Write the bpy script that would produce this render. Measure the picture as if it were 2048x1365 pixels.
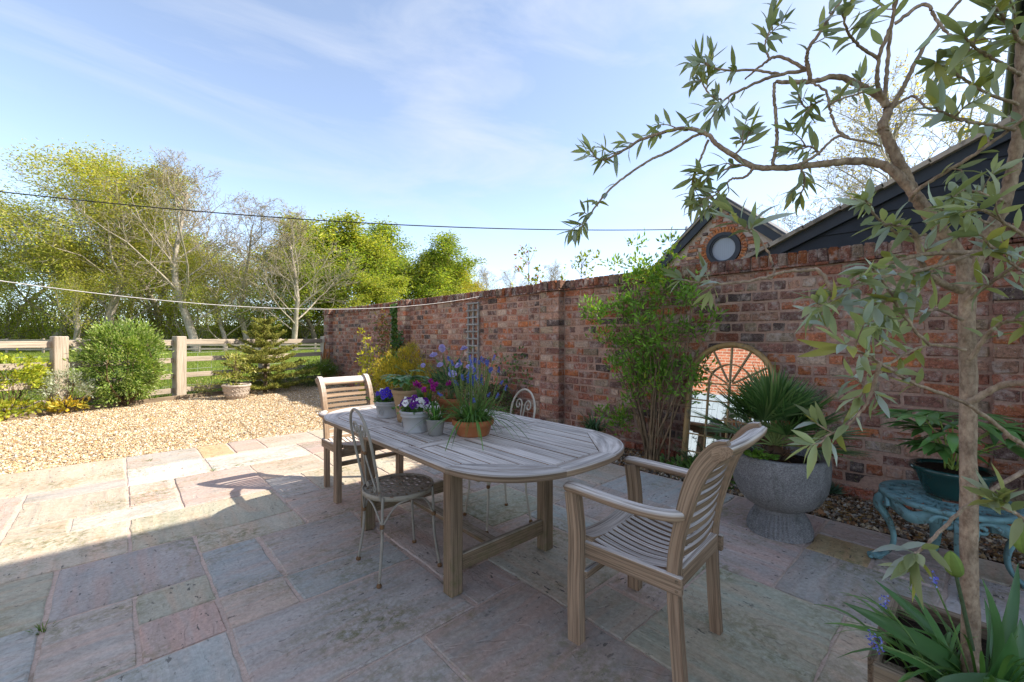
import bpy, math, random
import numpy as np
from mathutils import Vector, Matrix, Euler

# ------------------------------------------------------------------ scene, camera, sky, sun
for o in list(bpy.data.objects):
    bpy.data.objects.remove(o, do_unlink=True)
SC = bpy.context.scene
COL = SC.collection
rng = np.random.default_rng(7)
random.seed(7)
rad = math.radians

# world axes: X runs across the patio towards the brick wall, Y runs along the wall away from the house
F, CX, CY, EYE, TH = 858.0, 1024.0, 673.0, 1.3, rad(42.6)
cam_d = bpy.data.cameras.new('camera')
cam_d.sensor_width = 36.0
cam_d.lens = F / 2048 * 36.0
cam_d.shift_y = -(682.5 - CY) / 2048
cam_d.clip_start = 0.05
cam_d.clip_end = 2000
cam = bpy.data.objects.new('camera', cam_d)
cam.location = (0, 0, EYE)
cam.rotation_euler = (rad(90), 0, -TH)
COL.objects.link(cam)
SC.camera = cam

SUN_AZ, SUN_EL = rad(-40), rad(42)
w = bpy.data.worlds.new('World')
SC.world = w
w.use_nodes = True
wn, wl = w.node_tree.nodes, w.node_tree.links
wn.clear()
w_out = wn.new('ShaderNodeOutputWorld')
w_bg = wn.new('ShaderNodeBackground')
w_bg.inputs['Strength'].default_value = 0.14
sky = wn.new('ShaderNodeTexSky')
sky.sky_type = 'NISHITA'
sky.sun_disc = False
sky.sun_elevation = SUN_EL
sky.sun_rotation = math.pi / 2 - SUN_AZ
sky.air_density = 0.5
sky.dust_density = 0.35
sky.ozone_density = 3.0
# thin cirrus, laid out on the dome by direction
tc = wn.new('ShaderNodeTexCoord')
mp = wn.new('ShaderNodeMapping')
mp.inputs['Rotation'].default_value = (rad(12), rad(-20), rad(35))
mp.inputs['Scale'].default_value = (1.0, 3.2, 6.5)
nz = wn.new('ShaderNodeTexNoise')
nz.inputs['Scale'].default_value = 1.5
nz.inputs['Detail'].default_value = 7
nz.inputs['Roughness'].default_value = 0.58
nz.inputs['Distortion'].default_value = 0.6
cr = wn.new('ShaderNodeValToRGB')
cr.color_ramp.elements[0].position = 0.43
cr.color_ramp.elements[0].color = (0.12, 0.12, 0.12, 1)
cr.color_ramp.elements[1].position = 0.72
cr.color_ramp.elements[1].color = (0.58, 0.58, 0.58, 1)
mx = wn.new('ShaderNodeMix')
mx.data_type = 'RGBA'
mx.inputs[7].default_value = (1.45, 1.55, 1.75, 1)
wl.new(tc.outputs['Generated'], mp.inputs['Vector'])
wl.new(mp.outputs[0], nz.inputs['Vector'])
wl.new(nz.outputs[0], cr.inputs[0])
wl.new(cr.outputs[0], mx.inputs[0])
tn = wn.new('ShaderNodeMix')             # warm tint over the whole dome, in place of white balance
tn.data_type = 'RGBA'; tn.blend_type = 'MULTIPLY'
tn.inputs[0].default_value = 1.0
tn.inputs[7].default_value = (1.17, 0.98, 0.78, 1)
wl.new(sky.outputs[0], tn.inputs[6])
wl.new(tn.outputs[2], mx.inputs[6])
wl.new(mx.outputs[2], w_bg.inputs['Color'])
wl.new(w_bg.outputs[0], w_out.inputs['Surface'])

sun_d = bpy.data.lights.new('sun', 'SUN')
sun_d.energy = 2.25
sun_d.angle = rad(0.6)
sun_d.color = (1.0, 0.92, 0.80)
sun = bpy.data.objects.new('sun', sun_d)
ld = Vector((-math.cos(SUN_AZ) * math.cos(SUN_EL), -math.sin(SUN_AZ) * math.cos(SUN_EL), -math.sin(SUN_EL)))
sun.rotation_euler = ld.to_track_quat('-Z', 'Y').to_euler()
sun.location = (10, -8, 14)
COL.objects.link(sun)

SC.view_settings.view_transform = 'Standard'
SC.view_settings.look = 'None'
SC.view_settings.gamma = 1
SC.view_settings.use_curve_mapping = False
SC.view_settings.exposure = 2.15
SC.render.engine = 'CYCLES'
SC.render.resolution_x, SC.render.resolution_y = 1024, 682
SC.cycles.max_bounces = 6
SC.cycles.transparent_max_bounces = 8

# ------------------------------------------------------------------ places measured in the photograph (real metres)
FW = (math.sin(TH), math.cos(TH))
RT = (math.cos(TH), -math.sin(TH))
def gp(x, y, z=0.0):                       # point of the level z seen at a photo position
    D = F * (EYE - z) / (y - CY)
    return at(x, y, D)
def at(x, y, D):                           # point at depth D
    k = (x - CX) / F
    return np.array([D * (FW[0] + RT[0] * k), D * (FW[1] + RT[1] * k), EYE - D * (y - CY) / F])

# ------------------------------------------------------------------ mesh building
def nrm(v):
    v = np.asarray(v, float)
    n = np.linalg.norm(v, axis=-1, keepdims=True)
    return v / np.maximum(n, 1e-9)

class MB:
    def __init__(s):
        s.V, s.G, s.T, s.Q, s.TC, s.QC, s.TS, s.QS, s.n = [], [], [], [], [], [], [], [], 0
    def add(s, V, T=None, Q=None, col=(1, 1, 1), G=None, smooth=False):
        V = np.asarray(V, float).reshape(-1, 3)
        s.V.append(V)
        s.G.append(V if G is None else np.asarray(G, float).reshape(-1, 3))
        col = np.asarray(col, float)
        k = 0
        for A, L, C, S, m in ((T, s.T, s.TC, s.TS, 3), (Q, s.Q, s.QC, s.QS, 4)):
            if A is None or len(A) == 0:
                continue
            A = np.asarray(A, np.int64).reshape(-1, m)
            L.append(A + s.n)
            C.append(np.broadcast_to(col if col.ndim == 1 else col[k:k + len(A)], (len(A), 3)))
            S.append(np.full(len(A), smooth))
            k += len(A)
        s.n += len(V)
        return s
    def mesh(s, name, off=(0, 0, 0)):
        me = bpy.data.meshes.new(name)
        V = np.concatenate(s.V) if s.V else np.zeros((0, 3))
        G = np.concatenate(s.G) if s.G else np.zeros((0, 3))
        V = V - np.asarray(off, float)
        nt = sum(len(a) for a in s.T); nq = sum(len(a) for a in s.Q)
        loops = np.concatenate([a.ravel() for a in s.T + s.Q]) if nt + nq else np.zeros(0, int)
        tot = np.concatenate([np.full(nt, 3), np.full(nq, 4)])
        st = np.concatenate([[0], np.cumsum(tot)[:-1]]) if nt + nq else np.zeros(0)
        me.vertices.add(len(V)); me.loops.add(len(loops)); me.polygons.add(nt + nq)
        me.vertices.foreach_set('co', V.ravel().astype(np.float32))
        me.loops.foreach_set('vertex_index', loops.astype(np.int32))
        me.polygons.foreach_set('loop_start', st.astype(np.int32))
        me.polygons.foreach_set('loop_total', tot.astype(np.int32))
        sm = np.concatenate(s.TS + s.QS) if nt + nq else np.zeros(0, bool)
        me.polygons.foreach_set('use_smooth', sm)
        C = np.concatenate(s.TC + s.QC) if nt + nq else np.zeros((0, 3))
        a = me.attributes.new('col', 'FLOAT_COLOR', 'FACE')
        a.data.foreach_set('color', np.concatenate([C, np.ones((len(C), 1))], 1).ravel().astype(np.float32))
        g = me.attributes.new('gco', 'FLOAT_VECTOR', 'POINT')
        g.data.foreach_set('vector', G.ravel().astype(np.float32))
        me.update(calc_edges=True)
        me.validate()
        return me
    # a box with chamfered edges; axis = grain direction (0,1,2); R = 3x3 rotation
    def box(s, c, size, R=None, ch=0.0, col=(1, 1, 1), jit=0.0, axis=None):
        h = np.asarray(size, float) / 2
        if ch > 0:
            ch = min(ch, *(h * 0.8))
            V, idx = [], {}
            for sx in (-1, 1):
                for sy in (-1, 1):
                    for sz in (-1, 1):
                        sg = np.array([sx, sy, sz])
                        for a in range(3):
                            p = sg * h
                            for b in range(3):
                                if b != a:
                                    p[b] -= sg[b] * ch
                            idx[(sx, sy, sz, a)] = len(V)
                            V.append(p)
            Q, T = [], []
            for a in range(3):
                b, c2 = (a + 1) % 3, (a + 2) % 3
                for sa in (-1, 1):
                    q = []
                    for sb, sc in ((-1, -1), (1, -1), (1, 1), (-1, 1)):
                        k = [0, 0, 0]; k[a], k[b], k[c2] = sa, sb, sc
                        q.append(idx[(*k, a)])
                    Q.append(q if sa > 0 else q[::-1])
            for a in range(3):
                b, c2 = (a + 1) % 3, (a + 2) % 3
                for sb in (-1, 1):
                    for sc in (-1, 1):
                        def ii(sa, f):
                            k = [0, 0, 0]; k[a], k[b], k[c2] = sa, sb, sc
                            return idx[(*k, f)]
                        q = [ii(-1, b), ii(1, b), ii(1, c2), ii(-1, c2)]
                        Q.append(q if sb * sc < 0 else q[::-1])
            for sx in (-1, 1):
                for sy in (-1, 1):
                    for sz in (-1, 1):
                        t = [idx[(sx, sy, sz, a)] for a in range(3)]
                        T.append(t if sx * sy * sz > 0 else t[::-1])
        else:
            V = [np.array([x, y, z]) * h for x in (-1, 1) for y in (-1, 1) for z in (-1, 1)]
            Q = [(0, 1, 3, 2), (4, 6, 7, 5), (0, 4, 5, 1), (2, 3, 7, 6), (0, 2, 6, 4), (1, 5, 7, 3)]
            T = None
        V = np.array(V)
        if jit:
            V = V + rng.normal(0, jit, V.shape)
        if axis is None:
            axis = int(np.argmax(h))
        G = np.roll(V, -axis, axis=1) + rng.uniform(-50, 50, 3)
        if R is not None:
            V = V @ np.asarray(R).T
        return s.add(V + np.asarray(c, float), T, Q, col, G)
    def beam(s, a, b, wd, ht, up=(0, 0, 1), ch=0.004, col=(1, 1, 1)):       # a bar from a to b
        a, b = np.asarray(a, float), np.asarray(b, float)
        d = b - a; L = np.linalg.norm(d); x = d / L
        y = np.cross(up, x)
        if np.linalg.norm(y) < 1e-6:
            y = np.cross((0, 1, 0), x)
        y = nrm(y); z = np.cross(x, y)
        return s.box((a + b) / 2, (L, wd, ht), np.stack([x, y, z], 1), ch, col, axis=0)
    # sweep a closed section along a path
    def sweep(s, P, sec, scale=None, up=(0, 0, 1), col=(1, 1, 1), smooth=True, cap=True, closed=False):
        P = np.asarray(P, float); n = len(P); sec = np.asarray(sec, float); m = len(sec)
        if closed:
            t = nrm(np.roll(P, -1, 0) - np.roll(P, 1, 0))
        else:
            t = np.gradient(P, axis=0); t = nrm(t)
        up = np.broadcast_to(np.asarray(up, float), (n, 3))
        b = np.cross(up, t)
        bad = np.linalg.norm(b, axis=1) < 1e-4
        if bad.any():
            b[bad] = np.cross(np.array([0.3, 1, 0.2]), t[bad])
        b = nrm(b); u = np.cross(t, b)
        sc = np.ones((n, 1)) if scale is None else np.asarray(scale, float).reshape(n, -1)
        if sc.shape[1] == 1:
            sc = np.repeat(sc, 2, 1)
        V = P[:, None] + b[:, None] * (sec[None, :, 0:1] * sc[:, None, 0:1]) + u[:, None] * (sec[None, :, 1:2] * sc[:, None, 1:2])
        ln = np.concatenate([[0], np.cumsum(np.linalg.norm(np.diff(P, axis=0), axis=1))])
        G = np.zeros((n, m, 3)); G[:, :, 0] = ln[:, None]
        G[:, :, 1:] = sec[None] * sc[:, None]
        G = G + rng.uniform(-50, 50, 3)
        i = np.arange(n if closed else n - 1)[:, None]; j = np.arange(m)[None]
        i2 = (i + 1) % n; j2 = (j + 1) % m
        Q = np.stack([i * m + j, i * m + j2, i2 * m + j2, i2 * m + j], -1).reshape(-1, 4)
        V = V.reshape(-1, 3); G = G.reshape(-1, 3); T = []
        s.add(V, None, Q, col, G, smooth)
        if cap and not closed:
            for e, f in ((0, 1), (n - 1, 0)):
                ring = V[e * m:(e + 1) * m]
                VV = np.concatenate([ring, ring.mean(0)[None]])
                T = [(m, k, (k + 1) % m) if not f else (m, (k + 1) % m, k) for k in range(m)]
                s.add(VV, T, None, col, np.concatenate([G[e * m:(e + 1) * m], G[e * m:e * m + 1]]), False)
        return s
    def tube(s, P, r, k=8, col=(1, 1, 1), cap=True, closed=False, up=(0.13, 0.21, 0.97)):
        a = np.arange(k) / k * 2 * math.pi
        sec = np.stack([np.cos(a), np.sin(a)], 1)
        r = np.broadcast_to(np.asarray(r, float), (len(P),))
        return s.sweep(P, sec, r, up, col, True, cap, closed)
    def lathe(s, prof, k=28, c=(0, 0, 0), col=(1, 1, 1), flute=None):
        prof = np.asarray(prof, float); n = len(prof); a = np.arange(k) / k * 2 * math.pi
        r = prof[:, 0][:, None] * np.ones(k)[None]
        if flute is not None:
            r = r * (1 - flute[:, None] * np.array([0.0, 0.75, 1.0, 0.75])[np.arange(k) % 4][None])
        V = np.stack([r * np.cos(a), r * np.sin(a), np.repeat(prof[:, 1][:, None], k, 1)], -1).reshape(-1, 3)
        i = np.arange(n - 1)[:, None]; j = np.arange(k)[None]; j2 = (j + 1) % k
        Q = np.stack([i * k + j, i * k + j2, (i + 1) * k + j2, (i + 1) * k + j], -1).reshape(-1, 4)
        return s.add(V + np.asarray(c, float), None, Q, col, V, True)
    def prism(s, poly, z0, z1, ch=0.0, col=(1, 1, 1), axis=1):              # convex outline, counter-clockwise
        P = np.asarray(poly, float); n = len(P); c = P.mean(0)
        d = nrm(P - c)
        inn = P - d * ch
        rings = [(inn, z0), (P, z0 + ch), (P, z1 - ch), (inn, z1)] if ch else [(P, z0), (P, z1)]
        V = np.concatenate([np.concatenate([p, np.full((n, 1), z)], 1) for p, z in rings])
        V = np.concatenate([V, [[*c, z0], [*c, z1]]])
        Q, T = [], []
        for r in range(len(rings) - 1):
            for k in range(n):
                k2 = (k + 1) % n
                Q.append((r * n + k, r * n + k2, (r + 1) * n + k2, (r + 1) * n + k))
        b, t, L = len(V) - 2, len(V) - 1, (len(rings) - 1) * n
        for k in range(n):
            k2 = (k + 1) % n
            T += [(b, k2, k), (t, L + k, L + k2)]
        G = np.roll(V, -axis, axis=1) + rng.uniform(-50, 50, 3)
        return s.add(V, T, Q, col, G)
    # many small folded leaves: P base points, D directions, N normals
    def leaves(s, P, D, L, W, col, N=None, fold=0.18, droop=0.0):
        P = np.asarray(P, float); n = len(P)
        if n == 0:
            return s
        D = nrm(D)
        if N is None:
            N = rng.normal(size=(n, 3))
        S = nrm(np.cross(D, N)); N = np.cross(S, D)
        L = np.broadcast_to(L, (n,))[:, None]; W = np.broadcast_to(W, (n,))[:, None]
        m = P + D * L * 0.45 - np.array([0, 0, 1]) * L * droop * 0.3
        t = P + D * L - np.array([0, 0, 1]) * L * droop
        V = np.stack([P, m + S * W / 2 + N * W * fold, t, m - S * W / 2 + N * W * fold], 1)
        b = np.arange(n)[:, None] * 4
        T = np.concatenate([b + [0, 1, 2], b + [0, 2, 3]], 1).reshape(-1, 3)
        col = np.asarray(col, float)
        if col.ndim == 2:
            col = np.repeat(col, 2, 0)
        return s.add(V, T, None, col)
    # larger curved leaves: strips along a bent midrib with a width profile
    def blade(s, P, D, N, L, W, col, prof=(0.35, 0.9, 1.0, 0.62, 0.04), bend=0.2, fold=0.12):
        P = np.asarray(P, float); n = len(P)
        if n == 0:
            return s
        D = nrm(D); N = np.asarray(N, float)
        S = nrm(np.cross(D, N)); N = np.cross(S, D)
        L = np.broadcast_to(L, (n,))[:, None]; W = np.broadcast_to(W, (n,))[:, None]
        bend = np.broadcast_to(bend, (n,))[:, None]
        k = len(prof); rows = []
        for i, p in enumerate(prof):
            f = i / (k - 1)
            c = P + D * L * f - N * L * bend * f * f
            rows.append(np.stack([c - S * W / 2 * p + N * W * fold * p, c, c + S * W / 2 * p + N * W * fold * p], 1))
        V = np.concatenate(rows, 1)                                   # n, 3k, 3
        b = np.arange(n)[:, None, None] * (3 * k)
        q = []
        for i in range(k - 1):
            q += [[3 * i, 3 * i + 1, 3 * i + 4, 3 * i + 3], [3 * i + 1, 3 * i + 2, 3 * i + 5, 3 * i + 4]]
        Q = (b + np.array(q)[None]).reshape(-1, 4)
        col = np.asarray(col, float)
        if col.ndim == 2:
            col = np.repeat(col, 2 * (k - 1), 0)
        return s.add(V, None, Q, col, None, True)

def obj(name, mb, mat, parent=None, off=(0, 0, 0)):
    me = mb.mesh(name, off) if isinstance(mb, MB) else mb
    if mat is not None and not me.materials:
        me.materials.append(mat)
    o = bpy.data.objects.new(name, me)
    COL.objects.link(o)
    if parent is not None:
        o.parent = parent
    return o
def tag(o, label, cat, group=None):
    o['label'] = label; o['category'] = cat
    if group:
        o['group'] = group
    return o
def thing(name, label, cat, loc=(0, 0, 0), rz=0.0, group=None):
    o = bpy.data.objects.new(name, None)
    o.empty_display_size = 0.1
    o.location = tuple(loc); o.rotation_euler = (0, 0, rz)
    COL.objects.link(o)
    return tag(o, label, cat, group)
def struct(name, mb, mat, parent=None):
    o = obj(name, mb, mat, parent)
    o['kind'] = 'structure'
    return o
def stuff(o):
    o['kind'] = 'stuff'
    return o
def dup(root, loc, rz, label, group=None):
    r = root.copy(); COL.objects.link(r)
    r.location = tuple(loc); r.rotation_euler = (0, 0, rz); r['label'] = label
    if group:
        r['group'] = group
    for ch in list(root.children):
        c = ch.copy(); COL.objects.link(c); c.parent = r
        for g in list(ch.children):
            d = g.copy(); COL.objects.link(d); d.parent = c
    return r
def spline(pts, n=24):                       # Catmull-Rom through points
    P = np.asarray(pts, float)
    P = np.concatenate([[2 * P[0] - P[1]], P, [2 * P[-1] - P[-2]]])
    m = len(P) - 3
    out = []
    for u in np.linspace(0, m - 1e-6, n):
        i = int(u); t = u - i
        a, b, c, d = P[i:i + 4]
        out.append(0.5 * (2 * b + (c - a) * t + (2 * a - 5 * b + 4 * c - d) * t * t + (3 * b - a - 3 * c + d) * t ** 3))
    return np.array(out)
def vary(base, n, v=0.18, hue=0.06):
    base = np.asarray(base, float)
    k = rng.uniform(1 - v, 1 + v, (n, 1))
    return np.clip(base * k * rng.uniform(1 - hue, 1 + hue, (n, 3)), 0, 1)
def pick(pal, n, v=0.18):
    pal = np.asarray(pal, float)
    return np.clip(pal[rng.integers(0, len(pal), n)] * rng.uniform(1 - v, 1 + v, (n, 1)), 0, 1)
def sph(n):
    return nrm(rng.normal(size=(n, 3)))
# ------------------------------------------------------------------ materials
class NT:
    def __init__(s, name):
        s.m = bpy.data.materials.new(name); s.m.use_nodes = True
        s.t = s.m.node_tree; s.t.nodes.clear()
        s.out = s.t.nodes.new('ShaderNodeOutputMaterial')
    def n(s, ty, **kw):
        x = s.t.nodes.new(ty)
        for k, v in kw.items():
            if k.startswith('_'):
                setattr(x, k[1:], v)
            else:
                x.inputs[k.replace('__', ' ')].default_value = v
        return x
    def l(s, a, b):
        s.t.links.new(a, b)
    def attr(s, name):
        return s.n('ShaderNodeAttribute', _attribute_name=name)
    def pos(s):
        return s.n('ShaderNodeNewGeometry').outputs['Position']
    def noise(s, vec, scale, detail=4, rough=0.55, dist=0.0):
        x = s.n('ShaderNodeTexNoise', Scale=scale, Detail=detail, Roughness=rough, Distortion=dist)
        if vec is not None:
            s.l(vec, x.inputs['Vector'])
        return x.outputs[0]
    def vscale(s, vec, sc):
        x = s.n('ShaderNodeMapping'); x.inputs['Scale'].default_value = sc
        s.l(vec, x.inputs['Vector'])
        return x.outputs[0]
    def ramp(s, fac, *stops):
        x = s.n('ShaderNodeValToRGB'); e = x.color_ramp.elements
        while len(e) < len(stops):
            e.new(0.5)
        for el, (p, c) in zip(e, stops):
            el.position = p
            el.color = (*c, 1) if hasattr(c, '__len__') else (c, c, c, 1)
        s.l(fac, x.inputs[0])
        return x.outputs[0]
    def mix(s, a, b, fac, mode='MIX'):
        x = s.n('ShaderNodeMix', _data_type='RGBA', _blend_type=mode)
        for v, i in ((fac, 0), (a, 6), (b, 7)):
            if hasattr(v, 'is_linked'):
                s.l(v, x.inputs[i])
            elif hasattr(v, '__len__'):
                x.inputs[i].default_value = (*v, 1)
            else:
                x.inputs[i].default_value = v
        return x.outputs[2]
    def bump(s, h, strength=0.4, dist=0.01, prev=None):
        x = s.n('ShaderNodeBump', Strength=strength, Distance=dist)
        s.l(h, x.inputs['Height'])
        if prev is not None:
            s.l(prev, x.inputs['Normal'])
        return x.outputs[0]
    def bsdf(s, col, rough=0.8, spec=0.3, normal=None, metal=0.0, coat=0.0, link=True):
        x = s.n('ShaderNodeBsdfPrincipled')
        for v, k in ((col, 'Base Color'), (rough, 'Roughness')):
            if hasattr(v, 'is_linked'):
                s.l(v, x.inputs[k])
            else:
                x.inputs[k].default_value = (*v, 1) if hasattr(v, '__len__') else v
        x.inputs['Specular IOR Level'].default_value = spec
        x.inputs['Metallic'].default_value = metal
        x.inputs['Coat Weight'].default_value = coat
        if normal is not None:
            s.l(normal, x.inputs['Normal'])
        if link:
            s.l(x.outputs[0], s.out.inputs['Surface'])
        return x

def leaf_mat(name, trans=0.35, rough=0.5, spec=0.35, tint=(1.0, 1.1, 0.45)):
    k = NT(name); a = k.attr('col').outputs['Color']
    nz = k.noise(k.pos(), 6.0, 2)
    c = k.mix(a, (0.0, 0.0, 0.0), 0.0)
    c = k.mix(a, k.ramp(nz, (0.3, 0.78), (0.7, 1.18)), 1.0, 'MULTIPLY')
    b = k.bsdf(c, rough, spec, link=False)
    tr = k.n('ShaderNodeBsdfTranslucent')
    k.l(k.mix(c, tint, 1.0, 'MULTIPLY'), tr.inputs['Color'])
    m = k.n('ShaderNodeMixShader'); m.inputs[0].default_value = trans
    k.l(b.outputs[0], m.inputs[1]); k.l(tr.outputs[0], m.inputs[2])
    k.l(m.outputs[0], k.out.inputs['Surface'])
    return k.m
def bark_mat(name, c1, c2, scale=30, bump=0.5, stretch=0.25):
    k = NT(name); g = k.attr('gco').outputs['Vector']; p = k.pos()
    n1 = k.noise(k.vscale(p, (1, 1, stretch)), scale, 6, 0.65)
    n2 = k.noise(p, scale * 0.2, 3)
    c = k.mix(c1, c2, k.ramp(n1, (0.35, 0.0), (0.65, 1.0)))
    c = k.mix(c, k.ramp(n2, (0.3, 0.7), (0.7, 1.2)), 1.0, 'MULTIPLY')
    c = k.mix(c, k.attr('col').outputs['Color'], 1.0, 'MULTIPLY')
    k.bsdf(c, 0.9, 0.15, k.bump(n1, bump, 0.01))
    return k.m
def paint_mat(name, col, rough=0.5, spec=0.4, rust=None, bump=0.15, scale=60, var=0.15, rust_at=0.62):
    k = NT(name); p = k.pos()
    n1 = k.noise(p, scale, 5, 0.6); n2 = k.noise(p, scale * 0.18, 4)
    c = k.mix(col, k.ramp(n2, (0.3, 1 - var), (0.7, 1 + var)), 1.0, 'MULTIPLY')
    if rust is not None:
        c = k.mix(c, rust, k.ramp(k.noise(p, scale * 0.4, 6, 0.7), (rust_at, 0.0), (rust_at + 0.12, 1.0)))
    c = k.mix(c, k.attr('col').outputs['Color'], 1.0, 'MULTIPLY')
    k.bsdf(c, rough, spec, k.bump(n1, bump, 0.004))
    return k.m
def wood_mat(name, c_top, c_side, c_dark, moss=0.0, rough=0.85):
    # weathered timber: silvered where it lies open to the rain, browner on upright faces, open grain
    k = NT(name); g = k.attr('gco').outputs['Vector']
    n1 = k.noise(k.vscale(g, (2.2, 110, 110)), 1.0, 6, 0.65, 0.4)
    n2 = k.noise(k.vscale(g, (3.0, 160, 160)), 1.0, 3, 0.6)
    n3 = k.noise(k.vscale(g, (0.8, 9, 9)), 1.0, 3)
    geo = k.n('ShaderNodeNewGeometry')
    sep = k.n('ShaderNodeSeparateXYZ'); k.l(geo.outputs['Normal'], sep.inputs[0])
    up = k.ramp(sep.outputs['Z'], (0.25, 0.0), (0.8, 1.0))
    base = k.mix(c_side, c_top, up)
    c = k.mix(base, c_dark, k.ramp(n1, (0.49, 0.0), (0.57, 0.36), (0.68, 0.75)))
    c = k.mix(c, k.ramp(n3, (0.3, 0.78), (0.72, 1.2)), 1.0, 'MULTIPLY')
    c = k.mix(c, k.ramp(n2, (0.36, 1.12), (0.52, 0.98), (0.64, 0.60)), 1.0, 'MULTIPLY')
    c = k.mix(c, k.attr('col').outputs['Color'], 1.0, 'MULTIPLY')
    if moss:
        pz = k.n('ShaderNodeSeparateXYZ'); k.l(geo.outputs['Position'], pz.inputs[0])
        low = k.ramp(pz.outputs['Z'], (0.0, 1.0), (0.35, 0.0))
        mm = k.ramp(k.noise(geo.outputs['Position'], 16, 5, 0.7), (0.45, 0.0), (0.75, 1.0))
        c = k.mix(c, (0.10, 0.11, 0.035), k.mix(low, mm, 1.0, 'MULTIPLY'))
    b = k.bump(n1, 0.6, 0.005)
    k.bsdf(c, rough, 0.2, k.bump(n2, 0.6, 0.003, b))
    return k.m

# old brick: colour per brick, soot, pale bloom, lichen
def brick_mat():
    k = NT('old_brick'); p = k.pos(); a = k.attr('col').outputs['Color']
    n1 = k.noise(p, 42, 7, 0.75); n2 = k.noise(p, 11, 6, 0.7); n3 = k.noise(p, 150, 3, 0.6); n4 = k.noise(p, 1.6, 5, 0.65)
    c = k.mix(a, k.ramp(n1, (0.32, 0.42), (0.5, 1.0), (0.68, 1.5)), 1.0, 'MULTIPLY')
    c = k.mix(c, (0.47, 0.37, 0.315), k.ramp(n2, (0.50, 0.0), (0.66, 0.85)))            # lime bloom
    c = k.mix(c, (0.04, 0.033, 0.032), k.ramp(k.noise(p, 19, 7, 0.8), (0.55, 0.0), (0.67, 0.85)))   # soot
    c = k.mix(c, (0.33, 0.29, 0.13), k.ramp(k.noise(p, 30, 4, 0.75), (0.60, 0.0), (0.68, 0.6)))     # lichen
    c = k.mix(c, (0.66, 0.63, 0.57), k.ramp(n3, (0.655, 0.0), (0.69, 0.9)))
    c = k.mix(c, k.ramp(n4, (0.3, 0.62), (0.7, 1.25)), 1.0, 'MULTIPLY')
    b = k.bump(n1, 1.0, 0.012)
    k.bsdf(c, 0.92, 0.15, k.bump(n3, 0.6, 0.004, b))
    return k.m
def mortar_mat():
    k = NT('lime_mortar'); p = k.pos()
    n1 = k.noise(p, 60, 5, 0.7); n2 = k.noise(p, 3, 3)
    c = k.mix((0.43, 0.275, 0.205), (0.27, 0.17, 0.13), k.ramp(n1, (0.35, 0.0), (0.7, 1.0)))
    c = k.mix(c, k.ramp(n2, (0.3, 0.7), (0.7, 1.2)), 1.0, 'MULTIPLY')
    k.bsdf(c, 0.95, 0.1, k.bump(n1, 0.8, 0.008))
    return k.m
def step_(k, g):                           # narrow dark lines along the lips of flaked layers
    v = k.noise(k.vscale(g, (1.0, 1.8, 1.8)), 1.6, 5, 0.6, 0.8)
    return k.ramp(v, (0.298, 0.0), (0.306, 0.8), (0.314, 0.0), (0.437, 0.0), (0.444, 0.9), (0.452, 0.0), (0.598, 0.0), (0.603, 0.8), (0.609, 0.0))
def slab_mat():
    k = NT('riven_sandstone'); p = k.pos(); a = k.attr('col').outputs['Color']
    g = k.attr('gco').outputs['Vector']
    st = k.vscale(g, (0.7, 3.4, 3.4))
    n1 = k.noise(st, 2.2, 7, 0.62, 1.1); n2 = k.noise(g, 55, 5, 0.65); n3 = k.noise(g, 3.2, 5, 0.6, 0.5)
    bands = k.noise(k.vscale(g, (0.35, 2.4, 2.4)), 2.6, 3, 0.5, 2.2)
    c = k.mix(a, k.ramp(n1, (0.3, 0.80), (0.7, 1.16)), 1.0, 'MULTIPLY')
    c = k.mix(c, k.mix(a, (1.13, 0.93, 0.86), 1.0, 'MULTIPLY'), k.ramp(bands, (0.42, 0.0), (0.66, 0.75)))
    c = k.mix(c, k.mix(a, (0.80, 0.92, 0.98), 1.0, 'MULTIPLY'), k.ramp(n3, (0.52, 0.0), (0.7, 0.7)))
    c = k.mix(c, k.ramp(n2, (0.3, 0.78), (0.7, 1.16)), 1.0, 'MULTIPLY')
    edge = k.mix(step_(k, g), k.ramp(k.noise(g, 0.9, 2), (0.52, 0.0), (0.66, 0.8)), 1.0, 'MULTIPLY')
    c = k.mix(c, k.mix(c, (0.6, 0.57, 0.55), 1.0, 'MULTIPLY'), edge)
    # moss film and black lichen spots
    mo = k.mix(k.ramp(k.noise(p, 1.7, 4, 0.6), (0.46, 0.0), (0.66, 1.0)), k.ramp(k.noise(p, 22, 5, 0.75), (0.44, 0.0), (0.60, 0.85)), 1.0, 'MULTIPLY')
    c = k.mix(c, (0.15, 0.145, 0.05), mo)
    sp = k.mix(k.ramp(k.noise(p, 1.1, 3), (0.36, 0.0), (0.55, 1.0)), k.ramp(k.noise(k.vscale(g, (0.45, 1, 1)), 44, 4, 0.6), (0.63, 0.0), (0.665, 0.9)), 1.0, 'MULTIPLY')
    c = k.mix(c, (0.06, 0.055, 0.05), sp)
    # thin cleft lines where the stone has flaked
    vr = k.n('ShaderNodeTexNoise', Scale=1.6, Detail=5, Roughness=0.6, Distortion=0.8)
    k.l(k.vscale(g, (1.0, 1.8, 1.8)), vr.inputs['Vector'])
    step = k.ramp(vr.outputs[0], (0.30, 0.0), (0.31, 0.35), (0.44, 0.36), (0.448, 0.7), (0.6, 0.72), (0.606, 1.0))
    b = k.bump(step, 0.6, 0.012)
    b = k.bump(n1, 0.55, 0.022, b)
    b = k.bump(n2, 0.35, 0.004, b)
    k.bsdf(c, k.ramp(n1, (0.3, 0.62), (0.7, 0.82)), 0.35, b)
    return k.m
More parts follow.
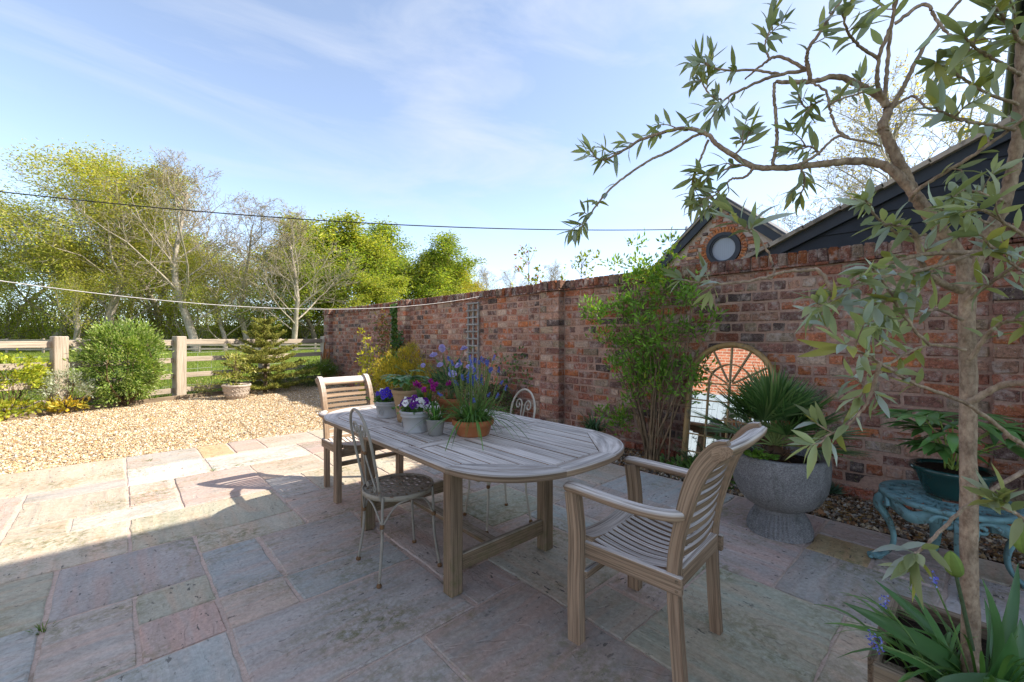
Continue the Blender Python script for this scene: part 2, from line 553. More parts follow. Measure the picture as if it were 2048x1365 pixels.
def joint_mat():
    k = NT('paving_mortar'); p = k.pos()
    n1 = k.noise(p, 70, 5, 0.7)
    c = k.mix((0.62, 0.49, 0.41), (0.42, 0.32, 0.26), k.ramp(n1, (0.35, 0.0), (0.7, 1.0)))
    c = k.mix(c, (0.10, 0.10, 0.05), k.ramp(k.noise(p, 5, 5, 0.7), (0.56, 0.0), (0.7, 0.7)))
    k.bsdf(c, 0.95, 0.1, k.bump(n1, 0.7, 0.008))
    return k.m
def attr_mat(name, rough=0.8, spec=0.3, bump=0.3, scale=80, dist=0.004, var=0.25, coat=0.0):
    k = NT(name); p = k.pos(); n1 = k.noise(p, scale, 4, 0.65)
    c = k.mix(k.attr('col').outputs['Color'], k.ramp(n1, (0.3, 1 - var), (0.7, 1 + var)), 1.0, 'MULTIPLY')
    k.bsdf(c, rough, spec, k.bump(n1, bump, dist), coat=coat)
    return k.m
def soil_mat(name, c1, c2, scale=40):
    k = NT(name); p = k.pos(); n1 = k.noise(p, scale, 6, 0.7)
    k.bsdf(k.mix(c1, c2, k.ramp(n1, (0.35, 0.0), (0.68, 1.0))), 0.95, 0.1, k.bump(n1, 1.0, 0.02))
    return k.m
def grass_mat():
    k = NT('meadow'); p = k.pos()
    n1 = k.noise(p, 0.35, 5, 0.6); n2 = k.noise(p, 9, 5, 0.7); n3 = k.noise(p, 45, 3, 0.7)
    c = k.mix((0.11, 0.165, 0.022), (0.19, 0.235, 0.04), k.ramp(n1, (0.35, 0.0), (0.65, 1.0)))
    c = k.mix(c, k.ramp(n2, (0.3, 0.62), (0.7, 1.25)), 1.0, 'MULTIPLY')
    c = k.mix(c, k.ramp(n3, (0.3, 0.7), (0.7, 1.2)), 1.0, 'MULTIPLY')
    k.bsdf(c, 0.9, 0.15, k.bump(n2, 0.9, 0.05))
    return k.m
def wall_tex_mat():                        # brickwork of the buildings outside the frame
    k = NT('far_brickwork')
    tcn = k.n('ShaderNodeTexCoord').outputs['Object']
    sw = k.n('ShaderNodeSeparateXYZ'); k.l(tcn, sw.inputs[0])
    ad = k.n('ShaderNodeMath', _operation='ADD'); k.l(sw.outputs['X'], ad.inputs[0]); k.l(sw.outputs['Y'], ad.inputs[1])
    cb = k.n('ShaderNodeCombineXYZ'); k.l(ad.outputs[0], cb.inputs['X']); k.l(sw.outputs['Z'], cb.inputs['Y'])
    b = k.n('ShaderNodeTexBrick', Scale=1.0, Mortar__Size=0.010, Mortar__Smooth=0.1, Brick__Width=0.235, Row__Height=0.085)
    b.inputs['Color1'].default_value = (0.42, 0.15, 0.08, 1); b.inputs['Color2'].default_value = (0.28, 0.09, 0.055, 1)
    b.inputs['Mortar'].default_value = (0.42, 0.34, 0.27, 1)
    k.l(cb.outputs[0], b.inputs['Vector'])
    n1 = k.noise(tcn, 20, 4)
    k.bsdf(k.mix(b.outputs['Color'], k.ramp(n1, (0.3, 0.7), (0.7, 1.25)), 1.0, 'MULTIPLY'), 0.9, 0.1, k.bump(b.outputs['Fac'], -0.6, 0.01))
    return k.m

M = {}
M['brick'] = brick_mat(); M['mortar'] = mortar_mat(); M['slab'] = slab_mat(); M['joint'] = joint_mat()
M['pebble'] = attr_mat('flint_pebble', 0.7, 0.35, 0.2, 150, 0.002, 0.2)
M['gravel_base'] = soil_mat('gravel_bed', (0.42, 0.30, 0.17), (0.20, 0.13, 0.07), 90)
M['bed_base'] = soil_mat('border_soil', (0.10, 0.065, 0.04), (0.03, 0.02, 0.014), 60)
M['soil'] = soil_mat('potting_soil', (0.05, 0.032, 0.022), (0.012, 0.009, 0.007), 90)
M['grass'] = grass_mat()
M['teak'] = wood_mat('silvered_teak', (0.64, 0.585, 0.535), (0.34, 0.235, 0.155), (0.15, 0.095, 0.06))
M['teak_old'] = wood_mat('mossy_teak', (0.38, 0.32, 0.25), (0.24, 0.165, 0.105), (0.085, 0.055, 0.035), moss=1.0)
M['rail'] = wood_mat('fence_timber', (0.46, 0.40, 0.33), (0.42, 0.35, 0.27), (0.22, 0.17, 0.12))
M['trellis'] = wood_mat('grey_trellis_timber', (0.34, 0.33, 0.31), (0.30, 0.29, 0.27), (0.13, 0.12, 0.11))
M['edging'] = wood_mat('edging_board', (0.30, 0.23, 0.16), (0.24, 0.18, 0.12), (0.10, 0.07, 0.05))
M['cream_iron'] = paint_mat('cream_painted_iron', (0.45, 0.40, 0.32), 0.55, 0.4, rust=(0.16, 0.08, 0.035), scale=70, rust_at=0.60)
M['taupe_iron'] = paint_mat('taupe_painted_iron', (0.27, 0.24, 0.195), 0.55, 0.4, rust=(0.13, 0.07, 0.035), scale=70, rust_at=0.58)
M['seat_iron'] = paint_mat('worn_seat_iron', (0.30, 0.26, 0.20), 0.6, 0.35, rust=(0.16, 0.09, 0.05), scale=60, rust_at=0.56)
M['rust'] = paint_mat('rusty_iron', (0.16, 0.085, 0.04), 0.8, 0.2, scale=90)
M['teal_iron'] = paint_mat('teal_painted_iron', (0.14, 0.26, 0.27), 0.6, 0.3, rust=(0.07, 0.075, 0.06), scale=55, rust_at=0.54, var=0.35)
M['gold'] = paint_mat('gilded_frame', (0.30, 0.185, 0.065), 0.5, 0.5, rust=(0.13, 0.09, 0.04), scale=40, rust_at=0.55, var=0.25)
M['glaze_grey'] = paint_mat('grey_clay', (0.37, 0.36, 0.355), 0.7, 0.3, scale=30, var=0.12)
M['clay_dull'] = paint_mat('unglazed_grey_clay', (0.25, 0.24, 0.225), 0.85, 0.2, scale=40, var=0.2)
M['terracotta'] = paint_mat('terracotta', (0.40, 0.145, 0.06), 0.8, 0.2, rust=(0.42, 0.24, 0.15), scale=22, rust_at=0.56, var=0.2)
M['basket_clay'] = paint_mat('buff_ribbed_clay', (0.33, 0.215, 0.115), 0.85, 0.2, rust=(0.20, 0.14, 0.08), scale=35, rust_at=0.55)
M['green_glaze'] = paint_mat('dark_green_glaze', (0.012, 0.05, 0.045), 0.15, 0.6, scale=20, bump=0.02)
M['white_clay'] = paint_mat('whitewashed_clay', (0.52, 0.44, 0.36), 0.85, 0.2, rust=(0.25, 0.17, 0.12), scale=26, rust_at=0.54)
def urn_mat():
    k = NT('exposed_aggregate'); p = k.pos()
    v = k.n('ShaderNodeTexVoronoi', Scale=210.0); k.l(p, v.inputs['Vector'])
    n2 = k.noise(p, 5, 4, 0.6)
    c = k.mix((0.155, 0.145, 0.14), (0.30, 0.285, 0.275), k.ramp(v.outputs['Color'], (0.2, 0.0), (0.9, 1.0)))
    c = k.mix(c, k.ramp(n2, (0.3, 0.78), (0.7, 1.2)), 1.0, 'MULTIPLY')
    c = k.mix(c, (0.075, 0.075, 0.06), k.ramp(k.noise(k.vscale(p, (9, 9, 1.6)), 1.0, 5, 0.65), (0.52, 0.0), (0.70, 0.75)))   # drip stains
    c = k.mix(c, (0.36, 0.36, 0.30), k.ramp(k.noise(p, 24, 4, 0.7), (0.66, 0.0), (0.72, 0.6)))      # lichen
    k.bsdf(c, 0.9, 0.2, k.bump(v.outputs['Distance'], 0.5, 0.006))
    return k.m
M['urn'] = urn_mat()
M['black_board'] = paint_mat('black_stained_board', (0.017, 0.02, 0.027), 0.6, 0.35, scale=25, var=0.35)
M['black_trim'] = paint_mat('black_trim_paint', (0.022, 0.027, 0.036), 0.5, 0.4, scale=30, var=0.2)
M['roof_edge'] = paint_mat('roof_verge_mortar', (0.36, 0.30, 0.24), 0.9, 0.15, rust=(0.2, 0.17, 0.14), scale=18, rust_at=0.5)
M['slate'] = paint_mat('roof_slate', (0.10, 0.10, 0.11), 0.7, 0.3, scale=12)
M['blind'] = paint_mat('window_blind', (0.34, 0.37, 0.42), 0.6, 0.3, scale=10, var=0.06)
M['pipe'] = paint_mat('grey_pipe', (0.45, 0.47, 0.5), 0.4, 0.4, scale=10, var=0.06)
M['cord'] = paint_mat('white_cord', (0.55, 0.53, 0.52), 0.7, 0.2, scale=90)
M['cable'] = paint_mat('black_cable', (0.02, 0.02, 0.02), 0.6, 0.3, scale=90)
M['wire'] = paint_mat('galvanised_wire', (0.42, 0.43, 0.44), 0.4, 0.5, scale=40)
M['door_paint'] = paint_mat('pale_blue_door_paint', (0.30, 0.36, 0.41), 0.5, 0.4, scale=8, var=0.06)
M['far_brick'] = wall_tex_mat()
k = NT('mirror_glass')
b = k.bsdf((0.86, 0.88, 0.88), 0.015, 0.5, metal=1.0); M['mirror'] = k.m
k = NT('window_glass')
b = k.bsdf((0.05, 0.07, 0.09), 0.05, 0.6); M['glass'] = k.m
M['leaf'] = leaf_mat('leaf', 0.4, 0.5, 0.35, (1.15, 1.2, 0.5)); M['leaf_far'] = leaf_mat('distant_leaf', 0.5, 0.6, 0.2, (1.3, 1.3, 0.5))
M['leaf_gloss'] = leaf_mat('glossy_leaf', 0.25, 0.32, 0.5)
M['olive_leaf'] = leaf_mat('olive_leaf', 0.42, 0.36, 0.5, (1.3, 1.3, 0.7))
M['pale_mortar'] = soil_mat('pale_lime_mortar', (0.62, 0.52, 0.44), (0.46, 0.36, 0.29), 50)
M['render'] = paint_mat('bounce_render', (0.62, 0.58, 0.50), 0.9, 0.1, scale=14)
M['needle'] = leaf_mat('needle', 0.15, 0.6, 0.2)
M['petal'] = leaf_mat('petal', 0.35, 0.6, 0.2, (1, 1, 1))
M['olive_bark'] = bark_mat('olive_bark', (0.47, 0.345, 0.245), (0.24, 0.16, 0.11), 90, 0.7, 0.6)
M['bark'] = bark_mat('grey_bark', (0.30, 0.25, 0.19), (0.15, 0.12, 0.085), 12, 0.6)
M['bark_pale'] = bark_mat('pale_bark', (0.42, 0.37, 0.30), (0.24, 0.20, 0.15), 12, 0.5)
M['stem'] = bark_mat('shrub_stem', (0.22, 0.15, 0.085), (0.11, 0.075, 0.045), 60, 0.4)
M['stump'] = bark_mat('split_stump', (0.40, 0.17, 0.06), (0.12, 0.055, 0.03), 22, 0.9)
M['cut'] = attr_mat('green_stem', 0.6, 0.3, 0.1)
# ------------------------------------------------------------------ ground
def terrain(x, y):
    d = x * FW[0] + y * FW[1]
    t = np.clip((d - 40) / 26, 0, 1)
    return -0.03 + 3.0 * t * t * (3 - 2 * t)
def ground():
    rs = np.concatenate([np.linspace(0, 14, 8), np.linspace(17, 80, 34), np.geomspace(90, 1500, 12)])
    a = np.linspace(0, 2 * math.pi, 97)[:-1]
    X = rs[:, None] * np.cos(a); Y = rs[:, None] * np.sin(a)
    Z = terrain(X, Y) + 0.06 * np.sin(X * 0.9) * np.cos(Y * 0.7) * np.clip((rs[:, None] - 20) / 20, 0, 1)
    V = np.stack([X, Y, Z], -1).reshape(-1, 3); m = len(a)
    i = np.arange(len(rs) - 1)[:, None]; j = np.arange(m)[None]
    Q = np.stack([i * m + j, (i + 1) * m + j, (i + 1) * m + (j + 1) % m, i * m + (j + 1) % m], -1).reshape(-1, 4)
    struct('ground', MB().add(V, None, Q, smooth=True), M['grass'])
ground()
WALL = 4.42                                # patio face of the garden wall
def sheet(poly, z):
    P = np.array([[x, y, z] for x, y in poly])
    n = len(P)
    c = np.concatenate([P, P.mean(0)[None]])
    return MB().add(c, [(n, i, (i + 1) % n) for i in range(n)])

# fence line and gravel edge, left to right
FENCE = [np.array(p) for p in ((-2.6, 10.05), (-0.74, 10.74), (0.96, 11.40), (2.68, 12.02), (4.36, 12.62))]
EDGE = [(-3.2, 9.65), (-1.34, 10.25), (-0.2, 10.72), (0.87, 11.2), (1.8, 11.55), (3.2, 12.05), (4.4, 12.45)]
struct('gravel_ground', sheet([(-3.9, 6.2), (4.42, 6.2)] + [(x, y) for x, y in EDGE[::-1]] + [(-3.9, 9.4)], -0.016), M['gravel_base'])
struct('border_ground', sheet([(3.70, -2.5), (4.46, -2.5), (4.46, 6.2), (3.70, 6.2)], -0.012), M['bed_base'])

# ------------------------------------------------------------------ patio: sandstone slabs on a 305 mm grid
patio = struct('patio', sheet([(-3.9, -0.9), (3.74, -0.9), (3.74, 6.23), (-3.9, 6.23)], -0.0075), M['joint'])
G0X, G0Y, GU = 0.06, 0.42, 0.305
PINK, GREY, BLUE, BUFF, GREEN, YEL, WHT, PURP = ((0.47, 0.375, 0.315), (0.425, 0.385, 0.34), (0.405, 0.40, 0.37), (0.48, 0.415, 0.325),
                                               (0.42, 0.40, 0.32), (0.48, 0.37, 0.21), (0.54, 0.50, 0.45), (0.42, 0.35, 0.31))
SL = [(-4, -2, 12, 16, PINK), (-5, 0, 16, 19, BUFF), (-2, 0, 15, 16, GREY), (-2, 0, 13, 15, BUFF), (-2, -1, 12, 13, BUFF), (-1, 1, 12, 13, WHT),
      (-3, 0, 10, 12, BUFF), (0, 1, 14, 15, PINK), (0, 1, 13, 14, PINK), (0, 2, 17, 19, GREY), (0, 2, 15, 17, WHT), (2, 3, 17, 19, YEL),
      (3, 4, 17, 19, PINK), (4, 6, 17, 19, PINK), (2, 5, 15, 17, WHT), (5, 7, 15, 17, PINK), (6, 8, 17, 19, BUFF), (1, 3, 12, 15, PINK),
      (3, 5, 13, 15, PINK), (3, 4, 11, 13, GREY), (4, 6, 11, 13, BUFF), (0, 3, 10, 12, BUFF), (3, 5, 9, 11, PINK), (-1, 1, 8, 10, GREY),
      (-3, -1, 8, 10, GREEN), (1, 3, 9, 10, BUFF), (1, 2, 7, 9, BLUE), (2, 4, 7, 9, PURP), (-1, 0, 6, 8, GREY), (0, 1, 7, 8, GREEN),
      (0, 1, 6, 7, PINK), (-3, -1, 6, 8, BLUE), (1, 2, 6, 7, PINK), (2, 4, 6, 7, BLUE), (-1, 1, 4, 6, BLUE), (1, 4, 4, 6, GREY),
      (4, 6, 5, 8, PURP), (4, 5, 8, 9, PINK), (5, 7, 8, 9, BUFF), (4, 5, 4, 5, PURP), (5, 7, 3, 5, GREEN), (6, 7, 5, 6, PINK),
      (6, 8, 6, 8, GREEN), (8, 10, 6, 8, GREY), (10, 12, 6, 7, BUFF), (10, 12, 7, 8, GREY), (7, 8, 4, 6, BLUE), (8, 10, 4, 6, GREY), (10, 12, 3, 6, BLUE), (5, 6, 2, 3, GREEN),
      (6, 7, 2, 3, PINK), (7, 8, 2, 4, GREEN), (8, 10, 3, 4, GREY), (8, 10, 1, 3, PURP), (10, 12, 1, 3, PURP), (5, 8, 0, 2, GREEN),
      (3, 5, 1, 4, PURP), (1, 3, 2, 4, GREY), (8, 10, -1, 1, GREY), (10, 11, 0, 1, YEL), (11, 12, -1, 1, GREY), (10, 11, -1, 0, PURP),
      (6, 8, -2, 0, BUFF), (5, 7, 9, 11, PINK), (6, 8, 11, 13, BUFF), (7, 9, 13, 16, PINK), (5, 7, 13, 15, BUFF)]
def slab_mesh(x0, x1, y0, y1, c):
    # hand-dressed edge: wavy outline, chamfer, slightly dished top
    g = 0.0095
    x0 += g * rng.uniform(0.4, 1.5); x1 -= g * rng.uniform(0.4, 1.5); y0 += g * rng.uniform(0.4, 1.5); y1 -= g * rng.uniform(0.4, 1.5)
    nx, ny = max(3, int((x1 - x0) / 0.07)), max(3, int((y1 - y0) / 0.07))
    o = [(x, y0) for x in np.linspace(x0, x1, nx)[:-1]] + [(x1, y) for y in np.linspace(y0, y1, ny)[:-1]] + \
        [(x, y1) for x in np.linspace(x1, x0, nx)[:-1]] + [(x0, y) for y in np.linspace(y1, y0, ny)[:-1]]
    o = np.array(o); o += rng.normal(0, 0.0024, o.shape)
    n = len(o); ce = np.array([(x0 + x1) / 2, (y0 + y1) / 2])
    dz = rng.uniform(-0.002, 0.002); tx, ty = rng.uniform(-0.0025, 0.0025, 2)
    def ring(k, z, j=0.0):
        p = ce + (o - ce) * (1 - k / np.maximum(np.linalg.norm(o - ce, axis=1), 1e-3))[:, None]
        zz = z + dz + (p - ce) @ np.array([tx, ty]) + rng.normal(0, j, n)
        return np.concatenate([p, zz[:, None]], 1)
    rr = [ring(0, -0.04), ring(0, -0.006, 0.0012), ring(0.007, -0.0006, 0.0007), ring(0.03, 0.0, 0.0004)]
    V = np.concatenate(rr + [np.array([[*ce, dz]])])
    Q = [(r * n + i, r * n + (i + 1) % n, (r + 1) * n + (i + 1) % n, (r + 1) * n + i) for r in range(3) for i in range(n)]
    T = [(4 * n, 3 * n + i, 3 * n + (i + 1) % n) for i in range(n)]
    G = V + np.array([*rng.uniform(-40, 40, 2), rng.uniform(-40, 40)])
    if rng.random() < 0.5:
        G = G[:, [1, 0, 2]]
    mb = MB(); k = rng.uniform(0.9, 1.1)
    mb.add(V, T, Q, np.array(c) * k * rng.uniform(0.97, 1.03, 3), G)
    return mb
occ = {}
full = []
for s_ in SL:
    i0, i1, j0, j1, c = s_
    if any((i, j) in occ for i in range(i0, i1) for j in range(j0, j1)):
        print('slab overlap', s_)
        continue
    for i in range(i0, i1):
        for j in range(j0, j1):
            occ[(i, j)] = 1
    full.append(s_)
rs = random.Random(3)
for j in range(-4, 19):
    for i in range(-12, 12):
        if (i, j) in occ:
            continue
        for wdt, hgt in rs.sample([(2, 2), (3, 2), (2, 1), (1, 2), (2, 3), (1, 1)], 6) + [(1, 1)]:
            cells = [(a, b) for a in range(i, i + wdt) for b in range(j, j + hgt)]
            if all(c not in occ and c[0] < 12 and c[1] < 19 for c in cells):
                for c in cells:
                    occ[c] = 1
                full.append((i, i + wdt, j, j + hgt, rs.choice([PINK, GREY, BLUE, BUFF, GREEN, PURP])))
                break
for i0, i1, j0, j1, c in full:
    obj('paving_slab', slab_mesh(G0X + GU * i0, G0X + GU * i1, G0Y + GU * j0, G0Y + GU * j1, c), M['slab'], patio)

# ------------------------------------------------------------------ gravel
def pebbles(n, x, y, size, pal, zb):
    base = np.array([[1, 0, 0], [0, 1, 0], [-1, 0, 0], [0, -1, 0], [0, 0, 0.75], [0, 0, -0.75]], float)
    T = np.array([[0, 1, 4], [1, 2, 4], [2, 3, 4], [3, 0, 4], [1, 0, 5], [2, 1, 5], [3, 2, 5], [0, 3, 5]])
    s3 = size * rng.lognormal(0, 0.38, (n, 1, 1)) * rng.uniform(0.6, 1.15, (n, 1, 3))
    B = base[None] * s3 * (1 + rng.normal(0, 0.15, (n, 6, 3)))
    a = rng.uniform(0, 6.28, n); t = rng.normal(0, 0.5, n)
    ca, sa, ct, st = np.cos(a), np.sin(a), np.cos(t), np.sin(t)
    R = np.zeros((n, 3, 3))
    R[:, 0, 0], R[:, 0, 1], R[:, 0, 2] = ca, -sa * ct, sa * st
    R[:, 1, 0], R[:, 1, 1], R[:, 1, 2] = sa, ca * ct, -ca * st
    R[:, 2, 1], R[:, 2, 2] = st, ct
    V = np.einsum('nij,nkj->nki', R, B)
    V += np.stack([x, y, zb + rng.uniform(0, size * 0.9, n)], 1)[:, None]
    TT = (np.arange(n)[:, None, None] * 6 + T[None]).reshape(-1, 3)
    return MB().add(V, TT, None, np.repeat(pick(pal, n, 0.3), 8, 0))
GP = [(0.52, 0.38, 0.20), (0.46, 0.30, 0.13), (0.60, 0.49, 0.32), (0.58, 0.48, 0.35), (0.32, 0.19, 0.085), (0.72, 0.65, 0.52), (0.36, 0.31, 0.24), (0.52, 0.38, 0.22), (0.30, 0.22, 0.14)]
n = 130000
gx = rng.uniform(-1.9, 4.4, n); gy = 6.24 + (rng.uniform(0, 1, n) ** 1.25) * 6.2
ex, ey = np.array(EDGE).T
ok = (gy < np.interp(gx, ex, ey) - 0.03) & (gx > -0.36 - gy * 0.13)
gx = np.concatenate([gx, rng.uniform(-1.0, 3.6, 420)]); gy = np.concatenate([gy, 6.22 - np.abs(rng.normal(0, 0.12, 420))]); ok = np.concatenate([ok, np.ones(420, bool)])   # a few stray stones on the slabs
stuff(obj('gravel', pebbles(int(ok.sum()), gx[ok], gy[ok], 0.0088, GP, -0.012), M['pebble']))
stuff(bpy.data.objects['gravel'])['label'] = 'loose golden gravel spread between the patio and the fence'
bpy.data.objects['gravel']['category'] = 'gravel'
BP = [(0.30, 0.20, 0.10), (0.16, 0.11, 0.07), (0.42, 0.33, 0.22), (0.40, 0.36, 0.30), (0.26, 0.13, 0.06), (0.10, 0.08, 0.065), (0.2, 0.16, 0.12)]
n = 15000
bx_, by_ = rng.uniform(3.745, 4.41, n), -0.6 + rng.uniform(0, 1, n) ** 1.6 * 6.8
o = stuff(obj('border_gravel', pebbles(n, bx_, by_, 0.0125, BP, -0.008), M['pebble']))
tag(o, 'dark mixed gravel and leaf litter in the border along the wall', 'gravel')
# edging boards
et = thing('gravel_edging', 'low weathered timber edging between the gravel and the fence border', 'edging', (EDGE[0][0], EDGE[0][1], 0))
for (xa, ya), (xb, yb) in zip(EDGE[:-1], EDGE[1:]):
    obj('edging_board', MB().beam((xa - EDGE[0][0], ya - EDGE[0][1], 0.0), (xb - EDGE[0][0], yb - EDGE[0][1], 0.0), 0.035, 0.15), M['edging'], et)
# planting strip between edging and fence
struct('planting_strip', sheet([(x, y) for x, y in EDGE] + [(4.4, 12.75), (2.4, 12.2), (0.9, 11.6), (-0.8, 10.95), (-3.2, 10.05)], -0.004), M['bed_base'])
# rough grass of the meadow
n = 60000
dd = rng.uniform(0, 1, n) ** 1.5 * 30 + 8.0; kk = rng.uniform(-1.25, -0.38, n)
gx = dd * (FW[0] + RT[0] * kk); gy = dd * (FW[1] + RT[1] * kk)
ok = gy > np.interp(gx, [p[0] for p in FENCE], [p[1] for p in FENCE]) + 0.1
gx, gy = gx[ok], gy[ok]; n = len(gx)
dr = rng.normal(0, 0.35, (n, 3)); dr[:, 2] = 1
gm = MB().leaves(np.stack([gx, gy, terrain(gx, gy)], 1), dr, rng.uniform(0.05, 0.13, n), 0.02, pick([(0.13, 0.2, 0.03), (0.2, 0.26, 0.05), (0.25, 0.27, 0.08)], n))
tag(stuff(obj('meadow_grass', gm, M['leaf_far'])), 'short sunlit grass of the paddock beyond the post fence', 'grass')

# ------------------------------------------------------------------ garden wall, brick by brick
wall = thing('garden_wall', 'tall old red brick garden wall with brick-on-edge coping and pilasters', 'wall', (WALL, 0, 0))
PITCH, NC = 0.0955, 20
TOPZ = PITCH * NC                           # 1.91
PIL = [(-0.42, -0.06), (3.77, 4.12), (7.9, 8.25), (12.2, 12.6)]     # pilasters along the wall
PAL_B = [((0.46, 0.18, 0.10), 3), ((0.38, 0.165, 0.115), 4), ((0.31, 0.165, 0.135), 3.5), ((0.22, 0.14, 0.125), 2.6), ((0.13, 0.10, 0.095), 1.3),
         ((0.45, 0.275, 0.205), 3.5), ((0.40, 0.32, 0.235), 2.0), ((0.50, 0.19, 0.085), 1.6), ((0.52, 0.40, 0.32), 1.5)]
PB = np.array([c for c, _ in PAL_B]) * np.array((0.80, 0.72, 0.66)); PW = np.array([w_ for _, w_ in PAL_B]); PW = PW / PW.sum()
def brick_col():
    return np.clip(PB[rng.choice(len(PB), p=PW)] * rng.uniform(0.8, 1.2), 0, 1)
bricks = []                                 # centre, size
def lay(y0, y1, face, depth, k):
    z0 = k * PITCH
    hd = (k % 4 == 2)
    y = y0 - (rng.uniform(0, 0.2) if y0 < -1 else 0)
    first = True
    while y < y1 - 0.01:
        L = 0.114 if hd else (0.232 if rng.random() > 0.13 else 0.114)
        if first and not hd and k % 2:
            L = 0.116
        first = False
        e = min(y + L + rng.normal(0, 0.004), y1)
        if y1 - e < 0.05:
            e = y1
        g = 0.006
        bricks.append(((face + depth / 2 + rng.normal(0, 0.0022), (y + e) / 2, z0 + PITCH / 2 + rng.normal(0, 0.0015)), (depth, e - y - 2 * g - 0.002, PITCH - 0.0165 + rng.normal(0, 0.0015))))
        y = e
segs = []
prev = -2.6
for a, b in PIL:
    segs.append((prev, a)); prev = b
for k_ in range(NC):
    for a, b in segs:
        if b > a:
            lay(a, b, 0.0, 0.055, k_)
    for a, b in PIL:                        # projecting piers: stretcher and header alternate
        m_ = a + (0.232 if k_ % 2 else 0.116)
        for ya, yb in ((a, m_), (m_, b)):
            bricks.append(((-0.11 + 0.085 + rng.normal(0, 0.002), (ya + yb) / 2, (k_ + 0.5) * PITCH), (0.17, yb - ya - 0.011, PITCH - 0.014)))
# far end return
order = sorted(range(len(bricks)), key=lambda i: (bricks[i][0][0] + WALL) ** 2 + bricks[i][0][1] ** 2 if bricks[i][0][1] > -0.42 else 1e6)
near = set(order[:300])
rest = MB()
for i, (c, s_) in enumerate(bricks):
    if i in near:
        mb = MB(); mb.box((0, 0, 0), s_, None, 0.009, brick_col(), 0.003)
        o = obj('brick', mb, M['brick'], wall); o.location = c; o.rotation_euler = (rng.normal(0, 0.008), 0, rng.normal(0, 0.008))
    else:
        rest.box(c, s_, None, 0.009, brick_col(), 0.003)
stuff(obj('brickwork', rest, M['brick'], wall))
core = MB()
core.box((0.096, 5.0, TOPZ / 2), (0.177, 15.15, TOPZ))
for a, b in PIL:
    core.box((-0.03, (a + b) / 2, TOPZ / 2 - 0.002), (0.135, b - a - 0.024, TOPZ - 0.004))
obj('mortar', core, M['mortar'], wall)
# dentilled tile course under the coping and the coping bricks on edge
y = -2.6; tl = MB()
while y < 12.62:
    pier = any(a - 0.03 < y < b + 0.03 for a, b in PIL)
    xo = -0.135 if pier else -0.03
    tl.box(((xo + 0.2) / 2, y, TOPZ + 0.012 + rng.normal(0, 0.001)), (0.2 - xo + rng.normal(0, 0.003), 0.098, 0.022), None, 0.004, pick([(0.20, 0.085, 0.06), (0.11, 0.06, 0.05), (0.28, 0.10, 0.06)], 1)[0], 0.001)
    y += 0.1
obj('tile_course', tl, M['brick'], wall)
y = 12.6; cz = TOPZ + 0.024
while y > -2.4:
    wd_ = 0.076 + rng.normal(0, 0.002)
    pier = any(a - 0.02 < y < b + 0.03 for a, b in PIL)
    xo = -0.125 if pier else -0.015
    mb = MB(); mb.box((0, 0, 0), (0.2 - xo, wd_ - 0.009, 0.113 + rng.normal(0, 0.003)), None, 0.008, np.clip(brick_col() * 0.62 + np.array([0.012, 0, 0]), 0, 1), 0.0022)
    o = obj('coping_brick', mb, M['brick'], wall)
    o.location = ((0.2 + xo) / 2 + rng.normal(0, 0.003), y - wd_ / 2, cz + 0.0565); o.rotation_euler = (rng.normal(0, 0.02), 0, rng.normal(0, 0.02))
    y -= wd_
mb = MB(); mb.box((0.095, 5.1, cz + 0.048), (0.19, 14.9, 0.09))
obj('coping_bed', mb, M['mortar'], wall)
# red plinth bricks at the foot, right of the urn
y = -1.2
while y < 3.3:
    mb = MB(); mb.box((0, 0, 0), (0.05, 0.222, 0.075), None, 0.004, np.array((0.34, 0.10, 0.055)) * rng.uniform(0.75, 1.1), 0.0012)
    o = obj('plinth_brick', mb, M['brick'], wall); o.location = (-0.027, y, 0.03); y += 0.234

# ------------------------------------------------------------------ brick gable with the round window
GX = 9.3
gab = thing('gable_building', 'brick gable with black bargeboards and a round window above the garden wall', 'building', (GX, 0, 0))
AY, AZ, SLP = 3.628, 4.19, 0.87             # apex and roof slope
CYW, CZW, RW = 3.60, 3.12, 0.335             # round window
core = MB()
poly = [(AY - 2.6, 0.0), (AY + 2.6, 0.0), (AY + 2.6, AZ - 0.16 - 2.6 * SLP), (AY, AZ - 0.16), (AY - 2.6, AZ - 0.16 - 2.6 * SLP)]
V = [(0.03, a, b) for a, b in poly] + [(3.0, a, b) for a, b in poly]
core.add(V, [(0, 2, 1), (0, 3, 2), (0, 4, 3), (5, 6, 7), (5, 7, 8), (5, 8, 9)], [(0, 1, 6, 5), (1, 2, 7, 6), (2, 3, 8, 7), (3, 4, 9, 8), (4, 0, 5, 9)])
obj('wall', core, M['pale_mortar'], gab)
GC = [(0.44, 0.16, 0.075), (0.48, 0.19, 0.085), (0.36, 0.13, 0.075), (0.24, 0.12, 0.095), (0.48, 0.27, 0.16), (0.14, 0.09, 0.08)]
k_ = 0
z = 2.35
while z < AZ - 0.25:
    half = (AZ - 0.22 - z - 0.07) / SLP
    y = AY - min(half, 2.3) - (0.12 if k_ % 2 else 0)
    while y < AY + min(half, 2.3):
        L = 0.232 if rng.random() > 0.3 else 0.115
        yc = y + L / 2
        if abs(yc - AY) + L / 2 < half and math.hypot(yc - CYW, z + 0.04 - CZW) > RW + 0.145 and yc > 1.9:
            mb = MB(); mb.box((0, 0, 0), (0.05, L - 0.012, 0.066), None, 0.006, pick(GC, 1)[0], 0.002)
            o = obj('brick', mb, M['brick'], gab); o.location = (0.025 + rng.normal(0, 0.002), yc, z + 0.04)
        y += L
    z += 0.079; k_ += 1
nv = 40
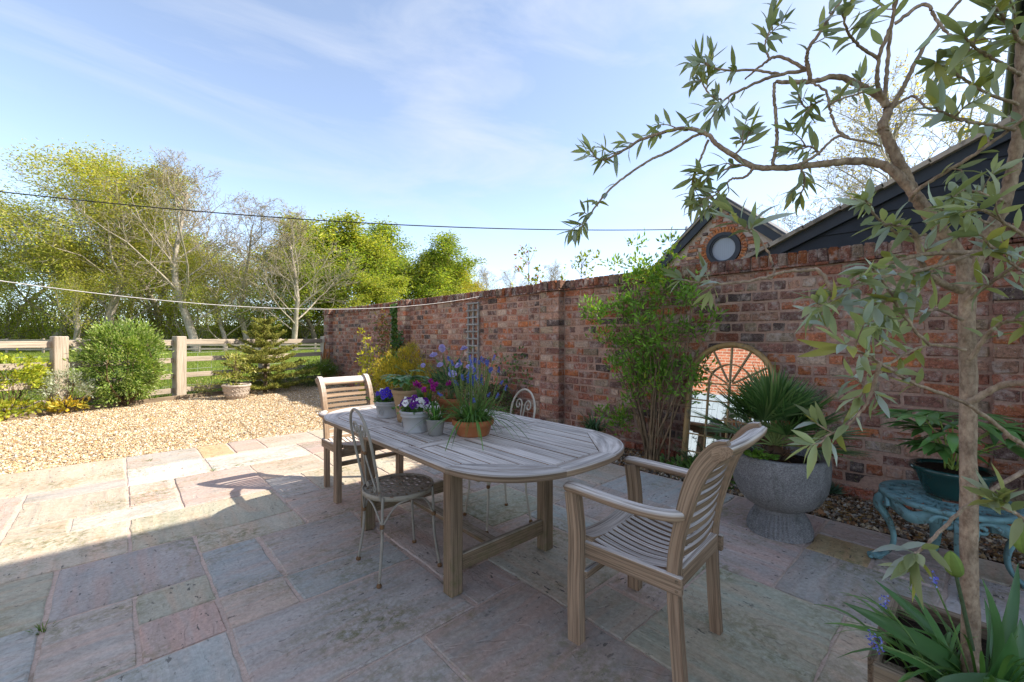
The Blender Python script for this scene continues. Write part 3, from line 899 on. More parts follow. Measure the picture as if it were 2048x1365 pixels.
for i in range(nv):                          # ring of voussoirs
    a = i / nv * 2 * math.pi
    mb = MB(); mb.box((0, 0, 0), (0.06, 0.112, 0.055), None, 0.005, pick([(0.48, 0.17, 0.06), (0.42, 0.14, 0.055)], 1)[0], 0.0015)
    o = obj('arch_brick', mb, M['brick'], gab)
    o.location = (0.018, CYW + math.cos(a) * (RW + 0.07), CZW + math.sin(a) * (RW + 0.07)); o.rotation_euler = (a, 0, 0)
ang = np.linspace(0, 2 * math.pi, 41)[:-1]
win = obj('round_window', MB().sweep(np.stack([np.full(40, 0.0), CYW + np.cos(ang) * (RW - 0.025), CZW + np.sin(ang) * (RW - 0.025)], 1),
          [(-0.035, -0.04), (0.035, -0.04), (0.035, 0.04), (-0.035, 0.04)], up=(1, 0, 0), closed=True, smooth=False), M['black_trim'], gab)
obj('inner_frame', MB().sweep(np.stack([np.full(40, 0.012), CYW + np.cos(ang) * (RW - 0.075), CZW + np.sin(ang) * (RW - 0.075)], 1),
    [(-0.02, -0.03), (0.02, -0.03), (0.02, 0.03), (-0.02, 0.03)], up=(1, 0, 0), closed=True, smooth=False), M['black_trim'], win)
def disc(c, r, k=40):
    V = [c] + [(c[0], c[1] + r * math.cos(a), c[2] + r * math.sin(a)) for a in np.linspace(0, 2 * math.pi, k + 1)[:-1]]
    return MB().add(V, [(0, 1 + (i + 1) % k, 1 + i) for i in range(k)])
pn = MB()
for i in range(13):                          # slatted blind behind the pane
    yy = -0.24 + i * 0.04
    hh = math.sqrt(max(0.0, 0.27 ** 2 - yy ** 2))
    if hh > 0.03:
        pn.box((0.024, CYW + yy, CZW), (0.006, 0.037, 2 * hh))
obj('blind', pn, M['blind'], win)
for sg in (-1, 1):                           # bargeboards, verge and slates
    e = 2.55
    a = (-0.06, AY + sg * 0.0, AZ - 0.11); b = (-0.06, AY + sg * e, AZ - 0.11 - e * SLP)
    nrm2 = (0, sg * SLP, 1)
    obj('bargeboard', MB().beam(a, b, 0.05, 0.17, nrm2), M['black_trim'], gab)
    obj('verge', MB().beam((-0.075, AY, AZ + 0.002), (-0.075, AY + sg * e, AZ + 0.002 - e * SLP), 0.09, 0.035, nrm2), M['roof_edge'], gab)
    obj('roof', MB().beam((1.5, AY + sg * 0.01, AZ + 0.045), (1.5, AY + sg * e, AZ + 0.045 - e * SLP), 3.2, 0.035, nrm2), M['slate'], gab)
br = MB(); br.box((-0.05, 4.36, 3.64), (0.05, 0.05, 0.16)); br.beam((-0.02, 4.36, 3.66), (0.06, 4.25, 3.5), 0.02, 0.02)
obj('cable_bracket', br, M['pipe'], gab)

# ------------------------------------------------------------------ black boarded barn behind the wall
BX = 5.6
barn = thing('black_barn', 'black weatherboarded barn with sloping verge rising behind the garden wall', 'barn', (BX, 0, 0))
P0, SL2 = (1.834, 2.24), 0.429               # eaves point (along the wall, height) and slope
def roof_z(y):
    return P0[1] + (P0[0] - y) * SL2
z = 1.3; k_ = 0
while z < 4.6:
    yl = P0[0] - max(0.0, (z + 0.10 - P0[1])) / SL2
    yr = -0.68
    if yl > yr + 0.3:
        R = Euler((0, rad(5), 0)).to_matrix()
        mb = MB()
        y1 = yl
        mb.box((0, (y1 + yr) / 2, z + 0.085), (0.024, y1 - yr, 0.19), np.array(R), 0.003, np.ones(3) * rng.uniform(0.75, 1.3))
        obj('weatherboard', mb, M['black_board'], barn)
    z += 0.155
bk = MB()
pl = [(P0[0] - 0.03, 0.0), (P0[0] - 0.03, P0[1] - 0.06), (-0.68, roof_z(-0.68) - 0.06), (-0.68, 0.0)]
V = [(0.02, a, b) for a, b in pl] + [(4.5, a, b) for a, b in pl]
bk.add(V, None, [(0, 1, 2, 3), (7, 6, 5, 4), (0, 4, 5, 1), (1, 5, 6, 2), (2, 6, 7, 3), (3, 7, 4, 0)])
obj('wall', bk, M['black_board'], barn)
nr = (0, SL2, 1)
obj('bargeboard', MB().beam((-0.05, P0[0] + 0.06, P0[1] - 0.075 - 0.06 * SL2), (-0.05, -0.68, roof_z(-0.68) - 0.075), 0.03, 0.12, nr), M['black_trim'], barn)
a = np.array((-0.07, P0[0] + 0.12, P0[1] - 0.12 * SL2)); b = np.array((-0.07, -0.68, roof_z(-0.68)))
L = np.linalg.norm(b - a); nt = int(L / 0.33)
for i in range(nt):                          # stepped verge of lapped slates
    p = a + (b - a) * i / nt; q = a + (b - a) * (i + 1.04) / nt
    up = np.array((0, 0, 0.012))
    obj('verge_tile', MB().beam(p + up * 0.2, q + up, 0.13, 0.045, nr, 0.003, np.ones(3) * rng.uniform(0.75, 1.25)), M['roof_edge'], barn)
obj('roof', MB().beam((2.2, P0[0] + 0.12, P0[1] + 0.035 - 0.12 * SL2), (2.2, -0.68, roof_z(-0.68) + 0.035), 4.5, 0.03, nr), M['slate'], barn)

# ------------------------------------------------------------------ tall house on the right: its black boarded eaves shade the near patio
hs = thing('tall_house', 'tall house whose black boarded eaves show at the right edge', 'house', (8.2, -0.75, 0))
EZ = 5.70
V = [(-4.8, -0.03, 0), (5.2, -0.03, 0), (5.2, -0.03, EZ), (-4.8, -0.03, EZ), (-4.8, -7, 0), (5.2, -7, 0), (5.2, -7, EZ), (-4.8, -7, EZ)]
obj('wall', MB().add(V, None, [(0, 3, 2, 1), (4, 5, 6, 7), (0, 4, 7, 3), (1, 2, 6, 5), (3, 7, 6, 2)]), M['render'], hs)  # out of view; pale colour set to bounce light onto the patio
for i in range(6):
    obj('weatherboard', MB().box((0.2, 0.0, 4.55 + i * 0.187), (10, 0.024, 0.2), np.array(Euler((rad(-4), 0, 0)).to_matrix()), 0.003, np.ones(3) * rng.uniform(0.75, 1.3)), M['black_board'], hs)
for y0 in (0.36, -7.4):
    obj('roof_slope', MB().beam((0.2, y0, EZ + 0.06), (0.2, -3.5, EZ + 2.6), 10.6, 0.08, (0, 1, 1)), M['slate'], hs)
obj('soffit', MB().box((0.2, 0.19, EZ + 0.0), (10.5, 0.36, 0.025)), M['black_trim'], hs)
obj('gutter', MB().tube([(-5.0, 0.39, EZ - 0.02), (5.5, 0.39, EZ - 0.02)], 0.055, 12), M['black_trim'], hs)
obj('downpipe', MB().tube([(4.6, 0.10, 0.0), (4.6, 0.10, 5.3), (4.6, 0.34, 5.62)], 0.035, 10), M['pipe'], hs)
for x in (-2.4, 0.6, 3.0):
    fr = obj('window', MB().box((x, 0.03, 3.6), (0.9, 0.06, 1.1), None, 0.01), M['pipe'], hs)
    obj('pane', MB().box((x, 0.062, 3.6), (0.76, 0.01, 0.96)), M['glass'], fr)
dr_ = obj('door', MB().box((-2.2, 0.03, 1.05), (1.0, 0.06, 2.1), None, 0.01), M['door_paint'], hs)
obj('handle', MB().box((-1.82, 0.07, 1.05), (0.03, 0.04, 0.12), None, 0.005), M['pipe'], dr_)

lw = thing('stable_wing', 'sunlit brick outbuilding with pale blue boarded doors reflected in the arched mirror', 'building', (-4.1, 3.0, 0))
V = [(0, -1.2, 0), (0, 5.8, 0), (0, 5.8, 4.6), (0, -1.2, 4.6), (-4, -1.2, 0), (-4, 5.8, 0), (-4, 5.8, 4.6), (-4, -1.2, 4.6)]
obj('wall', MB().add(V, None, [(0, 1, 2, 3), (5, 4, 7, 6), (4, 0, 3, 7), (1, 5, 6, 2), (3, 2, 6, 7)]), M['far_brick'], lw)
for i in range(34):
    obj('door_board', MB().box((0.02, -0.6 + i * 0.15, 1.12), (0.05, 0.143, 2.2), None, 0.006, np.ones(3) * rng.uniform(0.92, 1.05)), M['door_paint'], lw)
obj('lintel', MB().box((0.015, 1.9, 2.33), (0.06, 5.4, 0.2), None, 0.01), M['door_paint'], lw)
obj('roof', MB().beam((0.35, 2.3, 4.6), (-4.3, 2.3, 6.2), 7.4, 0.08), M['slate'], lw)
# ------------------------------------------------------------------ table
TZ, TCX, TY0, TY1 = 0.73, 1.59, 1.17, 3.43
tab = thing('garden_table', 'silvered slatted teak extending table with rounded ends set for six', 'table', (TCX, (TY0 + TY1) / 2, 0))
tab['label'] = 'silvered slatted teak extending table with rounded ends holding flower pots'
HL = (TY1 - TY0) / 2
HWD, EB, EN = 0.545, 0.52, 2.5
def end_curve(n=13):                         # outer edge of the near end, from the -x side round to the +x side (y negative)
    a = np.linspace(math.pi, 0, n)
    c, s_ = np.cos(a), np.sin(a)
    x = HWD * np.sign(c) * np.abs(c) ** (2 / EN); y = -(HL - EB) - EB * np.abs(s_) ** (2 / EN)
    return np.stack([x, y], 1)
IW, IE, ID = 0.455, 0.165, 0.385             # inner slatted field: half width, end half width, length of the cut corners
def y_in(x):                                 # inner edge of the near end at x
    ax = abs(x)
    e = HL - 0.10
    return -e if ax <= IE else -e + (ax - IE) / (IW - IE) * (ID - 0.09)
LEAF = (-0.30, 0.245)                        # the leaf in the middle, along y
CB = 0.075
zt0, zt1 = TZ - 0.028, TZ
def slats(y0f, y1f, n=10):
    out = []
    wd_ = 2 * IW / n
    for i in range(n):
        a, b = -IW + i * wd_ + 0.0028, -IW + (i + 1) * wd_ - 0.0028
        xs = [a] + [v for v in (-IE, IE) if a < v < b] + [b]
        lo = [(x, y0f(x)) for x in xs]; hi = [(x, y1f(x)) for x in xs[::-1]]
        mb = MB(); mb.prism(lo + hi, zt0, zt1 + rng.normal(0, 0.0006), 0.0022, np.ones(3) * rng.uniform(0.88, 1.1), axis=1)
        out.append(mb)
    return out
g_ = 0.004
for mb in slats(lambda x: y_in(x) + g_, lambda x: LEAF[0] - CB - g_) + slats(lambda x: LEAF[0] + CB * 0 + g_, lambda x: LEAF[1] - g_) + \
        slats(lambda x: LEAF[1] + CB + g_, lambda x: -y_in(x) - g_):
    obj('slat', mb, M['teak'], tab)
for y in (LEAF[0] - CB, LEAF[1]):
    mb = MB(); mb.box((0, y + CB / 2, TZ - 0.014), (2 * IW - 0.004, CB - 0.006, 0.028), None, 0.002, np.ones(3) * rng.uniform(0.85, 1.0), axis=0)
    obj('cross_rail', mb, M['teak'], tab)
for sg in (-1, 1):
    for ya, yb in ((-(HL - EB), LEAF[0] - 0.002), (LEAF[0] + 0.002, LEAF[1] - 0.002), (LEAF[1] + 0.002, HL - EB)):
        yy0 = ya if ya > -0.5 else y_in(IW) ; yy1 = yb if yb < 0.5 else -y_in(IW)
        mb = MB(); mb.box((sg * (IW + HWD) / 2, (yy0 + yy1) / 2, TZ - 0.014), (HWD - IW - 0.004, yy1 - yy0, 0.03), None, 0.006, np.ones(3) * rng.uniform(0.9, 1.05), axis=1)
        obj('side_rail', mb, M['teak'], tab)
for sg in (-1, 1):                           # curved rim boards of both ends, each in three pieces
    C = end_curve(49)
    inner = [(-IW, y_in(IW)), (-IE, y_in(0)), (IE, y_in(0)), (IW, y_in(IW))]
    ang_in = [math.atan2(p[1] + 0.55, p[0]) for p in inner]
    ac = np.arctan2(C[:, 1] + 0.55, C[:, 0])
    st = [0] + [int(np.argmin(np.abs(ac - a_))) for a_ in ang_in[1:3]] + [len(C) - 1]
    for q in range(3):
        oc = C[st[q]:st[q + 1] + 1]
        if q == 0:
            oc = np.concatenate([[(-HWD, y_in(IW))], oc[oc[:, 1] < y_in(IW) - 0.01]])
        if q == 2:
            oc = np.concatenate([oc[oc[:, 1] < y_in(IW) - 0.01], [(HWD, y_in(IW))]])
        ic = np.array([np.array(inner[q]) * (1 - t) + np.array(inner[q + 1]) * t for t in np.linspace(0, 1, len(oc))])
        nrw = len(oc); zz = [zt0 - 0.004, zt0 + 0.002, zt1 - 0.006, zt1 - 0.001, zt1]; ins = [0.006, 0, 0, 0.004, 0.012]
        rows = []
        for z_, i_ in zip(zz, ins):
            d = nrm(ic - oc)
            rows.append(np.concatenate([oc + d * i_, np.full((nrw, 1), z_)], 1))
        rows.append(np.concatenate([ic, np.full((nrw, 1), zt1)], 1)); rows.append(np.concatenate([ic, np.full((nrw, 1), zt0 - 0.004)], 1))
        V = np.concatenate(rows); R_ = len(rows)
        if sg > 0:
            V = V * np.array([1, -1, 1])
        Q = [(r * nrw + i, r * nrw + i + 1, ((r + 1) % R_) * nrw + i + 1, ((r + 1) % R_) * nrw + i) for r in range(R_) for i in range(nrw - 1)]
        if sg > 0:
            Q = [q_[::-1] for q_ in Q]
        Gc = np.stack([np.tile(np.arange(nrw) * 0.02, R_), np.repeat(np.linspace(0, 0.1, R_), nrw), np.zeros(nrw * R_)], 1) + rng.uniform(-9, 9, 3)
        obj('rim_board', MB().add(V, None, Q, np.ones(3) * rng.uniform(0.85, 1.05), Gc), M['teak'], tab)
LY = (1.80 - (TY0 + TY1) / 2, 2.80 - (TY0 + TY1) / 2)
for sx in (-1, 1):
    for y in LY:
        mb = MB(); mb.box((sx * 0.34, y, 0.35), (0.075, 0.075, 0.70), None, 0.007)
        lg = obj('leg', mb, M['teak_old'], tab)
        obj('bracket', MB().prism([(0, 0), (0.10, 0), (0.045, -0.055), (0, -0.13)][::-1], -0.02, 0.02, 0.003), M['teak_old'], lg)
        bk = lg.children[0]
        bk.rotation_euler = (rad(90), 0, rad(90) if y < 0 else rad(-90)); bk.location = (sx * 0.34, y + (0.038 if y < 0 else -0.038), 0.70)
    obj('apron', MB().box((sx * 0.36, 0.0, 0.665), (0.028, LY[1] - LY[0] + 0.5, 0.07), None, 0.003), M['teak_old'], tab)
    rn = MB()
    rn.beam((sx * 0.17, -0.86, 0.676), (sx * 0.17, 0.86, 0.676), 0.045, 0.05)
    obj('runner', rn, M['teak_old'], tab)
for y in LY:
    obj('end_stretcher', MB().box((0, y, 0.145), (0.61, 0.032, 0.085), None, 0.004), M['teak_old'], tab)
    obj('end_rail', MB().box((0, y, 0.655), (0.61, 0.03, 0.085), None, 0.004), M['teak_old'], tab)
obj('long_stretcher', MB().box((0, 0, 0.115), (0.075, LY[1] - LY[0] - 0.04, 0.028), None, 0.004), M['teak_old'], tab)

# ------------------------------------------------------------------ teak armchairs (local: front towards +y)
def armchair(label, loc, rz):
    t = thing('garden_armchair', label, 'armchair', loc, rz, 'slatted teak armchairs at the table')
    FX, FY, BX_, BY = 0.265, 0.20, 0.235, -0.20
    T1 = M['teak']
    for sx in (-1, 1):
        p = spline([(sx * FX, FY, 0.0), (sx * FX, FY + 0.002, 0.25), (sx * FX, FY - 0.002, 0.46), (sx * FX, FY + 0.018, 0.635)], 14)
        obj('front_leg', MB().sweep(p, [(-0.022, -0.03), (0.022, -0.03), (0.022, 0.03), (-0.022, 0.03)], up=(0, 1, 0), smooth=False), T1, t)
        # rear leg and back stile in one sawn piece, rolled over at the top
        q = spline([(sx * 0.20, BY - 0.02, 0.0), (sx * 0.205, BY - 0.005, 0.22), (sx * 0.21, BY, 0.44), (sx * 0.21, BY - 0.03, 0.62), (sx * 0.21, BY - 0.08, 0.79), (sx * 0.21, BY - 0.145, 0.89), (sx * 0.21, BY - 0.195, 0.915)], 26)
        scl = np.interp(np.linspace(0, 1, 26), [0, 0.45, 0.62, 0.9, 1], [0.85, 0.85, 1.15, 1.3, 1.05])
        obj('back_stile', MB().sweep(q, [(-0.026, -0.019), (0.026, -0.019), (0.026, 0.019), (-0.026, 0.019)], np.stack([scl, np.ones(26)], 1), up=(1, 0, 0), smooth=False), T1, t)
        # arm: flattened round rail that sweeps in to the stile
        a = spline([(sx * 0.268, FY + 0.055, 0.648), (sx * 0.27, FY, 0.652), (sx * 0.278, 0.0, 0.645), (sx * 0.272, -0.12, 0.642), (sx * 0.245, -0.195, 0.640), (sx * 0.215, -0.225, 0.640)], 20)
        an = np.arange(12) / 12 * 2 * math.pi
        ss = np.concatenate([[0.55, 0.9], np.ones(17), [0.95]])
        obj('armrest', MB().sweep(a, np.stack([0.031 * np.cos(an), 0.021 * np.sin(an)], 1), ss), T1, t)
        sr = MB(); sr.beam((sx * 0.24, FY + 0.0, 0.395), (sx * 0.228, BY - 0.038, 0.385), 0.024, 0.07)
        s_o = obj('seat_rail', sr, T1, t)
        for dz in (-0.018, 0.018):
            obj('plug', MB().tube([(sx * 0.2405, BY - 0.02, 0.386 + dz), (sx * 0.243, BY - 0.02, 0.386 + dz)], 0.006, 8), M['teak_old'], s_o)
    def seat_z(y, x=0):
        u = (y - BY) / (FY - BY)
        return 0.405 + 0.03 * (2 * abs(u - 0.42)) ** 1.7 - 0.004 - 0.02 * (1 - (x / 0.22) ** 2) * (0.4 + 0.6 * (1 - u))
    for i in range(11):
        x = -0.205 + 0.41 * i / 10
        ys = np.linspace(BY + 0.012, FY - 0.05, 10)
        xx = x * np.interp(ys, [BY, FY], [0.92, 1.0])
        obj('seat_slat', MB().sweep(np.stack([xx, ys, seat_z(ys, x)], 1), [(-0.0135, -0.008), (0.0135, -0.008), (0.0135, 0.008), (-0.0135, 0.008)], smooth=False, col=np.ones(3) * rng.uniform(0.85, 1.1)), T1, t)
    xs = np.linspace(-0.235, 0.235, 11)
    fb = MB().sweep(np.stack([xs, np.full(11, FY - 0.008), 0.435 - 0.028 * (1 - (xs / 0.235) ** 2)], 1), [(-0.05, -0.013), (0.045, -0.013), (0.05, -0.004), (0.045, 0.013), (-0.05, 0.013)], smooth=False)
    obj('front_board', fb, T1, t)
    obj('rear_rail', MB().box((0, BY - 0.012, 0.40), (0.38, 0.03, 0.07), None, 0.003), T1, t)
    obj('front_rail', MB().box((0, FY - 0.01, 0.375), (0.48, 0.026, 0.06), None, 0.003), T1, t)
    obj('stretcher', MB().box((0, FY - 0.03, 0.285), (0.50, 0.024, 0.034), None, 0.003), T1, t)
    # back slats, bowed
    for i in range(9):
        z = 0.475 + i * 0.043
        yb = np.interp(z, [0.44, 0.62, 0.79, 0.89], [BY, BY - 0.03, BY - 0.08, BY - 0.145])
        xs = np.linspace(-0.195, 0.195, 11)
        obj('back_slat', MB().sweep(np.stack([xs, yb - 0.022 * (1 - (xs / 0.195) ** 2) + 0.004, np.full(11, z)], 1), [(-0.006, -0.0135), (0.006, -0.0135), (0.006, 0.0135), (-0.006, 0.0135)],
            up=(0, -0.25, 1), smooth=False, col=np.ones(3) * rng.uniform(0.88, 1.08)), T1, t)
    xs = np.linspace(-0.232, 0.232, 15)
    an = np.arange(10) / 10 * 2 * math.pi
    obj('top_rail', MB().sweep(np.stack([xs, BY - 0.165 - 0.014 * (1 - (xs / 0.23) ** 2), 0.893 + 0 * xs], 1), np.stack([0.052 * np.cos(an), 0.023 * np.sin(an)], 1), up=(0, 0.55, 1)), T1, t)
    return t
ch1 = armchair('slatted teak armchair in the foreground shade at the near table end', (1.725, 0.985, 0), rad(4.5))
ch2 = dup(ch1, (1.535, 3.60, 0), rad(180), 'sunlit pale teak armchair at the far table end beside the gravel', 'slatted teak armchairs at the table')

# ------------------------------------------------------------------ bistro chairs (local: front towards +x)
def bistro(label, loc, rz):
    t = thing('bistro_chair', label, 'chair', loc, rz, 'iron bistro chairs')
    I = M['cream_iron']; SR, SZ = 0.195, 0.44
    a = np.linspace(0, 2 * math.pi, 37)[:-1]
    st = obj('seat', MB().sweep(np.stack([SR * np.cos(a), SR * np.sin(a), np.full(36, SZ)], 1), [(-0.004, -0.013), (0.004, -0.013), (0.004, 0.013), (-0.004, 0.013)], closed=True, smooth=True), M['seat_iron'], t)
    n = 11
    for d in (0, 1):                          # woven flat strips
        for i in range(n):
            u = -SR + 2 * SR * (i + 0.5) / n
            h = math.sqrt(SR ** 2 - u ** 2)
            v = np.linspace(-h, h, 25)
            wv = 0.0025 * np.sin(v / (2 * SR / n) * math.pi + (i + d) * math.pi) + SZ + 0.006
            p = np.stack([v, np.full(25, u), wv], 1)
            if d:
                p = p[:, [1, 0, 2]]
            obj('seat_strip', MB().sweep(p, [(-0.0085, -0.0008), (0.0085, -0.0008), (0.0085, 0.0008), (-0.0085, 0.0008)], smooth=False), M['seat_iron'], st)
    for k in range(4):
        an = rad(45 + 90 * k); c, s_ = math.cos(an), math.sin(an)
        front = c > 0
        rt_, rb = SR + 0.006, SR + 0.05
        p = spline([(rt_ * c, rt_ * s_, SZ + 0.01), ((rt_ + 0.006) * c, (rt_ + 0.006) * s_, 0.36), ((rt_ + 0.012) * c, (rt_ + 0.012) * s_, 0.2), (rb * c, rb * s_, 0.012)], 16)
        lg = obj('leg', MB().tube(p, 0.0078, 8), I, t)
        obj('foot', MB().lathe([(0.002, 0), (0.013, 0.003), (0.014, 0.011), (0.009, 0.019), (0.008, 0.024)], 10, (rb * c, rb * s_, 0)), M['rust'], lg)
        obj('collar', MB().lathe([(0.009, -0.012), (0.0125, -0.006), (0.0125, 0.006), (0.009, 0.012)], 10, ((rt_ + 0.009) * c, (rt_ + 0.009) * s_, 0.30)), M['rust'], lg)
        # two arched braces from the collar up to the seat ring
        for dgn in (-1, 1):
            an2 = an + dgn * rad(40)
            e = np.array([(SR - 0.004) * math.cos(an2), (SR - 0.004) * math.sin(an2), SZ - 0.012]); b0 = np.array([(rt_ + 0.009) * c, (rt_ + 0.009) * s_, 0.30])
            mid = (b0 + e) / 2; mid[:2] *= 1.03; mid[2] = 0.402
            obj('brace', MB().tube(spline([b0, mid, e], 12), 0.005, 6), I, lg)
    # hooped back at -x, leaning away from the seat
    def bk(y, z):
        return np.array([-SR + 0.045 - (z - SZ) * 0.20, y, z])
    zb, zt, hw = SZ - 0.0, 0.905, 0.158
    th = np.linspace(0, math.pi, 25)
    hoop = [bk(-0.125, zb - 0.01), bk(-0.148, zb + 0.12), bk(-hw, zt - hw - 0.06)] + [bk(-hw * math.cos(q), zt - hw + hw * math.sin(q)) for q in th[1:-1]] + [bk(hw, zt - hw - 0.06), bk(0.148, zb + 0.12), bk(0.125, zb - 0.01)]
    bb = obj('back_hoop', MB().tube(spline(hoop, 60), 0.0075, 8), I, t)
    for sg in (-1, 1):
        # S-shaped scroll: curls in at the top, runs down to the seat, small curl at the foot
        pts = []
        for q in np.linspace(0, 1, 26):
            an = math.pi - 7.4 * (1 - q); r = 0.008 + 0.038 * q
            pts.append((0.066 + r * math.cos(an), 0.79 + r * math.sin(an)))
        pts += [(0.019, 0.735), (0.010, 0.67), (0.035, 0.58), (0.066, 0.51), (0.078, 0.475)]
        for q in np.linspace(0, 1, 12):
            an = -0.2 - q * 4.2; r = 0.022 * (1 - 0.6 * q)
            pts.append((0.056 + r * math.cos(an), 0.475 + r * math.sin(an)))
        P = np.array([bk(sg * y, z) for y, z in pts])
        obj('scroll', MB().tube(spline(P, 90), 0.0052, 6), I, bb)
    obj('clasp', MB().box(bk(0, 0.665), (0.016, 0.05, 0.02), None, 0.004), M['rust'], bb)
    return t
b1 = bistro('taupe iron bistro chair with woven seat standing in front of the table', (1.185, 2.25, 0), rad(-6))
b2 = dup(b1, (1.99, 2.32, 0), rad(168), 'cream iron bistro chair tucked in on the wall side of the table', 'iron bistro chairs')

for c_ in b1.children_recursive:                # the near chair is darker than the far one
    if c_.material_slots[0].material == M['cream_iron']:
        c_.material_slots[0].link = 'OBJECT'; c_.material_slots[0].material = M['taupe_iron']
# ------------------------------------------------------------------ mirror leaning on the wall
mt = thing('arched_mirror', 'gold framed arched garden mirror with window bars leaning on the brick wall', 'mirror', (4.13, 1.60, 0.0))
mt.rotation_euler = (0, rad(9.5), 0)
MW, MS = 0.385, 0.85                          # half width, height of the straight sides
def mpt(y, z, x=0.0):
    return (x, y, z)
arch = [mpt(-MW, 0.02), mpt(-MW, MS / 2), mpt(-MW, MS)] + [mpt(-MW * math.cos(q), MS + MW * math.sin(q)) for q in np.linspace(0, math.pi, 31)[1:-1]] + [mpt(MW, MS), mpt(MW, MS / 2), mpt(MW, 0.02)]
an = np.arange(10) / 10 * 2 * math.pi
obj('frame', MB().sweep(arch, np.stack([0.026 * np.cos(an), 0.026 * np.sin(an)], 1), up=(1, 0, 0)), M['gold'], mt)
obj('bottom_frame', MB().tube([mpt(-MW, 0.025), mpt(MW, 0.025)], 0.024, 10), M['gold'], mt)
gl = [(-MW, 0.02)] + [(-MW * math.cos(q), MS + MW * math.sin(q)) for q in np.linspace(0, math.pi, 33)] + [(MW, 0.02)]
V = [(0.012, 0, MS * 0.5)] + [(0.012, y, z) for y, z in gl]
obj('glass', MB().add(V, [(0, i + 1, 1 + (i + 1) % len(gl)) for i in range(len(gl))]), M['mirror'], mt)
V2 = [(0.02, 0, MS * 0.5)] + [(0.02, y, z) for y, z in gl]
obj('backing', MB().add(V2, [(0, 1 + (i + 1) % len(gl), i + 1) for i in range(len(gl))]), M['black_board'], mt)
def bar(p):
    obj('glazing_bar', MB().sweep(p, [(-0.006, -0.005), (0.006, -0.005), (0.006, 0.005), (-0.006, 0.005)], up=(1, 0, 0), smooth=False), M['gold'], mt)
IR = 0.195
bar([mpt(0, 0.03), mpt(0, MS + MW)])
for sg in (-1, 1):
    bar([mpt(sg * IR, 0.03), mpt(sg * IR, MS)])
bar([mpt(-IR * math.cos(q), MS + IR * math.sin(q)) for q in np.linspace(0, math.pi, 21)])
for q in (30, 62, 118, 150):
    c, s_ = math.cos(rad(q)), math.sin(rad(q))
    bar([mpt(-0.03 * c, MS + 0.03 * s_), mpt(-MW * c, MS + MW * s_)])
for i in range(6):
    bar([mpt(-MW, 0.17 * i + 0.0 + 0.0), mpt(MW, 0.17 * i)] if i else [mpt(-MW, 0.06), mpt(MW, 0.06)])

# ------------------------------------------------------------------ pots
def pot_lathe(prof, c=(0, 0, 0), k=30):
    return MB().lathe(prof, k, c)
def soil_disc(r, z):
    V = [(0, 0, z + 0.008)] + [(r * math.cos(a), r * math.sin(a), z + rng.normal(0, 0.002)) for a in np.linspace(0, 2 * math.pi, 21)[:-1]]
    return MB().add(V, [(0, 1 + i, 1 + (i + 1) % 20) for i in range(20)], smooth=True)
def bands(mb, r, z, h=0.006, d=0.004, k=30):
    return mb.lathe([(r, z - h), (r + d, z - h * 0.6), (r + d, z + h * 0.6), (r, z + h)], k)
# big stone urn
ur = thing('stone_urn', 'large grey aggregate stone urn with fluted foot beside the mirror', 'urn', (3.265, 0.905, 0))
ur.scale = (0.93, 0.93, 0.99)
prof = [(0.0, 0.17), (0.16, 0.172), (0.215, 0.20), (0.262, 0.25), (0.291, 0.31), (0.304, 0.38), (0.308, 0.46), (0.304, 0.515), (0.300, 0.523), (0.262, 0.524), (0.258, 0.515), (0.262, 0.45), (0.25, 0.43)]
obj('bowl', pot_lathe(prof, k=56), M['urn'], ur)
fp = np.array([(0.205, 0.0), (0.208, 0.02), (0.204, 0.05), (0.188, 0.09), (0.165, 0.125), (0.152, 0.15)])
obj('fluted_foot', MB().lathe(fp, 176, flute=np.array([0.0, 0.07, 0.085, 0.09, 0.085, 0.03])), M['urn'], ur)
obj('neck', pot_lathe([(0.14, 0.14), (0.152, 0.148), (0.155, 0.158), (0.15, 0.168), (0.158, 0.176)], k=48), M['urn'], ur)
obj('soil', soil_disc(0.256, 0.475), M['soil'], ur)

def grey_pot(label, loc, R, H):
    t = thing('grey_pot', label, 'flower pot', loc, rng.uniform(0, 6), None)
    k = R / 0.1
    obj('body', pot_lathe([(0.0, 0.0), (0.078 * k, 0.0), (0.082 * k, 0.004), (0.082 * k, 0.014), (0.077 * k, 0.018), (0.09 * k, H * 0.72), (0.0985 * k, H * 0.74), (0.1005 * k, H * 0.78), (0.098 * k, H * 0.82), (0.099 * k, H * 0.86),
        (0.106 * k, H * 0.9), (0.108 * k, H * 0.96), (0.104 * k, H), (0.092 * k, H), (0.088 * k, H * 0.9)], k=36), M['glaze_grey'], t)
    em = MB()                                 # raised crest on the side
    for a0 in (0.0, 2.1, 4.2):
        rr = 0.086 * k
        a = np.linspace(0, 2 * math.pi, 17)
        p = np.stack([np.full(17, rr + 0.0015), 0.017 * k * np.cos(a), H * 0.42 + 0.026 * k * np.sin(a)], 1)
        q = np.stack([np.full(9, rr + 0.002), 0.008 * k * np.sin(np.linspace(0, 6.28, 9)), H * 0.42 + np.linspace(-0.018, 0.018, 9) * k], 1)
        R_ = np.array([[math.cos(a0), -math.sin(a0), 0], [math.sin(a0), math.cos(a0), 0], [0, 0, 1]])
        em.tube(p @ R_.T, 0.0022, 5); em.tube(q @ R_.T, 0.0022, 5)
    obj('crest', em, M['glaze_grey'], t)
    obj('soil', soil_disc(0.09 * k, H * 0.9), M['soil'], t)
    return t
P1 = gp(775, 834, TZ); P2 = gp(816, 852, TZ); P3 = gp(831, 863, TZ); P4 = gp(871, 870, TZ); P5 = gp(946, 869, TZ); P6 = gp(905, 848, TZ)
P2[:2] = (1.44, 2.60); P6[:2] = (1.66, 2.42)
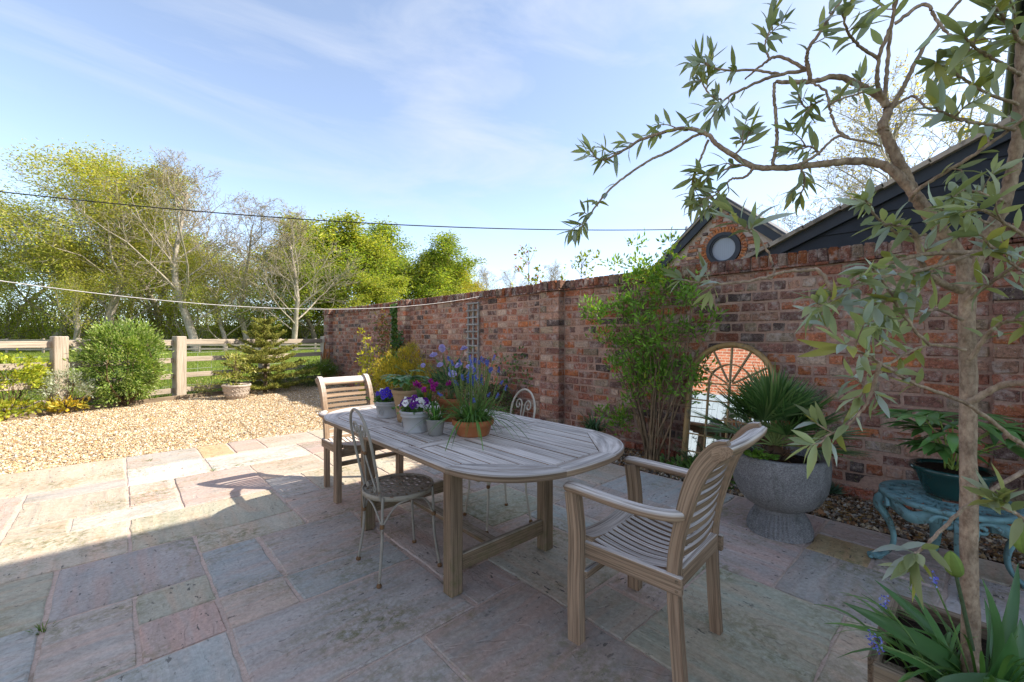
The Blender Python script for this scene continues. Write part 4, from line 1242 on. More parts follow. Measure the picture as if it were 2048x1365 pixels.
pot1 = grey_pot('pale grey crested pot of blue and white pansies farthest left on the table', P1, 0.088, 0.115)
pot3 = grey_pot('pale grey crested pot of white and purple pansies at the front of the table', P3, 0.088, 0.128)
pot4 = thing('small_grey_pot', 'small plain grey clay pot of grassy bulb leaves on the table', 'flower pot', P4)
obj('body', pot_lathe([(0, 0), (0.038, 0), (0.041, 0.004), (0.053, 0.088), (0.055, 0.092), (0.049, 0.093), (0.046, 0.08)], k=30), M['clay_dull'], pot4)
obj('soil', soil_disc(0.046, 0.08), M['soil'], pot4)
pot5 = thing('terracotta_bowl', 'wide low terracotta bowl with drooping green leaves on the table', 'flower pot', P5)
obj('body', pot_lathe([(0, 0), (0.088, 0), (0.094, 0.006), (0.106, 0.052), (0.118, 0.060), (0.122, 0.068), (0.122, 0.088), (0.118, 0.092), (0.109, 0.091), (0.104, 0.075)], k=40), M['terracotta'], pot5)
obj('soil', soil_disc(0.105, 0.076), M['soil'], pot5)
pot2 = thing('ribbed_pot', 'tall buff basketwork clay pot of hellebore leaves behind the pansies', 'flower pot', P2)
rp = [(0, 0), (0.066, 0)]
for i in range(15):
    z = 0.006 + i * 0.0125; r = 0.068 + 0.030 * (i / 14) ** 1.3
    rp += [(r, z), (r + 0.004, z + 0.006)]
rp += [(0.108, 0.196), (0.110, 0.212), (0.104, 0.216), (0.092, 0.214), (0.09, 0.19)]
obj('body', pot_lathe(rp, k=36), M['basket_clay'], pot2)
obj('soil', soil_disc(0.091, 0.195), M['soil'], pot2)
pot6 = thing('terracotta_pot', 'terracotta pot of lilac scabious behind the low bowl', 'flower pot', P6)
obj('body', pot_lathe([(0, 0), (0.055, 0), (0.078, 0.12), (0.088, 0.122), (0.092, 0.155), (0.082, 0.157), (0.078, 0.14)], k=32), M['terracotta'], pot6)
obj('soil', soil_disc(0.08, 0.14), M['soil'], pot6)

# ------------------------------------------------------------------ cast iron side table with the green pot
tt = thing('teal_table', 'ornate teal cast iron side table with scrolled legs at the border', 'side table', (3.36, 0.115, 0))
TR, TZ2 = 0.268, 0.405
a = np.linspace(0, 2 * math.pi, 49)[:-1]
obj('rim', MB().sweep(np.stack([TR * np.cos(a), TR * np.sin(a), np.full(48, TZ2)], 1), [(-0.02, -0.012), (0.02, -0.012), (0.024, 0.0), (0.02, 0.011), (-0.02, 0.011)], closed=True), M['teal_iron'], tt)
for r in (0.17, 0.10):
    obj('top_ring', MB().sweep(np.stack([r * np.cos(a), r * np.sin(a), np.full(48, TZ2)], 1), [(-0.011, -0.006), (0.011, -0.006), (0.011, 0.006), (-0.011, 0.006)], closed=True, smooth=False), M['teal_iron'], tt)
for i in range(16):                           # pierced top: petals between the rings
    an = i / 16 * 2 * math.pi
    def pp(r, d, an=an):
        return (r * math.cos(an + d), r * math.sin(an + d), TZ2)
    for sg in (-1, 1):
        obj('top_scroll', MB().sweep(spline([pp(0.105, 0), pp(0.15, sg * 0.12), pp(0.21, sg * 0.14), pp(0.262, 0.0)], 12), [(-0.006, -0.005), (0.006, -0.005), (0.006, 0.005), (-0.006, 0.005)], smooth=False), M['teal_iron'], tt)
lp = [(0.245, 0.39), (0.285, 0.36), (0.29, 0.315), (0.262, 0.27), (0.232, 0.20), (0.222, 0.13), (0.238, 0.07), (0.275, 0.028), (0.305, 0.018)]
for k_ in range(4):
    an = rad(-75 + 90 * k_)
    c, s_ = math.cos(an), math.sin(an)
    L = spline([(r * c, r * s_, z) for r, z in lp], 30)
    wdt = np.interp(np.linspace(0, 1, 30), [0, 0.12, 0.3, 0.55, 0.85, 1], [0.026, 0.044, 0.042, 0.027, 0.021, 0.034])
    lg = obj('leg', MB().sweep(L, [(-1, -0.22), (0, -0.45), (1, -0.22), (1, 0.22), (0, 0.62), (-1, 0.22)], wdt, up=(c, s_, 0.02)), M['teal_iron'], tt)
    ft = MB()
    ft.lathe([(0.004, 0.0), (0.03, 0.004), (0.033, 0.016), (0.024, 0.03), (0.006, 0.036)], 12, (0.305 * c, 0.305 * s_, 0))
    for tz in (-0.35, 0, 0.35):
        ft.lathe([(0.002, 0), (0.011, 0.003), (0.012, 0.012), (0.004, 0.02)], 8, (0.332 * math.cos(an + tz * 0.2), 0.332 * math.sin(an + tz * 0.2), 0))
    obj('claw_foot', ft, M['teal_iron'], lg)
    for sg in (-1, 1):                         # acanthus scrolls under the rim
        pts = []
        for q in np.linspace(0, 1, 24):
            th = q * 9.0; r = 0.045 * (1 - q * 0.8)
            pts.append((0.085 * (1 - q * 0.5) + r * math.cos(th) * 0.9, 0.352 + r * math.sin(th) * 0.8))
        P = np.array([(0.268 * c - s_ * sg * u, 0.268 * s_ + c * sg * u, z) for u, z in pts])
        obj('scroll', MB().tube(P, 0.010, 6), M['teal_iron'], lg)
    ap = [(TR * math.cos(an + q), TR * math.sin(an + q), TZ2 - 0.035 - 0.035 * math.sin((q - 0.4) / 0.8 * math.pi) ** 2) for q in np.linspace(0.35, 1.22, 18)]
    obj('apron', MB().sweep(ap, [(-0.006, -0.03), (0.006, -0.03), (0.006, 0.03), (-0.006, 0.03)], up=(0, 0, 1)), M['teal_iron'], tt)
gpot = thing('green_pot', 'glossy dark green glazed pot of hellebore on the teal table', 'flower pot', (3.40, 0.10, TZ2 + 0.012))
obj('body', pot_lathe([(0, 0), (0.105, 0), (0.112, 0.008), (0.135, 0.07), (0.16, 0.125), (0.175, 0.135), (0.178, 0.15), (0.172, 0.160), (0.158, 0.158), (0.15, 0.14)], k=40), M['green_glaze'], gpot)
obj('soil', soil_disc(0.152, 0.142), M['soil'], gpot)

# ------------------------------------------------------------------ planter of the olive tree
PZ = 0.44
pl = thing('wooden_planter', 'square weathered timber planter holding the olive tree and tulips', 'planter', (1.70, -0.03, 0))
for i, z in enumerate((0.075, 0.22, 0.365)):
    for sx in (-1, 1):
        obj('board', MB().box((sx * 0.22, 0, z), (0.028, 0.44, 0.14), None, 0.004, np.ones(3) * rng.uniform(0.8, 1.1)), M['edging'], pl)
        obj('board', MB().box((0, sx * 0.22, z), (0.412, 0.028, 0.14), None, 0.004, np.ones(3) * rng.uniform(0.8, 1.1)), M['edging'], pl)
for sx in (-1, 1):
    for sy in (-1, 1):
        obj('corner_post', MB().box((sx * 0.185, sy * 0.185, 0.21), (0.05, 0.05, 0.42), None, 0.004), M['edging'], pl)
obj('soil', MB().box((0, 0, 0.38), (0.41, 0.41, 0.03)), M['soil'], pl)

# other small pots in the border
dp = thing('daffodil_pot', 'weathered terracotta pot of strappy daffodil leaves at the wall foot', 'flower pot', (4.02, 2.98, 0))
obj('body', pot_lathe([(0, 0), (0.085, 0), (0.115, 0.19), (0.128, 0.192), (0.132, 0.235), (0.12, 0.238), (0.115, 0.2)], k=30), M['basket_clay'], dp)
obj('soil', soil_disc(0.116, 0.21), M['soil'], dp)
wp = thing('patterned_pot', 'whitewashed embossed clay bowl pot on the gravel by the fence', 'flower pot', (1.84, 10.55, 0))
wprof = [(0, 0), (0.16, 0), (0.17, 0.008), (0.225, 0.12), (0.245, 0.24), (0.262, 0.252), (0.268, 0.28), (0.26, 0.292), (0.238, 0.29), (0.23, 0.25)]
obj('body', pot_lathe(wprof, k=40), M['white_clay'], wp)
em = MB()
for i in range(22):
    an = i / 22 * 2 * math.pi
    for z, r in ((0.10, 0.219), (0.19, 0.238)):
        p = np.array([(r * math.cos(an + 0.09 * math.cos(q)), r * math.sin(an + 0.09 * math.cos(q)), z + 0.03 * math.sin(q)) for q in np.linspace(0, 5.2, 10)])
        em.tube(p, 0.007, 5)
obj('relief', em, M['white_clay'], wp)
obj('soil', soil_disc(0.235, 0.26), M['soil'], wp)

# ------------------------------------------------------------------ fence, far fences, trellises, lines
fn = thing('post_and_rail_fence', 'weathered oak post and rail fence with square posts by the gravel', 'fence', (FENCE[1][0], FENCE[1][1], 0))
f0 = np.array([*FENCE[1], 0])
fd = nrm(np.array([*(FENCE[3] - FENCE[1]), 0])); fnm = np.array([-fd[1], fd[0], 0])
RF = np.stack([fd, fnm, (0, 0, 1)], 1)
for p in FENCE:
    obj('post', MB().box(np.array([*p, 0.62]) - f0, (0.19, 0.19, 1.36), RF, 0.012, np.ones(3) * rng.uniform(0.9, 1.1), axis=2), M['rail'], fn)
for a_, b_ in zip(FENCE[:-1], FENCE[1:]):
    for z in (1.17, 0.80, 0.47, 0.16):
        h = 0.11 if z > 1 else 0.105
        sag = rng.normal(0, 0.008, 2)
        obj('rail', MB().beam(np.array([*a_, z + sag[0]]) - f0 + fnm * 0.035, np.array([*b_, z + sag[1]]) - f0 + fnm * 0.035, 0.04, h, col=np.ones(3) * rng.uniform(0.88, 1.12)), M['rail'], fn)
wr = MB()
for z in (0.08, 0.25, 0.42, 0.6, 0.78, 0.95):
    wr.tube([np.array([*FENCE[0], z]) - f0 + fnm * 0.1, np.array([*FENCE[-1], z]) - f0 + fnm * 0.1], 0.0022, 4)
L = np.linalg.norm(FENCE[-1] - FENCE[0])
for i in range(int(L / 0.28)):
    q = np.array([*FENCE[0], 0]) - f0 + fd * i * 0.28 + fnm * 0.1
    wr.tube([q + (0, 0, 0.05), q + (0, 0, 0.96)], 0.002, 4)
obj('stock_wire', wr, M['wire'], fn)

def field_fence(name, label, pts, h, rails, sp, r=0.05):
    pts = [np.array(p, float) for p in pts]
    o = np.array([pts[0][0], pts[0][1], float(terrain(pts[0][0], pts[0][1]))])
    t = thing(name, label, 'fence', o)
    def g3(p):
        return np.array([p[0], p[1], float(terrain(p[0], p[1]))]) - o
    for a_, b_ in zip(pts[:-1], pts[1:]):
        n = max(1, int(np.linalg.norm(b_ - a_) / sp))
        for i in range(n):
            p, q = a_ + (b_ - a_) * i / n, a_ + (b_ - a_) * (i + 1) / n
            obj('post', MB().box(g3(p) + (0, 0, h / 2), (0.13, 0.13, h), Euler((rng.normal(0, 0.05), rng.normal(0, 0.05), 0.4)).to_matrix(), 0.01), M['rail'], t)
            for z in rails:
                obj('rail', MB().beam(g3(p) + (0, -0.07, z), g3(q) + (0, -0.07, z + rng.normal(0, 0.02)), 0.05, 0.14, ch=0.005), M['rail'], t)
def fp(x, D):
    return tuple(at(x, 700, D)[:2])
field_fence('paddock_fence', 'far pale rail fence crossing the paddock below the trees', [fp(-60, 34), fp(160, 34), fp(400, 35), fp(560, 36), fp(700, 37)], 1.15, (1.0, 0.62, 0.3), 2.6)
field_fence('bank_fence', 'distant pale fence on the grass bank left of the wall end', [fp(590, 62), fp(665, 60)], 1.2, (1.05, 0.6), 1.8)

def trellis(label, y0, y1, z0, z1):
    t = thing('trellis', label, 'trellis', (WALL - 0.03, y0, z0), 0, 'grey ladder trellises on the wall')
    W, H = y1 - y0, z1 - z0
    for u in (0.02, W / 2, W - 0.02):
        obj('upright', MB().box((0, u, H / 2), (0.022, 0.03, H), None, 0.003), M['trellis'], t)
    n = int(H / 0.118)
    for i in range(n + 1):
        obj('cross_bar', MB().box((-0.02, W / 2, H - 0.02 - i * 0.118), (0.02, W + 0.03, 0.028), None, 0.003), M['trellis'], t)
    return t
trellis('grey ladder trellis standing clear on the wall behind the scabious', 5.58, 5.89, 0.25, 1.87)
trellis('grey ladder trellis overgrown with ivy beside the far pilaster', 8.32, 8.64, 0.35, 1.83)

cl = thing('clothes_line', 'white clothes line strung from a hook on the wall coping', 'line', (WALL, 5.51, 1.97))
xs = np.linspace(4.38, -4.05, 60)
obj('cord', MB().tube(np.stack([xs - WALL, (5.51 - 0.0725 * (4.42 - xs)) - 5.51, 1.612 + 0.034 * (xs - 1.2) ** 2 - 1.97], 1), 0.0032, 6), M['cord'], cl)
hk = MB(); hk.tube([(0.05, 0, 0), (-0.02, 0, 0)], 0.006, 6)
hk.tube([(-0.045 + 0.022 * math.cos(q), 0.0, 0.022 * math.sin(q)) for q in np.linspace(0, 6.28, 16)], 0.005, 6)
obj('hook', hk, M['wire'], cl)
pwr = MB()
A_ = np.array([9.24, 4.36, 3.66]); B_ = at(-260, 352, 7.0)
u = np.linspace(0, 1, 70)
ln = A_[None] * (1 - u[:, None]) + B_[None] * u[:, None]; ln[:, 2] -= 1.15 * u * (1 - u)
pw = pwr.tube(ln - A_, 0.010, 6)
pw_o = obj('overhead_cable', pwr, M['cable']); pw_o.location = tuple(A_)
tag(pw_o, 'black overhead cable running from the brick gable across the sky', 'cable')
# ------------------------------------------------------------------ plants: helpers
def blob(mb, c, r, n, L, W, pal, clumps=60, cr=0.22, shell=(0.5, 1.0), zmin=-0.5, out=0.7, up=0.25, fold=0.18, droop=0.0, v=0.22):
    c = np.asarray(c, float); r = np.asarray(r, float)
    u = sph(clumps * 3); u = u[u[:, 2] > zmin][:clumps]; k = len(u)
    f = rng.uniform(*shell, (k, 1)) ** 0.7 * (1 + 0.10 * np.sin(u[:, :1] * 5 + c[0]) * np.cos(u[:, 1:2] * 4))
    cc = c + u * r * f
    ci = rng.integers(0, k, n)
    P = cc[ci] + rng.normal(0, 1, (n, 3)) * cr * r * rng.uniform(0.5, 1.1, (k, 1))[ci]
    D = nrm((P - c) / r) * out + sph(n) * (1 - out * 0.6) + np.array([0, 0, up])
    tint = rng.uniform(0.8, 1.2, (k, 1))[ci]
    mb.leaves(P, D, rng.uniform(0.7, 1.25, n) * L, rng.uniform(0.75, 1.2, n) * W, np.clip(pick(pal, n, v) * tint, 0, 1), fold=fold, droop=droop)
    return mb
def stems(mb, base, tips, r0, r1, bend=0.15, k=5, n=7):
    for t in tips:
        b = np.asarray(base, float) + rng.normal(0, 1, 3) * np.array([1, 1, 0]) * r0 * 2
        t = np.asarray(t, float)
        m = (b + t) / 2 + rng.normal(0, bend, 3) * np.linalg.norm(t - b) * np.array([1, 1, 0.3])
        mb.tube(spline([b, m, t], n), np.linspace(r0, r1, n), k)
    return mb
def plant(name, label, cat, loc, parts, group=None):
    t = thing(name, label, cat, loc, 0, group)
    for nm, mb, mat in parts:
        obj(nm, mb, mat, t)
    return t
# recursive tree: returns wood (limbs), twigs and the list of twig points for leaves
def grow(h, r, spread, seed, levels=4, kids=(9, 6, 5, 4), up=0.25, first=0.25, wob=0.16, trunk_pts=None, shrink=0.52, twig_min=0.006, ang=(35, 65), crown_pow=1.0):
    R = np.random.default_rng(seed)
    wood, twig = MB(), MB()
    tips = []
    def branch(p, d, L, rad_, lv):
        n = 9 if lv == 0 else (6 if lv == 1 else 4)
        P = [np.array(p)]; dd = np.array(d, float)
        for i in range(n):
            dd = nrm(dd + R.normal(0, wob, 3) * (0.6 if lv == 0 else 1.0) + np.array([0, 0, up * (0.35 if lv else 0.2)]))
            P.append(P[-1] + dd * L / n)
        P = np.array(P)
        rr = np.linspace(rad_, rad_ * (0.22 if lv < levels - 1 else 0.4), n + 1)
        (wood if lv < 2 else twig).tube(P, rr, 8 if lv == 0 else (6 if lv == 1 else 3), cap=False)
        if lv >= levels - 1:
            tips.append(P)
            return
        kn = kids[lv]
        for j in range(kn):
            f = first + (1 - first) * (j + R.uniform(0, 0.9)) / kn if lv == 0 else 0.25 + 0.75 * (j + R.uniform(0, 0.9)) / kn
            f = min(f, 0.99)
            x = f * n; i = int(x); q = P[i] + (P[min(i + 1, n)] - P[i]) * (x - i)
            t = nrm(P[min(i + 1, n)] - P[i])
            a = rad(R.uniform(*ang)) * (1.0 - 0.45 * f if lv == 0 else 1)
            s_ = nrm(np.cross(t, R.normal(size=3)))
            nd = t * math.cos(a) + s_ * math.sin(a)
            if lv == 0:
                az = j * 2.4 + R.uniform(-0.5, 0.5)
                nd = np.array([math.cos(az) * math.sin(a), math.sin(az) * math.sin(a), math.cos(a)])
                LL = spread * (1 - 0.62 * ((f - first) / (1 - first)) ** crown_pow) * R.uniform(0.75, 1.15)
            else:
                LL = L * shrink * R.uniform(0.7, 1.2) * (1.1 - 0.45 * f)
            branch(q, nd, LL, max(rad_ * (1 - 0.6 * f) * R.uniform(0.30, 0.46), twig_min), lv + 1)
    branch((0, 0, 0), nrm(np.array([R.normal(0, 0.05), R.normal(0, 0.05), 1])), h * 0.86, r, 0)
    return wood, twig, tips
def tip_leaves(mb, tips, per, L, W, pal, jitter=0.12, droop=0.2, seed=0, v=0.22):
    R = np.random.default_rng(seed)
    T = np.array(tips)                                  # m, k, 3
    m, k = T.shape[:2]; n = m * per
    i = np.repeat(np.arange(m), per); f = R.uniform(0.15, 1.0, n) * (k - 1); a = np.minimum(f.astype(int), k - 2)
    P = T[i, a] + (T[i, a + 1] - T[i, a]) * (f - a)[:, None] + R.normal(0, jitter, (n, 3))
    D = nrm(T[i, a + 1] - T[i, a]) * 0.6 + sph(n) * 0.8 - np.array([0, 0, droop])
    tint = R.uniform(0.62, 1.25, (m, 1))[i]
    mb.leaves(P, D, R.uniform(0.7, 1.3, n) * L, R.uniform(0.7, 1.3, n) * W, np.clip(pick(pal, n, v) * tint, 0, 1))
    return mb
def tree(name, label, x, D, h, r, spread, seed, pal, per, L, W, bark='bark', cat='tree', group='trees beyond the paddock', rz=0.0, jitter=0.15, droop=0.2, z=None, loc=None, **kw):
    loc = at(x, 700, D) if loc is None else np.array(loc, float)
    loc[2] = float(terrain(loc[0], loc[1])) - 0.05 if z is None else z
    wood, twig, tips = grow(h, r, spread, seed, **kw)
    t = thing(name, label, cat, loc, rz, group)
    obj('trunk', wood, M[bark], t)
    obj('twigs', twig, M[bark], t)
    if per:
        obj('crown', tip_leaves(MB(), tips, per, L, W, pal, jitter, droop, seed), M['leaf_far'], t)
    return t

# ------------------------------------------------------------------ trees beyond the fence
YG = [(0.40, 0.41, 0.07), (0.46, 0.44, 0.09), (0.32, 0.37, 0.06), (0.52, 0.46, 0.13)]
LG = [(0.28, 0.35, 0.05), (0.35, 0.39, 0.06), (0.20, 0.29, 0.04), (0.42, 0.41, 0.08)]
MG = [(0.20, 0.29, 0.04), (0.28, 0.35, 0.05), (0.35, 0.38, 0.06), (0.14, 0.22, 0.035)]
GOLD = [(0.42, 0.34, 0.03), (0.48, 0.38, 0.05), (0.30, 0.28, 0.04), (0.36, 0.33, 0.05)]
BUD = [(0.34, 0.25, 0.12), (0.28, 0.22, 0.10), (0.40, 0.33, 0.12)]
protos = {}
def copse(kind, name, label, x, D, top, group, rz, squash=1.0):
    loc = at(x, 700, D); loc[2] = float(terrain(loc[0], loc[1])) - 0.05
    h = EYE + (673 - top) / F * D - loc[2]
    if kind not in protos:
        pr, lf = KINDS[kind]
        wood, twig, tips = grow(10.0, *pr[:3], **pr[3])
        t = thing(name, label, 'tree', loc, rz, group)
        obj('trunk', wood, M[lf[0]], t); obj('twigs', twig, M[lf[0]], t)
        obj('crown', tip_leaves(MB(), tips, *lf[1:]), M['leaf_far'], t)
        protos[kind] = t
    else:
        t = dup(protos[kind], loc, rz, label, group); t.name = name
    sq = squash * {'w': 1.45, 'b': 1.4, 'o': 1.55, 'm': 1.5, 'y': 1.35}[kind[0]]
    t.scale = (h / 10 * sq, h / 10 * sq, h / 10)
KINDS = {  # grow(radius, spread, seed, ...), (bark, leaves per twig, length, width, palette, jitter, droop, seed)
    'w1': ((0.17, 5.4, 11, dict(kids=(14, 9, 7, 4), up=0.28, wob=0.2, first=0.14, ang=(30, 62), shrink=0.5, twig_min=0.005)), ('bark_pale', 28, 0.12, 0.042, YG, 0.24, 0.5, 1)),
    'w2': ((0.16, 5.6, 14, dict(kids=(14, 9, 7, 4), up=0.22, wob=0.23, first=0.10, ang=(30, 66), shrink=0.52, twig_min=0.005)), ('bark_pale', 28, 0.12, 0.042, YG + LG[:1], 0.24, 0.5, 2)),
    'b1': ((0.16, 5.0, 21, dict(kids=(18, 11, 9, 5), up=0.30, wob=0.13, first=0.16, ang=(28, 58), shrink=0.52, twig_min=0.0085)), ('bark_pale', 3, 0.06, 0.034, BUD, 0.03, 0.1, 3)),
    'b2': ((0.15, 5.6, 25, dict(kids=(17, 11, 9, 5), up=0.20, wob=0.19, first=0.12, ang=(32, 66), shrink=0.52, twig_min=0.0085)), ('bark_pale', 3, 0.06, 0.034, BUD, 0.03, 0.1, 4)),
    'o1': ((0.22, 5.4, 31, dict(kids=(13, 9, 7, 4), up=0.18, wob=0.2, first=0.12, ang=(35, 68), shrink=0.5)), ('bark', 22, 0.16, 0.11, LG + YG[:2], 0.28, 0.2, 5)),
    'o2': ((0.22, 5.6, 33, dict(kids=(13, 9, 7, 4), up=0.15, wob=0.2, first=0.10, ang=(35, 70), shrink=0.5)), ('bark', 22, 0.16, 0.11, MG + LG[:2], 0.28, 0.2, 6)),
    'm1': ((0.20, 5.4, 35, dict(kids=(12, 8, 6, 4), up=0.15, wob=0.22, first=0.12, ang=(35, 66), shrink=0.5)), ('bark', 18, 0.18, 0.12, GOLD, 0.3, 0.2, 7)),
    'y1': ((0.16, 5.2, 61, dict(kids=(16, 10, 8, 5), up=0.25, wob=0.15, first=0.15, ang=(30, 62), shrink=0.5, twig_min=0.0075)), ('bark_pale', 4, 0.07, 0.042, [(0.40, 0.33, 0.06), (0.34, 0.26, 0.09)], 0.03, 0.1, 8)),
}
GT = 'trees beyond the paddock'
for a_ in [('w1', 'willow_tree', 'tall yellow-green willow with pale forked trunk left of the bare tree', 205, 38, 322, GT, 0.3),
           ('w2', 'willow_tree', 'yellow-green willow second from the left edge', 95, 40, 330, GT, 1.2),
           ('w1', 'willow_tree', 'lower yellow-green willow at the far left edge', -25, 36, 395, GT, 2.6),
           ('b1', 'bare_ash_tree', 'tallest bare grey-brown tree with fine twigs left of centre', 393, 38, 320, GT, 0.0),
           ('b2', 'bare_ash_tree', 'bare tree filling the gap behind the tall willow', 300, 43, 345, GT, 2.0),
           ('b2', 'bare_ash_tree', 'spreading bare tree between the tallest bare tree and the oaks', 500, 42, 425, GT, 4.0),
           ('b1', 'bare_ash_tree', 'small bare tree in front of the first oak', 590, 41, 440, GT, 2.2),
           ('o1', 'oak_tree', 'fresh yellow-green oak behind the small bare tree', 585, 52, 424, GT, 0.5),
           ('o2', 'oak_tree', 'bright green oak above the wall end', 690, 50, 446, GT, 1.5),
           ('o1', 'oak_tree', 'rounded yellow-green oak right of the wall end', 765, 56, 468, GT, 3.0),
           ('o2', 'oak_tree', 'broad green oak over the second wall bay', 835, 60, 488, GT, 4.4),
           ('o1', 'oak_tree', 'dull green oak at the right of the green trees', 885, 70, 520, GT, 5.2),
           ('m1', 'field_maple', 'small golden tree above the wall left of the clothes hook', 912, 58, 535, GT, 0.0),
           ('o2', 'oak_tree', 'shaded green oak behind the tallest bare tree', 440, 58, 455, GT, 2.7),
           ('o1', 'oak_tree', 'green oak in the second row behind the willows', 255, 62, 480, GT, 1.1),
           ('o2', 'oak_tree', 'green oak in the back row at far left', 30, 64, 470, GT, 0.2),
           ('o1', 'oak_tree', 'green oak in the second row between willow and tallest bare tree', 345, 57, 468, GT, 4.1),
           ('w2', 'willow_tree', 'short yellow-green willow low between the two bare trees', 450, 40, 500, GT, 3.3),
           ('w1', 'willow_tree', 'short yellow-green willow low in front of the tall willow', 150, 37, 480, GT, 5.0),
           ('o2', 'oak_tree', 'low green tree just left of the wall end', 630, 48, 520, GT, 3.6),
           ('o1', 'oak_tree', 'low yellow-green tree just over the wall end coping', 730, 46, 545, GT, 0.9),
           ('o1', 'oak_tree', 'rounded green oak between the broad oak and the golden tree', 862, 55, 508, GT, 1.9),
           ('o2', 'oak_tree', 'tall green oak in the back row above the wall end', 655, 60, 440, GT, 5.6),
           ('m1', 'field_maple', 'golden tree at the right end of the green trees', 945, 66, 562, GT, 2.0),
           ('b1', 'distant_bare_tree', 'leftmost of three far bare trees showing over the wall', 985, 90, 541, 'far bare trees over the wall', 0.4),
           ('b2', 'distant_bare_tree', 'middle of three far bare trees showing over the wall', 1040, 92, 538, 'far bare trees over the wall', 1.0),
           ('b1', 'distant_bare_tree', 'rightmost of three far bare trees showing over the wall', 1092, 94, 533, 'far bare trees over the wall', 3.0),
           ('y1', 'budding_tree', 'tall bare tree with yellow buds rising behind the black barn', 1860, 30, 95, 'bare trees behind the barn', 0.0),
           ('b2', 'budding_tree', 'smaller bare tree between the gable and the black barn', 1625, 38, 352, 'bare trees behind the barn', 5.0)]:
    copse(*a_)
# thicket at the foot of the trees
hb = MB(); hs_ = MB()
for i in range(30):
    x = -120 + i * 27 + rng.uniform(-10, 10); D = rng.uniform(40, 47) + max(0, i - 17) * 0.8
    p = at(x, 700, D); p[2] = float(terrain(p[0], p[1])) - 0.1
    hh = rng.uniform(4.2, 6.2) if i < 22 else rng.uniform(3.0, 4.6)
    blob(hb, p + (0, 0, hh * 0.45), (2.6, 2.6, hh * 0.58), 3400, 0.17, 0.085, (LG + MG) if i % 3 == 1 else YG + LG, 60, 0.22, (0.3, 1.0), -0.9)
    stems(hs_, p, [p + rng.normal(0, 1, 3) * (1.4, 1.4, 0.4) + (0, 0, hh * 1.0) for _ in range(26)], 0.045, 0.01, k=3, n=5)
tag(stuff(obj('hedgerow', hb, M['leaf_far'])), 'mixed leafy hedgerow thicket at the foot of the paddock trees', 'hedgerow')
tag(stuff(obj('hedgerow_stems', hs_, M['bark_pale'])), 'pale tangled stems standing within the hedgerow thicket', 'stems')

# ------------------------------------------------------------------ shrubs by the fence
def fence_shrub(name, label, loc, parts, cat='shrub'):
    return plant(name, label, cat, loc, parts)
m1 = MB(); m2 = MB()
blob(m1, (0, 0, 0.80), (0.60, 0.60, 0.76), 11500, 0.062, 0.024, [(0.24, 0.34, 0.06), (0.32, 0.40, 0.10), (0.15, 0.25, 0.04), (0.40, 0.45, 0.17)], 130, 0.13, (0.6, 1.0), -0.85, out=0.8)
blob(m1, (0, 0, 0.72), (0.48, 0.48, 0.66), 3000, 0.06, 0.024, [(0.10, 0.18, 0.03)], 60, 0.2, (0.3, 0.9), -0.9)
stems(m2, (0, 0, 0), [np.array([0, 0, 0.6]) + sph(1)[0] * 0.5 + (0, 0, 0.25) for _ in range(16)], 0.018, 0.006)
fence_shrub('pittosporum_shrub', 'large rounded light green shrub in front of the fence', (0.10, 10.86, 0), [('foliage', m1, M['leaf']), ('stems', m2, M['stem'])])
m1 = MB(); m2 = MB()
blob(m1, (0, 0, 0.62), (0.48, 0.45, 0.36), 2600, 0.055, 0.038, [(0.42, 0.45, 0.04), (0.5, 0.5, 0.06), (0.30, 0.38, 0.04)], 70, 0.16, (0.6, 1.0), -0.4)
blob(m1, (0, -0.1, 0.12), (0.6, 0.4, 0.14), 700, 0.07, 0.05, [(0.35, 0.42, 0.05), (0.45, 0.42, 0.05)], 30, 0.2)
stems(m2, (0, 0, 0), [(rng.normal(0, 0.28), rng.normal(0, 0.28), 0.62 + rng.uniform(-0.1, 0.2)) for _ in range(46)], 0.006, 0.003)
fence_shrub('spiraea_shrub', 'twiggy yellow-leaved shrub at the left edge of the border', (-1.36, 10.62, 0), [('foliage', m1, M['leaf']), ('stems', m2, M['stem'])])
m1 = MB(); m2 = MB()
blob(m1, (0, 0, 0.40), (0.36, 0.34, 0.32), 2300, 0.05, 0.016, [(0.42, 0.45, 0.36), (0.34, 0.38, 0.28), (0.5, 0.52, 0.42)], 60, 0.15, (0.5, 1.0), -0.3)
stems(m2, (0, 0, 0), [(rng.normal(0, 0.26), rng.normal(0, 0.24), rng.uniform(0.2, 0.6)) for _ in range(50)], 0.006, 0.003)
fence_shrub('lavender_shrub', 'silvery grey-leaved low shrub below the left fence post', (-0.66, 10.62, 0), [('foliage', m1, M['leaf']), ('stems', m2, M['stem'])])
m1 = MB()
blob(m1, (0, 0, 0.10), (0.20, 0.14, 0.12), 160, 0.09, 0.045, [(0.5, 0.34, 0.03), (0.45, 0.4, 0.05)], 14, 0.3)
fence_shrub('gold_leaf_clump', 'small amber-leaved clump at the foot of the silvery shrub', (-0.62, 10.36, 0), [('foliage', m1, M['leaf'])], 'plant')
m1 = MB(); m2 = MB()
blob(m1, (0, 0, 0.17), (0.20, 0.1, 0.17), 130, 0.06, 0.03, [(0.30, 0.33, 0.10), (0.38, 0.35, 0.15)], 20, 0.25)
stems(m2, (0, 0, 0), [(rng.normal(0, 0.16), rng.normal(0, 0.06), rng.uniform(0.15, 0.36)) for _ in range(22)], 0.004, 0.002)
fence_shrub('young_shrub', 'sparse twiggy young shrub between the right post and the pot', (1.42, 11.42, 0), [('foliage', m1, M['leaf']), ('stems', m2, M['stem'])])
